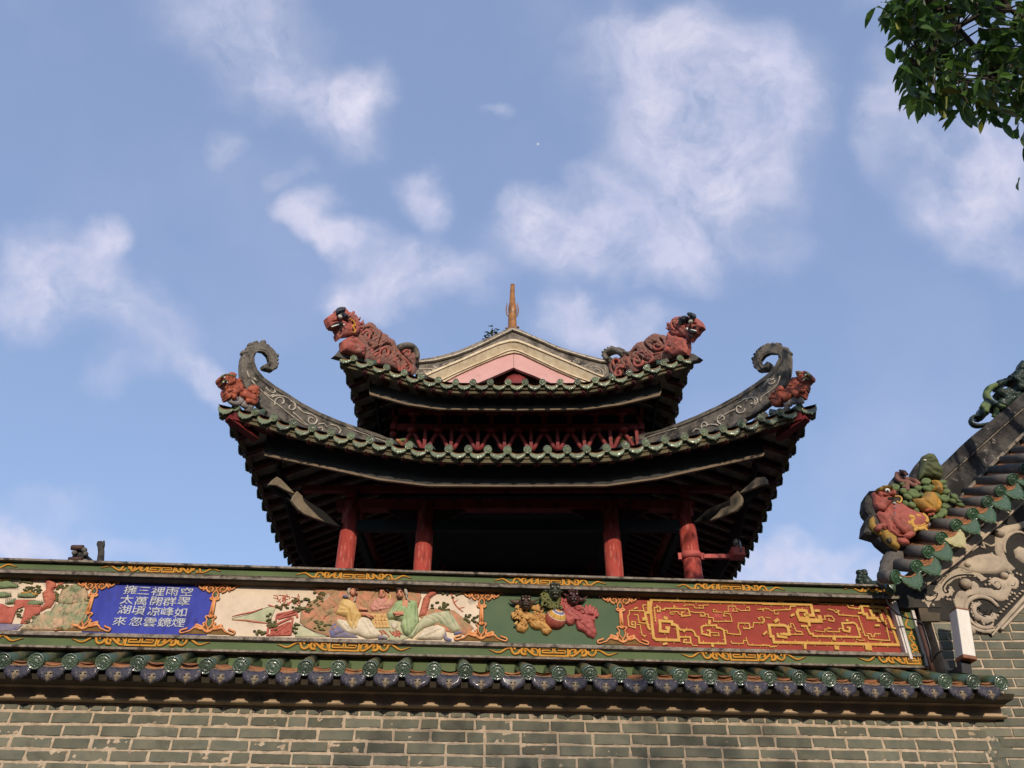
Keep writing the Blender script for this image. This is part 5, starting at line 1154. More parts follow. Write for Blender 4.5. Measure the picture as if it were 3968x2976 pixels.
# bracket frieze between the roofs
YB = 10.32; bf = MB()
def zB(y): return WORLD.q(2006, y, YB)[1]
def xB(x): return WORLD.q(x, 1680, YB)[0]
zt_, zm_, zk = zB(1150+.3617*1225), zB(1660), zB(1742)
x0b, x1b = xB(1520), xB(2490)
bf.box(x0b, x1b, YB, YB+.10, zt_-.01, zt_+.07); bf.box(x0b, x1b, YB+.02, YB+.08, zm_, zm_+.10); bf.box(x0b, x1b, YB-.02, YB+.10, zk-.5, zk-.04)
nodes = [xB(2006 + (i)*102) for i in range(-5, 6)]
for i, x in enumerate(nodes):
    if not x0b < x < x1b: continue
    w = .036
    bf.box(x-w*.8, x+w*.8, YB-.02, YB+.05, zm_+.1, zt_-.01)
    for k in range(3): bf.box(x-w*1.05, x+w*1.05, YB-.03, YB+.05, zm_+.13+k*.055, zm_+.148+k*.055)
    for sg in (-1, 1): bf.blob(x+sg*.05, YB, zt_-.045, .05, .045, .04, 0, 10)
    bf.blob(x, YB, zt_-.05, .05, .06, .05, 0, 10)
    bf.lathe([(.03, -.03), (.075, -.01), (.085, .02), (.05, .05), (.03, .06)], 14, 0, Matrix.Translation((x, YB, zm_-.05)))
    for sg in (-1, 1):
        bf.stroke([(x+sg*.02, zm_-.09), (x+sg*.07, zm_-.16), (x+sg*.14, zk+.06), (x+sg*.185, zk+.0)], [.03, .032, .032, .03], .05, YB+.02)
    if i+1 < len(nodes):
        xm = (x+nodes[i+1])/2
        bf.box(xm-w*.7, xm+w*.7, YB-.05, YB+.02, zk+.02, zm_-.03); bf.box(xm-w*.9, xm+w*.9, YB-.055, YB+.02, zk+.14, zk+.155)
        bf.blob(xm, YB-.02, zk, .065, .06, .055, 0, 12)
for sg, xe in ((-1, x0b), (1, x1b)):
    for k in range(9):
        y = YB + .1 + k*.42; bf.box(xe-.04, xe+.04, y, y+.07, zm_+.1, zt_-.01); bf.blob(xe, y, zm_-.04, .06, .06, .05); bf.box(xe-.03, xe+.03, y+.18, y+.24, zk, zm_-.03)
    bf.box(xe-.05, xe+.05, YB, YB+3.7, zt_-.01, zt_+.07); bf.box(xe-.04, xe+.04, YB, YB+3.7, zm_, zm_+.1)
part('bracket_frieze', bf, M['darkred'], pav)
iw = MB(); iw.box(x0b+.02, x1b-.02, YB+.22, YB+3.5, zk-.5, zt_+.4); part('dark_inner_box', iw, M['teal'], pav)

# diagonal pale arms under the corners: sunlit ends coloured pale, shaded beam coloured black
DL = Frame(-3.7, 8.4, 46.2); DR = Frame(3.84, 8.4, -46.2)
z5L = Z(800, 1700, 800); z7R = Z(2200, 1650, 800)
for fr, zm, A_, B_ in ((DL, z5L, [(668,492),(712,440),(757,406),(800,430),(860,490),(946,582),(925,583),(840,545),(755,498)], [(917,662),(935,610),(975,560),(1030,610),(1045,665),(1110,740),(1200,830),(1268,888),(1160,850),(1050,805),(985,755),(940,700)]),
                       (DR, z7R, [(1835,722),(1930,630),(2020,552),(2100,545),(2125,570),(2133,620),(2060,640),(1940,690)], [(1515,1015),(1590,950),(1640,890),(1740,850),(1735,770),(1815,697),(1862,760),(1865,810),(1850,850),(1800,910),(1700,950),(1600,990)])):
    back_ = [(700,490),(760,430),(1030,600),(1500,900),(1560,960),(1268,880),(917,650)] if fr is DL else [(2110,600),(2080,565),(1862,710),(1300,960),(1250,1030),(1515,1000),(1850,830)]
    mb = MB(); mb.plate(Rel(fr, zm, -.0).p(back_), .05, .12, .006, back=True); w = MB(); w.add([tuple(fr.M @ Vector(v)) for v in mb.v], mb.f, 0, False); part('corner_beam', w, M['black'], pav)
    for P_ in (A_, B_):
        r_ = Rel(fr, zm, -.05); mb = MB(); mb.plate(r_.p(P_), -.05, -.01, .006, back=True)
        w = MB(); w.add([tuple(fr.M @ Vector(v)) for v in mb.v], mb.f, 0, False); part('corner_arm', w, M['armpale'], pav)
for fr, sg in ((DL, 1), (DR, -1)):
    hr = MB()
    for t0, t1, z0, z1_ in ((.15, 3.0, 7.02, 7.35),):
        vs = [(sg*t0, -.07, z0-.04), (sg*t0, .07, z0-.04), (sg*t0, .07, z0+.10), (sg*t0, -.07, z0+.10), (sg*t1, -.07, z1_), (sg*t1, .07, z1_), (sg*t1, .07, z1_+.16), (sg*t1, -.07, z1_+.16)]
        hr.add([tuple(fr.M @ Vector(v)) for v in vs], [(0, 1, 2, 3), (4, 7, 6, 5), (0, 4, 5, 1), (3, 2, 6, 7), (0, 3, 7, 4), (1, 5, 6, 2)], 0, False)
    # tapered red tongue under the corner
    vs = [(sg*.10, -.06, 6.98), (sg*.10, .06, 6.98), (sg*.55, .06, 6.86), (sg*.55, -.06, 6.86), (sg*.12, 0, 7.10), (sg*.55, 0, 7.0)]
    hr.add([tuple(fr.M @ Vector(v)) for v in vs], [(0, 3, 2, 1), (0, 4, 5, 3), (1, 2, 5, 4), (0, 1, 4), (3, 5, 2)], 0, False)
    part('hip_rafter', hr, M['darkred'], pav)

# ------------------------------------------------------------ gable above the upper roof
YG = 10.4; GF = Frame(0, YG, 0); zA = Z(1200, 1150, 800); zB3 = Z(1900, 1050, 800)
gab = thing('roof_gable', 'pink gable under a grey arched verge ridge on top of the pavilion', 'gable', WORLD, (PX, YG, 8.7))
gA, gB = Z(1600, 1280, 400), Z(2000, 1280, 400)
def G(A_, B_, n=0.): return [GF.q(*gA(*p), n) for p in A_] + [GF.q(*gB(*p), n) for p in B_]
def rs(P, n=44):
    L = [0]
    for p, q in zip(P, P[1:]): L.append(L[-1]+math.hypot(q[0]-p[0], q[1]-p[1]))
    out = []
    for i in range(n+1):
        d = L[-1]*i/n; k = max(j for j in range(len(L)) if L[j] <= d+1e-9); k = min(k, len(P)-2); t = (d-L[k])/(L[k+1]-L[k]+1e-9)
        out.append((P[k][0]+(P[k+1][0]-P[k][0])*t, P[k][1]+(P[k+1][1]-P[k][1])*t))
    return out
def surf(mb, a, ya, b, yb, m=0):
    A_, B_ = rs(a), rs(b); n = len(A_)
    mb.add([(x, ya, z) for x, z in A_] + [(x, yb, z) for x, z in B_], [(i+1, i, n+i, n+i+1) for i in range(n-1)], m, False)
def strip(mb, a, b, y0, y1, m=0):
    surf(mb, a, y0, b, y0, m); surf(mb, a, y1, a, y0, m); surf(mb, b, y0, b, y1, m)
    for P_, Q_ in ((a[0], b[0]), (a[-1], b[-1])): mb.add([(P_[0], y0, P_[1]), (P_[0], y1, P_[1]), (Q_[0], y1, Q_[1]), (Q_[0], y0, Q_[1])], [(0, 1, 2, 3)], m, False)
top = G([(60,735),(400,690),(700,620),(1000,530),(1300,400),(1600,270),(1900,130),(2130,30)], [(60,70),(300,190),(600,320),(900,450),(1200,550),(1500,630),(1800,710),(2010,740)])
div = G([(60,790),(500,740),(900,640),(1300,490),(1700,300),(2140,80)], [(0,110),(300,230),(600,360),(900,500),(1200,590),(1500,680),(1800,760),(2000,775)])
lipt = G([(280,1060),(700,885),(1100,715),(1500,535),(1850,385),(2080,325),(2200,322)], [(0,325),(150,370),(500,520),(900,690),(1300,870),(1700,1050),(1880,1105)])
lipb = G([(320,1095),(700,925),(1100,760),(1500,580),(1850,430),(2080,370),(2200,366)], [(0,368),(100,392),(500,560),(900,730),(1300,900),(1830,1130)])
covb = G([(600,1130),(1000,935),(1400,765),(1800,592),(2000,505),(2120,475),(2200,476)], [(0,480),(100,510),(500,700),(900,890),(1200,1020),(1560,1150)])
pkt = G([(640,1180),(1000,985),(1400,805),(1800,635),(2050,552),(2150,530)], [(0,532),(100,552),(500,742),(900,932),(1300,1102),(1500,1200)])
inn = G([(1300,1200),(1700,1030),(2160,825)], [(0,855),(400,1010),(850,1210)])
footL = [GF.q(*gA(*p), 0) for p in [(60,1000),(280,1060)]]; footR = [GF.q(*gB(*p), 0) for p in [(1880,1105),(2010,1000)]]
mb = MB(); strip(mb, [(x, z-.01) for x, z in top], [footL[0]] + lipt + [footR[1]], YG-.09, YG+.5); part('verge_ridge', mb, M['verge'], gab)
mb = MB(); strip(mb, top, div, YG-.13, YG+.45); part('verge_cap', mb, M['stone'], gab)
mb = MB(); strip(mb, [(x, z+.014) for x, z in div], [(x, z-.012) for x, z in div], YG-.145, YG-.10); part('white_edge_line', mb, M['paleline'], gab)
mb = MB(); strip(mb, lipt, lipb, YG-.17, YG+.2); strip(mb, [(x, z+.022) for x, z in lipt], [(x, z+.008) for x, z in lipt], YG-.13, YG+.1)
surf(mb, lipb, YG-.15, covb, YG-.06); strip(mb, covb, [(x, (z+z2)/2) for (x, z), (_, z2) in zip(covb, covb)], YG-.07, YG+.1)
part('cream_moulding', mb, M['creammould'], gab)
mb = MB(); strip(mb, covb, [(x, z-.022) for x, z in covb], YG-.10, YG+.1); strip(mb, [(x, z-.027) for x, z in covb], pkt, YG-.075, YG+.1); part('inner_moulding', mb, M['creammould'], gab)
bd = MB(); bd.plate(pkt + inn[::-1], YG-.04, YG+.02, .003); part('bargeboard', bd, M['pink'], gab)
sm = MB(); sm.box(inn[2][0]-.003, inn[2][0]+.003, YG-.0415, YG-.039, inn[2][1]+.01, pkt[6][1]-.01); part('board_joint', sm, M['ink'], gab)
bk_ = MB(); bk_.plate(lipt + [(lipt[-1][0], 8.5), (lipt[0][0], 8.5)], YG+.25, YG+.4, .003); bk_.blob(PX+.0, YG+.12, inn[2][1]-.25, .22, .12, .22, 0, 16)
part('gable_boarding', bk_, M['darkred'], gab)
# carved plaster scrolls at both feet of the verge
sc = MB()
for zm, P_ in ((gA, [([(80,830),(200,830),(380,825),(440,860),(400,890),(330,870)], 16), ([(100,930),(200,920),(300,900),(360,880)], 12), ([(200,850),(260,880),(220,900)], 10), ([(440,760),(520,820),(640,860),(780,850),(880,790),(900,720),(840,700),(760,720)], 16), ([(700,810),(740,750),(790,740)], 14), ([(620,770),(680,720),(740,700)], 9), ([(380,940),(440,900),(480,800),(440,770)], 16), ([(500,930),(560,900),(640,890)], 14), ([(960,740),(1020,680),(1090,640),(1060,700)], 14), ([(1230,640),(1290,580),(1310,550),(1240,540)], 11), ([(920,700),(960,660),(1000,640)], 9), ([(270,990),(360,1000),(440,990)], 12)]),
               (gB, [([(820,510),(860,580),(940,600),(990,570),(960,550)], 9), ([(1230,640),(1250,700),(1340,760),(1460,770),(1600,720)], 9), ([(1260,630),(1320,640),(1360,700),(1320,690)], 8), ([(1560,790),(1640,770),(1780,800),(1880,880),(1860,960),(1760,980),(1640,920)], 10), ([(1660,850),(1720,830),(1800,870),(1790,920),(1720,900)], 9), ([(1060,610),(1120,640),(1180,660)], 8), ([(1080,720),(1180,760),(1240,740)], 8), ([(1900,800),(1930,880),(1900,960)], 8)])):
    for pts, w in P_: sc.stroke([GF.q(*zm(*p), -.09) for p in pts], w*.00068, .016, YG-.088)
part('plaster_scrolls', sc, M['paleline'], gab)
# main ridge running back from the gable and its brown glazed end finial
mr = MB(); rx, rz = GF.q(*zB3(240, 655), -.1); mr.box(PX-.12, PX+.12, YG+.5, YG+4.2, 8.9, rz-.02); part('main_ridge', mr, M['verge'], gab)
fin = thing('ridge_finial', 'glossy brown glazed finial standing upright on the peak of the gable', 'finial', WORLD, (rx, YG+.1, rz-.02))
fb3 = []
for (x0, x1, y) in ((178,300,665),(182,290,600),(190,284,570),(188,283,520),(190,280,470),(195,276,430),(192,284,408),(190,284,375),(196,280,345),(202,272,318),(206,267,262),(208,262,220),(213,263,150),(216,262,115)):
    a, z = GF.q(*zB3(x0, y), 0); b, _ = GF.q(*zB3(x1, y), 0); fb3.append((a, b, z))
mb = MB(); vs = []; n = len(fb3)
for a, b, z in fb3:
    c, h = (a+b)/2, (b-a)/2
    for k in range(12):
        an = 2*math.pi*k/12; ca, sa = math.cos(an), math.sin(an); sgn = lambda v: (abs(v)**.55)*(1 if v > 0 else -1)
        vs.append((c+h*sgn(ca), YG+.1+h*1.3*sgn(sa), z))
mb.add(vs, [(i*12+k, i*12+(k+1) % 12, (i+1)*12+(k+1) % 12, (i+1)*12+k) for i in range(n-1) for k in range(12)] + [tuple((n-1)*12+k for k in range(12))], 0, True)
shaft = part('glazed_shaft', mb, M['brownglaze'], fin)
for sg, L in ((-1, [(196,470),(178,440),(170,400),(172,360),(180,345),(176,320)]), (1, [(280,468),(294,440),(300,400),(298,360),(290,345),(294,320)])):
    mb = MB(); mb.tube([(lambda q: (q[0], YG+.06, q[1]))(GF.q(*zB3(*p), 0)) for p in L], [.008, .012, .012, .011, .009, .005], 8); part('whisker', mb, M['brownglaze'], fin)
for x, y in ((172, 592), (298, 580)):
    mb = MB(); q = GF.q(*zB3(x, y), 0); mb.blob(q[0], YG+.06, q[1], .02, .03, .022); part('side_knob', mb, M['brownglaze'], fin)

# ------------------------------------------------------------ curled hip ridges of the lower roof
zc1, zc4 = Z(800, 1250, 800), Z(2500, 1250, 800)
def ridge(name, label, fr, zm, outer, inner, cut, base):
    t = thing(name, label, 'roof ridge', fr, (base[0], 0, base[1]-.3))
    r_ = Rel(fr, zm, 0); P_ = r_.p(outer + inner); mb = MB(); mb.plate(P_, -.055, .045, .012, back=True); return t, part('ridge_body', mb, M['greyridge'], t), r_
oL = [(2060,1300),(1960,1260),(1800,1195),(1600,1130),(1400,1060),(1200,975),(1000,870),(850,770),(720,690),(600,600),(530,520),(500,440),(498,380),(520,330),(560,308),(610,320),(650,360),(668,410),(660,450),(620,455)]
oL2 = [(590,470),(600,500),(640,515),(690,525),(730,505),(748,470),(742,420),(744,365),(720,320),(680,280),(640,250),(590,225),(540,225),(490,235),(440,270),(400,320),(370,380),(360,450),(360,540),(370,620),(400,700),(440,770),(500,840),(570,920),(650,985),(750,1030),(900,1140),(1100,1210),(1300,1280),(1600,1360),(1850,1410),(2060,1420)]
oR = [(0,1200),(180,1160),(360,1090),(560,1010),(800,900),(1000,790),(1200,660),(1330,560),(1410,470),(1445,400),(1440,360),(1400,335),(1330,335),(1280,360),(1240,410),(1240,450),(1265,470),(1300,455),(1320,430)]
oR2 = [(1355,440),(1360,470),(1340,505),(1290,525),(1230,528),(1195,500),(1178,460),(1170,400),(1195,340),(1230,290),(1290,250),(1370,240),(1440,245),(1510,275),(1555,320),(1563,400),(1560,500),(1545,600),(1510,680),(1460,760),(1380,850),(1280,930),(1200,990),(1050,1060),(900,1180),(700,1260),(450,1330),(200,1370),(-60,1420),(-180,1420),(-180,1250)]
tL, bL, rL_ = ridge('curled_ridge', 'dark carved hip ridge curling up left of the pavilion, behind the left orange lion', DL, zc1, oL, oL2, None, DL.q(*zc1(1400, 1150), 0))
tR, bR, rR_ = ridge('curled_ridge', 'dark carved hip ridge curling up on the right side, behind the right orange lion', DR, zc4, oR, oR2, None, DR.q(*zc4(700, 1100), 0))
def rim(fr, zm, t, L, w, dy=-.065, m='greyridge', nm='raised_rim', h=.014):
    mb = MB()
    for pts in L: mb.stroke([fr.q(*zm(*p), dy) for p in pts], w, h, dy+.008)
    part(nm, mb, M[m], t)
rim(DL, zc1, tL, [[(2040,1290),(1800,1210),(1600,1145),(1400,1075),(1200,990),(1000,885),(850,785),(720,705),(590,610),(515,520),(485,430),(488,370),(520,318),(565,298),(625,312),(668,360),(680,410),(672,455)]], .012)
rim(DR, zc4, tR, [[(0,1215),(360,1105),(560,1025),(800,915),(1000,805),(1200,675),(1340,570),(1425,475),(1458,400),(1450,350),(1400,322),(1330,322),(1270,350),(1228,405),(1228,455),(1262,485),(1310,465)]], .012)
rim(DL, zc1, tL, [[(2080,1330),(1900,1270),(1700,1195),(1500,1120)], [(1080,1110),(960,1030),(860,950),(790,895),(730,850),(690,820),(560,700),(490,620)]], .009, m='paleline', nm='worn_white_lines')
rim(DR, zc4, tR, [[(-60,1255),(100,1200),(250,1155),(330,1130)], [(1440,570),(1420,650),(1340,730),(1250,790),(1230,850)]], .008, m='paleline', nm='worn_white_lines')
rimL = [spiral(800, 850, 70, 20, 150, 420, 12), spiral(910, 900, 60, 14, -100, 240, 12), spiral(1130, 1040, 60, 15, 0, 330, 12), spiral(1230, 1150, 50, 12, 60, 400, 12), [(640,690),(660,720),(700,750),(740,740),(720,700)], [(620,740),(680,790),(720,770),(760,800)], [(700,800),(760,780),(860,800),(940,860),(960,920)], [(980,900),(1040,960),(1120,980),(1180,1020),(1190,1060)], [(930,960),(990,1010),(1060,1080),(1100,1100)], [(440,520),(450,560),(470,590)], [(510,590),(545,630)], [(1330,1090),(1400,1110),(1440,1150),(1420,1190)], [(1200,1090),(1260,1080),(1300,1130)]]
rim(DL, zc1, tL, rimL, .010, m='paleline', nm='carved_scrolls', h=.02)
rimR = [spiral(1340, 620, 50, 14, 0, 300, 10), spiral(1140, 850, 60, 16, 180, 480, 12), spiral(1010, 920, 60, 15, 0, 330, 12), spiral(820, 1030, 60, 15, 100, 420, 12), spiral(640, 1100, 50, 14, 100, 420, 12), [(960,890),(1060,820),(1180,800),(1200,850),(1150,900)], [(740,1060),(860,980),(960,930)], [(580,1130),(700,1090),(780,1100)], [(500,1180),(540,1140),(600,1150)], [(1260,700),(1300,640),(1380,600)]]
rim(DR, zc4, tR, rimR, .010, m='paleline', nm='carved_scrolls', h=.022)
for fr, zm, t, K in ((DL, zc1, tL, [(470,245,30),(520,222,24),(600,222,34),(640,260,22),(680,300,20),(705,350,24),(742,365,26),(745,410,16),(745,450,18),(735,485,18),(690,518,16),(400,330,36),(440,290,26)]),
                     (DR, zc4, tR, [(1330,250,26),(1380,246,26),(1430,250,34),(1265,285,24),(1220,320,24),(1190,355,20),(1172,400,26),(1180,440,20),(1190,480,18),(1230,520,16),(1510,300,34),(1550,330,22)])):
    for x, y, r0 in K:
        mb = MB(); a, z = fr.q(*zm(x, y), 0); mb.blob(a, 0, z, r0*.0015, .075, r0*.0013, 0, 6, rot=random.random()); part('curl_spike', mb, M['greyridge'], t)
# beast-head ends where the ridges meet the frieze
for fr, zm, lab_, L1, L2, eye in ((DL, Z(1500, 1650, 800), 'olive green beast mask biting the inner end of the left curled ridge', [(100,150),(180,135),(230,130),(290,160),(340,190),(380,230),(370,270),(300,262),(230,230),(170,200),(120,190)], [(95,140),(150,150),(170,200),(165,235),(130,200),(100,165)], (345,215)),
                                  (DR, Z(2200, 1650, 800), 'olive green beast mask biting the inner end of the right curled ridge', [(380,220),(420,190),(470,200),(520,130),(570,100),(620,110),(650,140),(620,190),(560,240),(500,270),(420,280),(380,260)], [(700,115),(640,125),(610,160),(570,220),(555,250),(600,230),(660,180)], (460,205))):
    t = thing('beast_mask', lab_, 'roof ornament', fr, (fr.q(*zm(*eye), -.1)[0], -.10, fr.q(*zm(*eye), -.1)[1]-.1))
    r_ = Rel(fr, zm, -.10); r_.puff(L1, .07, grs([[(L1[1][0]+30, L1[1][1]+20), (eye[0]-30, eye[1])]], .02, .012), g=.018, skirt=.02, two=.1); hd = part('head', r_.mb, M['leafgreen'], t)
    r_ = Rel(fr, zm, -.12); r_.puff(L2, .03, g=.016, skirt=.01); part('fringe', r_.mb, M['clay'], hd)
    r_ = Rel(fr, zm, -.16); r_.blob(eye[0], eye[1], .020, .020, .02, seg=10); part('eye', r_.mb, M['white'], hd)
    r_ = Rel(fr, zm, -.18); r_.blob(eye[0], eye[1], .010, .010, .010, seg=8); part('pupil', r_.mb, M['black'], hd)
    r_ = Rel(fr, zm, -.15)
    for k in range(5): r_.stroke([(eye[0]-25+k*10, eye[1]-10), (eye[0]-22+k*11, eye[1]-45-4*(k % 2))], [.010, .005], .02)
    part('brow', r_.mb, M['slate'], hd)
# ------------------------------------------------------------ red beasts on the upper corners
UL = Frame(-2.47, 9.26, 46.2); UR = Frame(2.61, 9.26, -46.2)
def beast(name, label, fr, zm, body, chest, head, brow, eye, pupil, grooves, scrolls, jaw, mouth, crest, foot, tail, tufts, extra=()):
    b0 = fr.q(*zm(*body[0]), 0); t = thing(name, label, 'roof beast', fr, (b0[0], 0, b0[1]), 'red beasts on the upper roof corners')
    def K(n=0.): return Rel(fr, zm, n)
    r_ = K(); r_.puff(scallop(body, 42, 16, 4, len(body)//2+8), .06, [(g, .085, .016) for g in grooves], g=.011, skirt=.03, two=.05, nz=.10, ns=34, cv=.030, cs=48.); bp = part('body', r_.mb, M['mauve'], t)
    r_ = K(-.06)
    for g, w in scrolls: r_.stroke(g, [q*.62 for q in w] if isinstance(w, list) else w*.62, .05)
    part('raised_scrolls', r_.mb, M['redclay'], bp)
    r_ = K(-.04); r_.puff(chest, .065, g=.012, skirt=.02, two=.05, nz=.15, ns=30, cv=.012, cs=30.)
    for g, w in foot: r_.stroke(g, w, .05, -.04)
    part('chest_and_foot', r_.mb, M['redclay'], t)
    r_ = K(-.06); r_.puff(head, .07, g=.010, skirt=.02, two=.07, nz=.14, ns=46, cv=.022, cs=66., gr=[(g, .05, .010) for g in jaw]); hp = part('head', r_.mb, M['redclay'], t)
    r_ = K(-.13)
    for g, w in mouth: r_.stroke(g, w, .03, -.02)
    part('dark_mouth', r_.mb, M['black'], hp)
    r_ = K(-.15)
    for p in brow: r_.puff(p, .05, g=.014, skirt=.03, nz=.5, ns=120)
    part('brow', r_.mb, M['slate'], hp)
    r_ = K(-.20); r_.blob(eye[0], eye[1], .034, .034, .03, seg=12); part('eye', r_.mb, M['hair'], hp)
    if pupil: r_ = K(-.228); r_.blob(pupil[0], pupil[1], .014, .014, .010, seg=8); part('pupil', r_.mb, M['black'], hp)
    r_ = K(-.02)
    for i_, (x, y) in enumerate(crest):
        for k_ in range(3): r_.tufts(x-14, y-14, x+14, y+14, 1, 62, .016, .045, (-70, -10) if (fr is UL and i_ < 6) else (-170, -110) if (fr is UR and i_ < 3) else (30, 150), seed=i_*5+k_)
    part('mane_spikes', r_.mb, M['redclay'], hp)
    r_ = K(-.05); r_.stroke(tail, [.05, .055, .055, .055, .05, .045, .035, .02][:len(tail)], .09, full=True)
    for i, (x, y) in enumerate(tufts): r_.blob(x, y, .03, .03, .07, seg=6)
    part('curled_tail', r_.mb, M['greyridge'], t)
    for nm, m_, L in extra:
        r_ = K(-.17)
        for g, w in L: r_.stroke(g, w, .02)
        part(nm, r_.mb, m_, hp)
zbl = Z(1250, 1180, 400)
beast('roof_beast', 'red beast with cloud-scrolled body on the left corner of the upper roof, head raised', UL, zbl,
  [(900,1190),(860,1080),(760,1000),(800,900),(760,800),(720,700),(760,600),(740,500),(780,420),(830,410),(880,470),(940,420),(1000,405),(1060,440),(1110,500),(1150,550),(1200,560),(1260,640),(1340,665),(1380,725),(1440,760),(1510,800),(1540,880),(1620,960),(1700,950),(1800,930),(1900,970),(1980,1060),(2010,1200),(1960,1260),(1940,1330),(2000,1400),(1960,1490),(1910,1545),(1840,1500),(1780,1440),(1690,1460),(1660,1460),(1560,1400),(1420,1330),(1290,1300),(1180,1310),(1080,1240),(980,1200)],
  [(430,990),(410,880),(400,800),(480,740),(600,690),(700,720),(780,820),(870,900),(900,960),(890,1040),(860,1130),(760,1100),(690,1080),(560,1030)],
  [(290,640),(320,610),(280,530),(200,515),(150,470),(110,380),(85,290),(120,255),(190,210),(280,195),(290,110),(340,70),(400,60),(470,100),(530,170),(610,190),(690,260),(750,360),(790,440),(780,560),(760,620),(680,660),(560,670),(420,690),(340,760)],
  [[(275,150),(300,90),(350,75),(420,90),(450,130),(440,190),(400,180),(330,210),(290,200)], [(300,270),(330,220),(400,205),(460,240),(510,290),(560,310),(500,330),(430,300),(400,250),(340,290)]],
  (378,262), None,
  [spiral(1350,1020,150,24,-200,200,18,1.2), spiral(950,690,130,20,-150,160,14,1.5), spiral(1170,1120,90,20,180,420,10), spiral(1810,1050,120,30,-180,120,12), spiral(1800,1350,90,20,-120,200,12), [(1250,640),(1200,760),(1150,880)], [(1560,960),(1700,1150),(1850,1300)], [(940,900),(1050,1010),(1180,930)], [(1540,1150),(1640,1240),(1640,1440)]],
  [(spiral(1330,1050,120,40,-180,120,12,1.2), [.02,.03,.035,.035,.03,.03,.03,.03,.03,.03,.028,.024,.02]), (spiral(930,700,100,40,-160,100,10,1.5), .024), (spiral(1180,1110,70,30,180,400,8), .03), (spiral(1800,1060,90,40,-170,80,8), .03), ([(1600,1000),(1700,1130),(1820,1240),(1880,1350),(1840,1440),(1760,1400),(1740,1320),(1790,1300)], .03), ([(1200,1200),(1180,1280)], .04), ([(1500,1200),(1580,1260),(1620,1380),(1640,1440)], .022), ([(1000,520),(1060,560),(1070,600)], .024)],
  [[(120,400),(240,390),(360,380),(460,400)], [(170,470),(320,430)], [(520,330),(640,420),(680,520),(640,600)]],
  [([(170,480),(260,450),(340,430),(420,440)], [.012,.024,.030,.016]), ([(340,470),(390,520),(340,570)], .014)],
  [(610,220),(670,280),(730,350),(780,430),(760,520),(770,600),(340,640),(420,650),(500,640),(590,630),(680,640)],
  [([(640,770),(720,860),(790,920),(830,980)], [.05,.05,.045,.045]), ([(700,1060),(760,1010),(860,1000)], [.04,.045,.02]), ([(740,980),(880,950)], .016)],
  [(1600,950),(1700,900),(1800,890),(1900,920),(1970,1000),(2000,1100),(2000,1180)], [(1640,910),(1700,880),(1760,880),(1820,880),(1880,890),(1940,930),(1980,990),(2010,1050),(2020,1120)],
  [('gold_moustache', M['gold'], [([(560,290),(640,340),(690,400),(700,450),(650,460),(660,500),(700,560),(670,600),(610,590)], [.008,.012,.012,.012,.014,.014,.012,.010,.006])]), ('teeth', M['white'], [([(440,420),(480,460)], [.012,.004]), ([(190,480),(340,430)], .010)])])
zbr = Z(2330, 1200, 400)
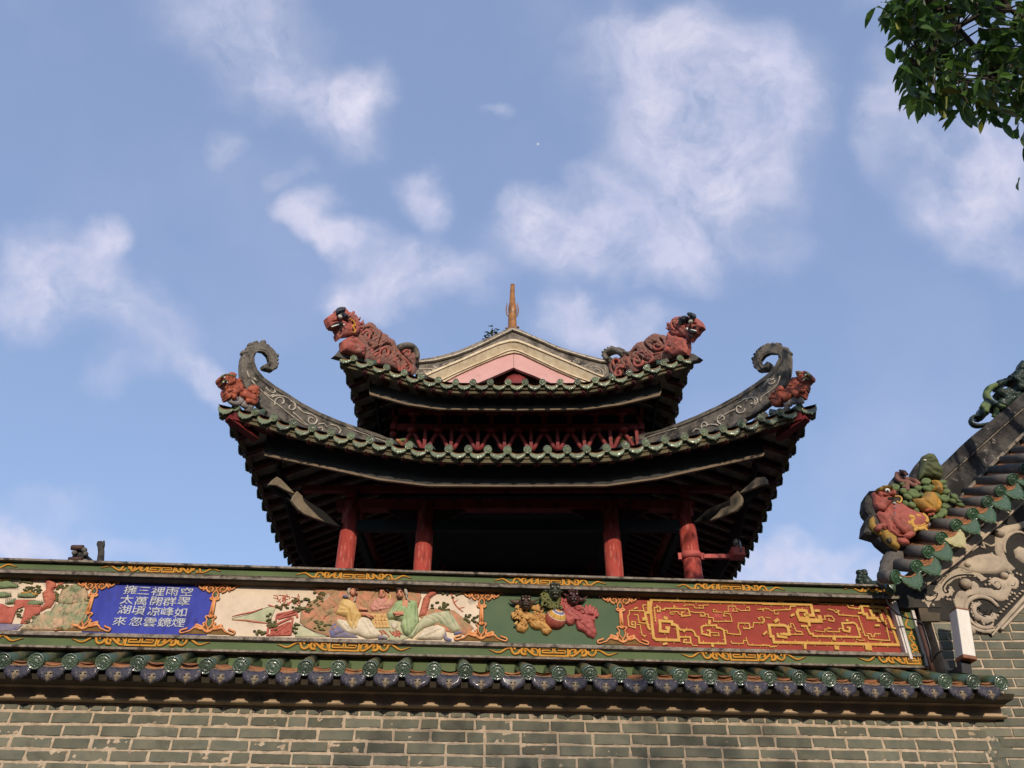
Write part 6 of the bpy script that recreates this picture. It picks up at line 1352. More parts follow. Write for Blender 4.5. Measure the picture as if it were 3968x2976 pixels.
beast('roof_beast', 'red beast with wide open eye on the right corner of the upper roof, facing right', UR, zbr,
  [(280,1470),(240,1400),(200,1300),(180,1200),(230,1120),(330,1040),(420,1080),(500,1000),(600,930),(660,900),(720,820),(800,740),(880,710),(940,715),(980,660),(1060,590),(1140,545),(1220,540),(1310,575),(1380,565),(1420,610),(1460,700),(1480,850),(1560,960),(1560,1030),(1400,1080),(1250,1110),(1120,1160),(1000,1200),(900,1240),(800,1380),(660,1400),(620,1320),(520,1280),(460,1380),(400,1440)],
  [(1400,960),(1360,850),(1420,700),(1430,560),(1460,500),(1560,570),(1700,600),(1800,620),(1880,660),(1880,850),(1850,960),(1700,980),(1560,1000)],
  [(1480,460),(1470,380),(1500,300),(1540,220),(1620,170),(1720,160),(1840,150),(1960,170),(2080,200),(2140,260),(2180,370),(2150,400),(2100,440),(2060,500),(2000,550),(1970,580),(1900,680),(1880,640),(1780,580),(1650,570),(1540,560)],
  [[(1700,300),(1680,230),(1740,180),(1840,150),(1960,200),(2000,240),(1940,230),(1870,220),(1820,260),(1760,300)], [(1870,140),(1900,95),(1970,80),(2030,110),(2040,170),(2000,200),(1920,180)]],
  (1912,260), (1918,268),
  [spiral(1220,780,170,40,-60,260,18,.8), spiral(830,1080,190,50,-100,-400,18), spiral(380,1290,140,40,-60,-330,14), spiral(360,1120,80,20,-100,160,10), [(950,740),(1050,860),(1200,950),(1380,900)], [(660,920),(620,1050),(560,1180)], [(1100,1160),(960,1100)]],
  [(spiral(1200,790,120,40,0,250,12,.8), [.02,.028,.03,.03,.03,.03,.03,.028,.026,.024,.022,.02,.018]), ([(980,930),(880,910),(780,960),(720,1080),(720,1180),(800,1220),(880,1180),(900,1100)], [.02,.026,.03,.034,.036,.04,.04,.03]), ([(480,1240),(420,1230),(340,1280),(300,1380),(340,1420),(420,1400),(410,1330),(370,1330)], .034), ([(280,1200),(260,1120),(330,1060),(400,1100),(370,1160)], .028), ([(960,1000),(1050,980),(1120,1040),(1000,1180)], .03), ([(560,1050),(600,1150),(560,1220)], .024), ([(1050,980),(1180,960),(1300,930)], .02)],
  [[(1860,420),(1980,440),(2080,460)], [(1840,310),(1960,340),(2080,340)], [(1560,260),(1600,400),(1720,500)]],
  [([(1880,430),(1960,460),(2040,480),(2000,520),(1900,470)], [.014,.02,.022,.024,.02]), ([(2000,380),(2060,390)], .014), ([(1900,560),(1980,600)], .016)],
  [(1490,330),(1470,390),(1475,450),(1510,490),(1560,520),(1640,540),(1720,550),(1800,570),(1870,620),(1890,680)],
  [([(1680,620),(1600,720),(1510,830)], [.045,.05,.05]), ([(1530,860),(1450,900),(1400,920)], [.045,.05,.03]), ([(1540,860),(1450,850)], .016)],
  [(480,1000),(420,920),(330,880),(220,890),(130,940),(110,1020),(160,1080),(240,1060)], [(580,950),(520,920),(470,880),(400,850),(330,850),(250,820),(180,840),(110,880),(60,930),(60,1000),(90,1060),(140,1110),(210,1110)],
  [('teeth', M['white'], [([(1840,400),(1850,440)], [.016,.004]), ([(1920,430),(2040,460)], .010)]), ('green_ear', M['leafgreen'], [([(1690,240),(1730,290)], .04)])])
for fr_, zm_, P_ in ((UL, zbl, [(380,995),(265,1095),(600,1190),(900,1270),(1300,1400),(1850,1590),(1950,1570),(1500,1330),(900,1100),(700,1000),(430,930)]), (UR, zbr, [(1400,960),(1860,930),(1960,930),(2095,1015),(2020,1080),(1600,1160),(1200,1280),(800,1440),(300,1540),(240,1450),(900,1200)])):
    mb = MB(); mb.plate(Rel(fr_, zm_, .02).p(P_), .03, .13, .008, back=True); w = MB(); w.add([tuple(fr_.M @ Vector(v)) for v in mb.v], mb.f, 0, False); part('hip_base', w, M['greytile'], ru)
# ------------------------------------------------------------ orange pottery lions on the lower corners
def corner_lion(label, fr, zm, body, head, legs, mane, rings, tail, eye, cloud, dark, teeth):
    b0 = fr.q(*zm(*cloud[0][0][0]), -.1); t = thing('pottery_lion', label, 'pottery lion', fr, (b0[0], -.1, b0[1]-.1), 'orange lions on the lower roof corners')
    K = lambda n=0.: Rel(fr, zm, -.12-n)
    r_ = K(); r_.puff(scallop(body, 90, 22), .055, g=.010, skirt=.02, two=.08, nz=.18, ns=60, cv=.014, cs=80.)
    for g, w in legs: r_.stroke(g, w, .05, -.03)
    b = part('body', r_.mb, M['orangeclay'], t)
    r_ = K(.03)
    for x0, y0, x1, y1, n in mane:
        rr_ = random.Random(n)
        r_.tufts(x0, y0, x1, y1, n*2, 130, .012, .028, (20, 160), seed=n)
    for x, y in rings: r_.blob(x, y, .024, .022, .025, -.02, seg=8)
    part('mane_curls', r_.mb, M['orangeclay'], b)
    r_ = K(.075)
    for x, y in rings: r_.blob(x, y-6, .007, .007, .008, seg=6)
    part('curl_holes', r_.mb, M['black'], b)
    r_ = K(.02)
    for g, w in tail: r_.stroke(g, w, .05)
    part('tail', r_.mb, M['orangeclay'], t)
    r_ = K(.02); r_.puff(head, .065, g=.009, skirt=.02, two=.08, nz=.16, ns=70, cv=.012, cs=90.); h = part('head', r_.mb, M['orangeclay'], t)
    r_ = K(.07)
    for p in dark: r_.puff(p, .03, g=.010, skirt=.02)
    part('brow', r_.mb, M['slate' if False else 'olivecer'], h)
    r_ = K(.115); r_.blob(eye[0], eye[1], .013, .010, .010, seg=8)
    for x, y in teeth: r_.blob(x, y, .012, .009, .010, seg=8)
    part('eye_and_fang', r_.mb, M['white'], h)
    r_ = K(-.02)
    for g, w in cloud: r_.stroke(g, w, .05)
    part('cloud_base', r_.mb, M['cloudbase'], t)
zll, zlr = Z(830, 1430, 200), Z(2960, 1420, 200)
corner_lion('orange pottery lion facing left on the left tip of the lower roof', DL, zll,
  [(540,1320),(480,1150),(430,1000),(430,850),(560,780),(800,740),(960,700),(1100,760),(1250,880),(1400,960),(1500,1050),(1700,1180),(1820,1300),(1840,1440),(1740,1560),(1600,1560),(1480,1440),(1300,1350),(1100,1220),(1000,1130),(850,1180),(820,1260),(680,1290)],
  [(420,700),(340,660),(290,570),(220,480),(210,380),(300,290),(400,240),(560,245),(620,180),(700,170),(820,220),(930,290),(900,360),(860,430),(900,560),(820,680),(700,740),(540,800),(440,760)],
  [([(800,860),(900,960),(780,1050),(720,1120)], [.05,.055,.04,.04]), ([(680,1230),(840,1230)], .04), ([(1120,1080),(1400,1220),(1700,1330)], [.05,.055,.05]), ([(1300,1420),(1500,1430),(1700,1540)], [.035,.035,.03]), ([(560,920),(620,1050)], .04)],
  [(860,430,1060,560,22), (820,560,1100,700,26), (900,680,1180,780,20), (460,720,900,820,24), (1000,760,1150,860,10), (1550,900,1840,1000,12)],
  [(1100,820),(1200,920),(1320,1020),(1450,1070),(1580,1110),(1700,1170),(1800,1180),(1640,1040),(1620,950),(1800,1090),(1840,1040)],
  [([(1500,1000),(1560,920),(1680,890),(1800,900),(1840,960)], [.03,.05,.06,.05,.03])], (450,362),
  [([(600,1340),(760,1440),(960,1470),(1100,1400),(1120,1300),(1000,1260),(900,1320)], [.03,.04,.045,.045,.04,.035,.03]), ([(1180,1480),(1300,1560),(1500,1590),(1640,1680)], [.05,.05,.05,.03]), ([(650,1280),(800,1300),(950,1380)], .05)],
  [[(240,400),(330,270),(480,230),(640,250),(820,300),(930,290),(880,400),(740,390),(600,370),(520,340),(420,330),(340,400)], [(300,570),(400,490),(560,530),(620,560),(540,600),(430,560),(380,640),(330,660)]], [(570,575),(400,560)])
corner_lion('orange pottery lion with scaly mane on the right tip of the lower roof, facing right', DR, zlr,
  [(1700,1330),(1740,1150),(1780,1050),(1840,900),(1860,760),(1700,640),(1400,500),(1250,520),(1200,640),(1120,820),(1000,980),(900,1130),(780,1100),(600,1150),(400,1250),(260,1380),(360,1520),(320,1640),(560,1650),(800,1600),(1000,1480),(1200,1330),(1400,1280),(1550,1340)],
  [(1450,420),(1400,280),(1500,230),(1620,230),(1700,260),(1850,230),(1950,280),(2060,400),(2040,520),(1950,600),(1860,680),(1800,820),(1700,760),(1600,680),(1500,600)],
  [([(1400,1000),(1300,1100),(1420,1180),(1550,1220)], [.05,.055,.045,.04]), ([(1450,1260),(1600,1290)], .045), ([(1200,1200),(1050,1350),(900,1480)], [.05,.055,.045]), ([(500,1600),(800,1620)], .05), ([(1650,1000),(1700,1200)], .04)],
  [(1260,480,1500,760,28), (1230,700,1700,860,34), (1250,820,1800,950,24), (560,1050,860,1250,18), (350,1250,800,1450,22)],
  [(1160,820),(1080,950),(1190,970),(990,1080),(1120,1100),(1020,1220),(900,1330),(760,1380),(600,1400),(420,1350),(290,1380),(410,1500),(500,1370),(570,1260),(710,1260),(600,1200),(410,1180),(660,1000)],
  [([(700,1100),(640,1040),(720,1000),(780,1080)], [.05,.05,.05,.04])], (1785,365),
  [([(1650,1280),(1560,1360),(1420,1420),(1280,1400),(1230,1480),(1320,1530),(1500,1480)], [.025,.03,.035,.04,.04,.04,.03]), ([(1200,1500),(1050,1560),(900,1640)], .07), ([(1500,1500),(1700,1400)], .06)],
  [[(1440,300),(1500,240),(1620,240),(1720,300),(1850,250),(1980,320),(2060,420),(2000,520),(1900,440),(1800,340),(1700,340),(1600,400),(1480,400)], [(1680,480),(1800,470),(1900,520),(1960,580),(1850,640),(1760,560)]], [(1725,560),(1690,590)])

# ------------------------------------------------------------ shrub rooted on the gable, left of the finial
zs = Z(1850, 1250, 160); YS = YG + .15
t = thing('roof_shrub', 'small leafy shrub growing on the gable ridge just left of the brown finial', 'shrub', WORLD, (WORLD.q(*zs(930, 920), YS)[0], YS, WORLD.q(*zs(930, 940), YS)[1]-.05))
def sp3(x, y, d=0.): a, z = WORLD.q(*zs(x, y), YS+d); return (a, YS+d, z)
mb = MB()
for L in ([(930,980),(900,820),(850,620),(830,400),(800,300)], [(900,820),(760,700),(640,600),(500,600)], [(930,900),(960,700),(900,500),(930,320)], [(520,1080),(440,960),(420,800),(410,700)], [(980,860),(1080,720),(1200,640)], [(880,560),(1000,500),(1080,420)], [(1480,640),(1500,500),(1540,380)]):
    mb.tube([sp3(x, y, random.uniform(-.05, .05)) for x, y in L], .004, 5)
part('stems', mb, M['bark'], t)
leafm = mat('shrub_leaf', (60, 78, 36), (44, 62, 30), sc=14, rough=.45, spec=.5, bump=.1)
def leaf(mb, p, d, L, W, up=Vector((0, 0, 1)), fold=.25, m=0):
    d = Vector(d).normalized(); sdv = d.cross(up)
    sdv = sdv.normalized() if sdv.length > .1 else Vector((1, 0, 0)); nn = sdv.cross(d)
    prof = [(0, 0), (.18, .62), (.42, 1), (.68, .78), (.88, .34), (1, 0)]
    vs = []; p = Vector(p)
    for t_, w in prof:
        c = p + d*L*t_ - nn*(L*.22*t_*t_); vs += [tuple(c - sdv*w*W + nn*w*W*fold), tuple(c), tuple(c + sdv*w*W + nn*w*W*fold)]
    mb.add(vs, [f for i in range(5) for f in ((i*3, i*3+1, i*3+4, i*3+3), (i*3+1, i*3+2, i*3+5, i*3+4))], m, True)
mb = MB(); rr = random.Random(4)
for x, y in ((780,260),(740,230),(820,200),(930,320),(1010,450),(1040,420),(1080,510),(1000,560),(560,520),(600,620),(540,600),(680,620),(700,660),(720,540),(760,520),(820,490),(860,520),(920,540),(700,740),(800,810),(820,620),(880,650),(900,740),(960,700),(1020,680),(1080,660),(1040,780),(1100,760),(1060,820),(1180,660),(1240,640),(1280,660),(1140,720),(440,860),(430,700),(380,700),(320,700),(420,900),(480,960),(300,1000),(360,1020),(440,1040),(540,1000),(620,940),(640,1000),(600,980),(840,920),(1480,470),(1500,540),(1520,600),(1400,600),(1540,350),(1500,400),(470,780),(350,1060)):
    an = rr.uniform(0, 6.28); leaf(mb, sp3(x, y, rr.uniform(-.1, .1)), (math.cos(an), rr.uniform(-.5, .5), math.sin(an)*.8+.3), rr.uniform(.05, .085), rr.uniform(.014, .022))
part('leaves', mb, leafm, t)

# ------------------------------------------------------------ floodlight bracket clamped on the right column
zf = Z(2200, 1650, 800); xc = colx[3]
def fz(x, y, Y=CY): a, z = WORLD.q(*zf(x, y), Y); return a, z
zc_ = fz(1300, 1400)[1]; ax_, az_ = fz(1880, 1428); bx0, bz0 = fz(1762, 1400, CY-.1); bx1, bz1 = fz(1880, 1312, CY-.1)
t = thing('bracket_lamp', 'red arm with a small box and chrome ball lamp clamped to the rightmost column', 'lamp', WORLD, (xc, CY, zc_))
mb = MB(); mb.lathe([(.126, -.045), (.134, -.045), (.134, .045), (.126, .045)], 28, 0, Matrix.Translation((xc, CY, zc_)));
for sg in (-1, 1): mb.box(xc+sg*.15-.025, xc+sg*.15+.025, CY-.02, CY+.02, zc_-.045, zc_+.045)
part('clamp_band', mb, M['redpale'], t)
mb = MB(); mb.box(xc+.16, ax_, CY-.04, CY+.01, zc_-.035, zc_+.02); part('arm', mb, M['redpale'], t)
mb = MB(); mb.bbox(bx0, bx1, CY-.16, CY+.04, bz0, bz1, .008); part('junction_box', mb, M['redpale'], t)
cx0, cz0 = fz(1808, 1248, CY-.12)
mb = MB(); mb.blob(cx0, CY-.12, cz0, .050, .05, .050, 0, 16); mb.tube([(cx0+.01, CY-.17, cz0+.02), (cx0+.03, CY-.18, cz0-.02), (cx0+.035, CY-.17, cz0-.10), (cx0+.02, CY-.165, bz0+.04)], .009, 8); part('chrome_ball', mb, M['metal'], t)

# ------------------------------------------------------------ the hall on the right: gable wall, verge tiles, reliefs
HY = 7.08; HF = Frame(0, HY, 0); zr = Z(3568, 2200, 400); zz5 = Z(3168, 1376, 800); zq9 = Z(3668, 1850, 300)
hall = thing('side_hall', 'brick hall with a steep dark gable verge and green-faced tiles at the right edge', 'hall', WORLD, (5.6, HY+.3, 0))
def H(zm, pts, n=0.): return [HF.q(*zm(*p), n) for p in pts]
verg = H(z6, [(1095,1080),(1500,770),(2212,130)]); sl_ = (verg[2][1]-verg[0][1])/(verg[2][0]-verg[0][0])
XE = 9.0
def ext(pts, sl=None):
    s_ = sl or (pts[-1][1]-pts[-2][1])/(pts[-1][0]-pts[-2][0]); return pts + [(XE, pts[-1][1]+(XE-pts[-1][0])*s_)]
xl = 3.80
wb = MB(); wb.plate([(xl, 0), (XE, 0), (XE, ext(verg)[-1][1]+.2), (verg[0][0]-.1, verg[0][1]+.15), (xl, verg[0][1]-.02)], HY+.006, HY+.5, .001); part('gable_wall', wb, M['mortar'], hall)
bk = MB()
mbk = MB(); brick_field(mbk, xl+.01, 7.4, 1.8, 5.2, .0805, .285, .012, HY-.002)
keep = MB(); nv = 16 + 0
# keep only bricks below the painted border
def under(x, z): return z < min(3.40 + (x-3.8)*0 + max(0, (x-4.05))*.0, 9) if x < 4.25 else z < 3.60 + (x-4.25)*.82
vs, fs = mbk.v, mbk.f
per = 12; n = len(vs)//per; fcount = len(fs)//n
for i in range(n):
    vv = vs[i*per:(i+1)*per]; cx = sum(v[0] for v in vv)/per; cz = max(v[2] for v in vv)
    if cz < verg[0][1] - .1 + (cx-verg[0][0])*sl_:
        keep.t += [0]*0; keep.tint = mbk.t[i*per]; keep.add(vv, [tuple(k-i*per for k in f) for f in fs[i*fcount:(i+1)*fcount]], 0, False)
part('gable_bricks', keep, M['brick'], hall)
# painted plaster ground and border
gnd = H(zr, [(-40,520),(60,523),(690,-2)]) + [(XE, ext(verg)[-1][1])]
low_ = H(zr, [(2212,690),(1950,960),(1600,1330),(1400,1420),(1180,1430),(930,1330),(800,1160),(400,1130),(0,1160)])
lowX = [(XE, low_[0][1] + (XE-low_[0][0])*.80)]
gp = MB(); gp.plate(gnd + lowX + low_, HY-.012, HY+.02, .002); part('relief_ground', gp, M['reliefdark'], hall)
def HR(n=-.012): return Rel(HF, zr, n)
def wy(mb): mb.v = [(v[0], v[1]+HY, v[2]) for v in mb.v]; return mb
bdm = MB()
P_ = H(zr, [(700,690),(760,880),(900,1120),(1080,1290),(1300,1380),(1480,1370),(1620,1280),(2212,640)]); P_.append((XE, P_[-1][1] + (XE-P_[-1][0])*.80)); bdm.stroke(P_, .016, .035, HY-.012)
P_ = H(zr, [(1640,1300),(2212,700)]); P_.append((XE, P_[-1][1] + (XE-P_[-1][0])*.80)); bdm.stroke([(x+.01, z-.02) for x, z in P_], .012, .05, HY-.0, smooth=0, sq=True)
part('relief_border', bdm, M['relief'], hall)
r_ = HR()
P1 = [(720,700),(740,600),(820,500),(950,520),(1060,450),(1040,330),(1130,290),(1200,340),(1250,430),(1450,450),(1660,490),(1800,420),(1900,560),(1820,690),(1690,720),(1500,640),(1250,590),(1050,620),(950,740),(930,900),(980,1050),(900,1100),(780,920)]
P2 = [(270,500),(320,400),(400,320),(520,190),(640,100),(760,30),(900,0),(1100,60),(1250,130),(1350,200),(1420,230),(1300,290),(1240,260),(1200,190),(1000,180),(850,200),(700,260),(560,370),(520,450),(560,530),(640,400),(700,500),(650,600),(520,600),(420,660),(350,720),(250,700),(180,830),(110,800),(50,680),(80,600),(200,620),(330,560)]
P4 = [(1450,300),(1560,210),(1700,240),(1850,200),(1900,130),(2000,200),(2100,300),(2050,450),(1940,440),(1880,560),(1800,500),(1700,480),(1620,430),(1540,370)]
P5 = [(820,0),(1000,90),(1300,130),(1550,130),(1650,70),(1740,0),(1720,-200),(1500,-300),(1200,-260),(950,-160)]
P6 = [(1080,780),(1200,750),(1300,770),(1200,850),(1230,960),(1330,1030),(1480,1040),(1540,960),(1620,1000),(1600,1100),(1480,1170),(1340,1200),(1280,1130),(1150,1080),(1080,950)]
for p, h in ((P1, .020), (P2, .010), (P4, .010), (P5, .026), (P6, .012)): r_.puff(scallop(p, 90, 10), h, g=.010, skirt=.006)
def blobs(pts, r=.016):
    for x, y in pts: r_.blob(x, y, r*.8, r*.8, .008, -.008, seg=8)
blobs([(400,330),(330,410),(290,500),(420,520),(480,240),(560,170),(90,590),(40,720),(150,830),(260,800),(450,640),(560,610),(640,590),(690,510),(620,430),(1480,240),(1460,300),(1380,370),(1460,360),(1920,110),(1960,160),(2050,130),(2130,160),(2050,290),(2160,330),(2060,400),(1940,540),(2000,560),(1840,680),(1900,590),(1100,760),(1170,770),(1240,750),(1080,860),(1080,960),(1120,1040),(1340,1210),(1400,1180),(1640,1030),(1600,1090),(1540,1150),(760,230),(830,220),(1280,280),(560,680),(620,690)])
for x0, y0, nn_ in ((1700,960,9), (2212,420,0)):
    for k in range(nn_): r_.blob(x0+k*58, y0-k*56, .016, .012, .014, -.010, seg=8)
r_.stroke([(1650,850),(1500,700),(1300,630),(1120,650),(990,740),(950,880),(980,1020),(1080,1170),(1220,1270),(1400,1310),(1550,1280)], [.014,.018,.02,.02,.02,.018,.016,.015,.014,.012,.006], .03, -.004)
r_.stroke([(1150,1140),(1200,1200),(1300,1260),(1420,1270),(1520,1240),(1540,1190)], [.004,.008,.010,.010,.010,.006], .02)
r_.blob(940, 360, .055, .048, .05, -.02, seg=16); r_.blob(1765, 190, .036, .032, .04, -.02, seg=14); r_.blob(1020, 1385, .05, .038, .06, -.02, seg=14); r_.blob(1190, 1090, .032, .030, .03, -.02, seg=12)
zz6 = z6
r6 = Rel(HF, z6, -.012)
r6.stroke(spiral(2170, 580, 190, 60, 150, 400, 14), [.014]*15, .03); r6.puff([(1900,440),(2000,380),(2120,360),(2300,300),(2500,300),(2500,420),(2200,400),(2050,470),(1980,620),(2040,760),(2120,840),(2050,880),(1950,800),(1900,640)], .03, g=.014)
r6.stroke([(1650,650),(1720,600),(1790,620),(1770,560),(1850,600),(1900,580)], .010, .02); r6.stroke(spiral(1790, 730, 90, 20, -40, 320, 14), .012, .02); r6.puff([(1500,820),(1560,760),(1640,780),(1720,850),(1850,830),(1980,760),(2050,860),(1900,900),(1750,890),(1600,860)], .03, g=.014)
r6.blob(1940, 470, .045, .045, .05, -.02, seg=14); r6.blob(1590, 810, .035, .028, .04, -.02, seg=12)
r6.puff([(2100,640),(2160,600),(2260,640),(2300,760),(2200,780),(2120,720)], .02, g=.012)
m0 = r_.mb; b0 = len(m0.v); m0.v += r6.mb.v; m0.t += r6.mb.t; m0.f += [tuple(i+b0 for i in f) for f in r6.mb.f]; m0.m += r6.mb.m; m0.s += r6.mb.s
part('plaster_scrolls', wy(m0), M['relief'], hall)
r_ = HR(-.034)
for pts, w in (([(1210,200),(1300,260),(1330,300)], 6), ([(1140,60),(1300,80),(1500,60)], 6), ([(1000,0),(1100,50)], 5), ([(1560,980),(1500,1090),(1380,1120)], 5), ([(1120,800),(1110,900),(1160,1000)], 5), ([(1880,300),(1960,260),(2030,300),(2010,380),(1940,370)], 8), ([(1760,330),(1800,400),(1780,460)], 7), ([(620,120),(520,220),(440,330)], 6), ([(200,560),(300,600),(380,560)], 6), ([(800,580),(780,700),(830,860)], 7), ([(860,960),(940,1080)], 6), ([(1150,150),(950,140),(760,170),(600,260),(500,380),(490,470),(540,530),(600,510),(580,470)], 12), ([(860,700),(900,600),(1000,540),(1090,450),(1080,340)], 7), ([(930,620),(1050,540),(1140,470),(1150,370)], 6), ([(930,700),(1050,600),(1200,575),(1450,600),(1640,700)], 10), ([(960,1050),(1100,1260),(1300,1370),(1520,1370)], 8), ([(370,530),(350,620),(250,700),(150,700),(110,670)], 9), ([(1230,840),(1210,920),(1280,1000),(1400,1040)], 12), ([(1260,830),(1290,880),(1240,900)], 10), ([(1590,330),(1620,290),(1700,310),(1730,390),(1690,450),(1560,460)], 9), ([(870,40),(980,90),(1120,100)], 6), ([(1380,960),(1460,1000),(1520,960),(1540,880)], 7), ([(1340,900),(1400,940),(1460,900)], 5)):
    r_.stroke(pts, w*.00056, .006, .012)
part('black_outlines', wy(r_.mb), M['black'], hall)
# stained, sooty patch at the foot of the verge
sp_ = MB(); sp_.plate(H(zr, [(-30,510),(-60,900),(0,1160),(400,1150),(400,980),(150,960),(60,640),(20,560)]), HY-.014, HY+.0, .001); part('sooty_patch', sp_, M['dplaster'], hall)
# raking moulding and cream soffit strip
mv = MB(); A_ = ext(H(z6, [(1085,1062),(1500,735),(2212,95)])); B_ = ext(H(z6, [(1100,1085),(1500,775),(2212,135)]))
mv.plate(A_ + B_[::-1], HY-.05, HY+.01, .006); C_ = ext(H(z6, [(1040,1060),(1120,960),(1500,640),(2212,0)])); mv.plate(C_ + [(x, z-.002) for x, z in A_][::-1], HY-.03, HY+.02, .002)
part('raking_moulding', mv, M['relief'], hall)
# verge ridge
t1 = H(zz5, [(1300,1205),(1400,1110),(1500,1010),(1620,900),(1745,800),(2000,590),(2212,400)], .12); t1 = ext(t1)
t2 = ext(H(zz5, [(1330,1345),(1700,1010),(2212,555)], .12)); t3 = ext(H(zz5, [(1420,1620),(1510,1540),(1800,1230),(2212,830)], .12))
t4 = [(t3[0][0]-.05, t3[0][1]-.30), (XE, t3[-1][1]-.45)]
vm = MB(); vm.plate(t1 + t2[::-1], HY+.07, HY+.5, .006); v1 = part('verge_cap', vm, M['blackverge'], hall)
vm = MB(); vm.plate([(x, z+.003) for x, z in t2] + t3[::-1], HY+.12, HY+.45, .004); part('verge_face', vm, M['blackverge'], hall)
vm = MB(); vm.plate([(x, z+.012) for x, z in t3] + [(x, z-.03) for x, z in t3][::-1], HY+.09, HY+.45, .004); vm.plate([(x, z+.004) for x, z in t2] + [(x, z-.02) for x, z in t2][::-1], HY+.095, HY+.3, .003); part('verge_lines', vm, M['stone'], hall)
vm = MB(); vm.plate([(x, z-.028) for x, z in t3] + t4[::-1], HY+.13, HY+.5, .004); part('tile_bedding', vm, M['darktile'], hall)
rb = MB(); rb.plate([(x, z-.35) for x, z in t1[2:]] + [(XE, 4.5), (t1[2][0], 4.5)], HY+.5, HY+1.6, .004); part('hall_roof', rb, M['darktile'], hall)
# round tiles and fans of the verge
HD = [z6(840,930), z6(1065,815), z6(1190,660), z6(1330,510), z6(1490,375), z6(1665,255), z6(1825,125), zq9(1550,390), zq9(1910,60)]
P3 = [HF.q(p[0], p[1], -.33) for p in HD]; dx, dz = P3[-1][0]-P3[-3][0], P3[-1][1]-P3[-3][1]
for k in range(1, 9): P3.append((P3[8][0]+dx/2*k, P3[8][1]+dz/2*k))
gt = round_tile_mesh('round_tile', .060, .52, M['greytile'], M['ggreen'], 1., R(26)); gt2 = round_tile_mesh('round_tile', .060, .52, M['greytile'], M['ggreen'], .7, R(26))
gd = crescent_drip(1.12, 1., 'ggreen'); gy = crescent_drip(1.16, 1., 'yglaze')
for me_ in (gd, gy): me_.transform(Matrix.Diagonal((1.0, 1, 1.55, 1)))
gt0 = round_tile_mesh('round_tile', .064, .16, M['greytile'], M['ggreen'], 1., R(20))
rake = math.atan2(P3[6][1]-P3[2][1], P3[6][0]-P3[2][0])
for i, (x, z) in enumerate(P3):
    part('round_tile', gt0 if i == 0 else gt if i < 6 else gt2, None, hall, loc=(x, HY-.33, z), rot=(random.uniform(-.03, .03), 0, .45 if i == 0 else .10))
    part('drip_tile', gy if i == 3 else gd, None, hall, loc=(x+(.135 if i else .15), HY-.31, z+(.02 if i else -.0)), rot=(0, -rake*.85 if i else -.3, .1))
pm = MB()
for i, (x, z) in enumerate(P3[1:]):
    for k in range(3):
        mx_ = Matrix.Translation((x+.115-.006*k, HY-.31, z+.045+.02*k)) @ Matrix.Rotation(-rake*.85, 4, 'Y')
        def fn(u, v): X = (u-.5)*.20; return tuple(mx_ @ Vector((X, .012*k+v*.40, (abs(u-.5)*2)**2*.03 + v*.19)))
        pm.grid(fn, 6, 2)
        def fe(u, v): X = (u-.5)*.20; return tuple(mx_ @ Vector((X, .012*k, (abs(u-.5)*2)**2*.03 - v*.010)))
        pm.grid(fe, 6, 1)
part('pan_tiles', pm, M['clay'], hall)
# corner end tube and hanging green tile at the foot
fm = MB(); q = lambda x, y, n: (lambda a: (a[0], HY+n, a[1]))(HF.q(*z6(x, y), n))
fm.tube([q(860,700,.05), q(790,760,0), q(740,870,0), q(700,960,-.02), q(660,1000,-.05)], [.10, .085, .07, .05, .03], 12); part('corner_tube', fm, M['greytile'], hall)
fm = MB(); fm.puff([HF.q(*z6(*p), -.1) for p in [(700,1000),(760,1000),(830,960),(835,1080),(800,1140),(740,1090)]], HY-.1, .03, g=.014, skirt=.01, two=.02); part('hanging_tile', fm, M['glaze'], hall)
ft = MB(); ft.box(xl-.25, xl+.12, HY-.02, HY+.6, verg[0][1]-.16, verg[0][1]+.08); part('eave_return', ft, M['darktile'], hall)

# ------------------------------------------------------------ painted beast at the foot of that verge
zx = Z(3340, 1780, 400)
bs_ = thing('verge_beast', 'red fish-headed beast among green leaves and ochre peaches at the foot of the right verge', 'roof beast', HF, (HF.q(*zx(700, 1700), -.1)[0], 0, HF.q(*zx(700, 1900), -.1)[1]))
def X_(n=0.): return Rel(HF, zx, -.06-n)
base = [(70,1000),(100,780),(170,660),(280,650),(480,580),(600,510),(740,310),(850,258),(940,320),(1090,430),(1100,350),(1150,160),(1250,0),(1300,-50),(1500,-20),(1560,60),(1660,170),(1750,300),(1850,560),(2000,760),(2100,900),(1900,1050),(1800,1300),(1400,1480),(1130,1560),(1130,1640),(800,1860),(790,1920),(740,1975),(600,1900),(400,1740),(330,1640),(60,1560),(90,1340),(170,1180),(100,1100)]
r_ = X_(); r_.mb.plate(r_.p(base), -.06, .10, .02, back=True); part('dark_backing', r_.mb, M['blackverge'], bs_)
r_ = X_(); r_.puff([(220,850),(180,760),(260,690),(440,720),(600,680),(720,720),(700,800),(620,860),(620,960),(520,1050),(480,1120),(380,1130),(280,1080),(230,980)], .07, grs([[(420,830),(540,840),(700,820)], [(440,860),(560,880),(660,860)], [(260,780),(340,880),(300,980)], [(380,740),(440,800),(400,860)]], .04, .010), g=.010, skirt=.02, cv=.010, cs=46.); hd = part('head', r_.mb, M['redclay'], bs_)
r_ = X_(.05); r_.blob(420, 1010, .05, .045, .04, seg=14); r_.blob(640, 740, .045, .022, .04, seg=10); r_.blob(480,760,.04,.02,.04,seg=10); part('cheek', r_.mb, M['redclay'], hd)
r_ = X_(.06); r_.stroke([(430,830),(520,860),(600,850),(680,850)], [.008,.014,.014,.008], .015, -.01); part('dark_mouth', r_.mb, M['black'], hd)
r_ = X_(.05); r_.puff([(255,700),(300,650),(420,590),(560,580),(670,650),(600,690),(500,640),(420,700),(330,725)], .04, g=.012, skirt=.02); part('yellow_brow', r_.mb, M['coin'], hd)
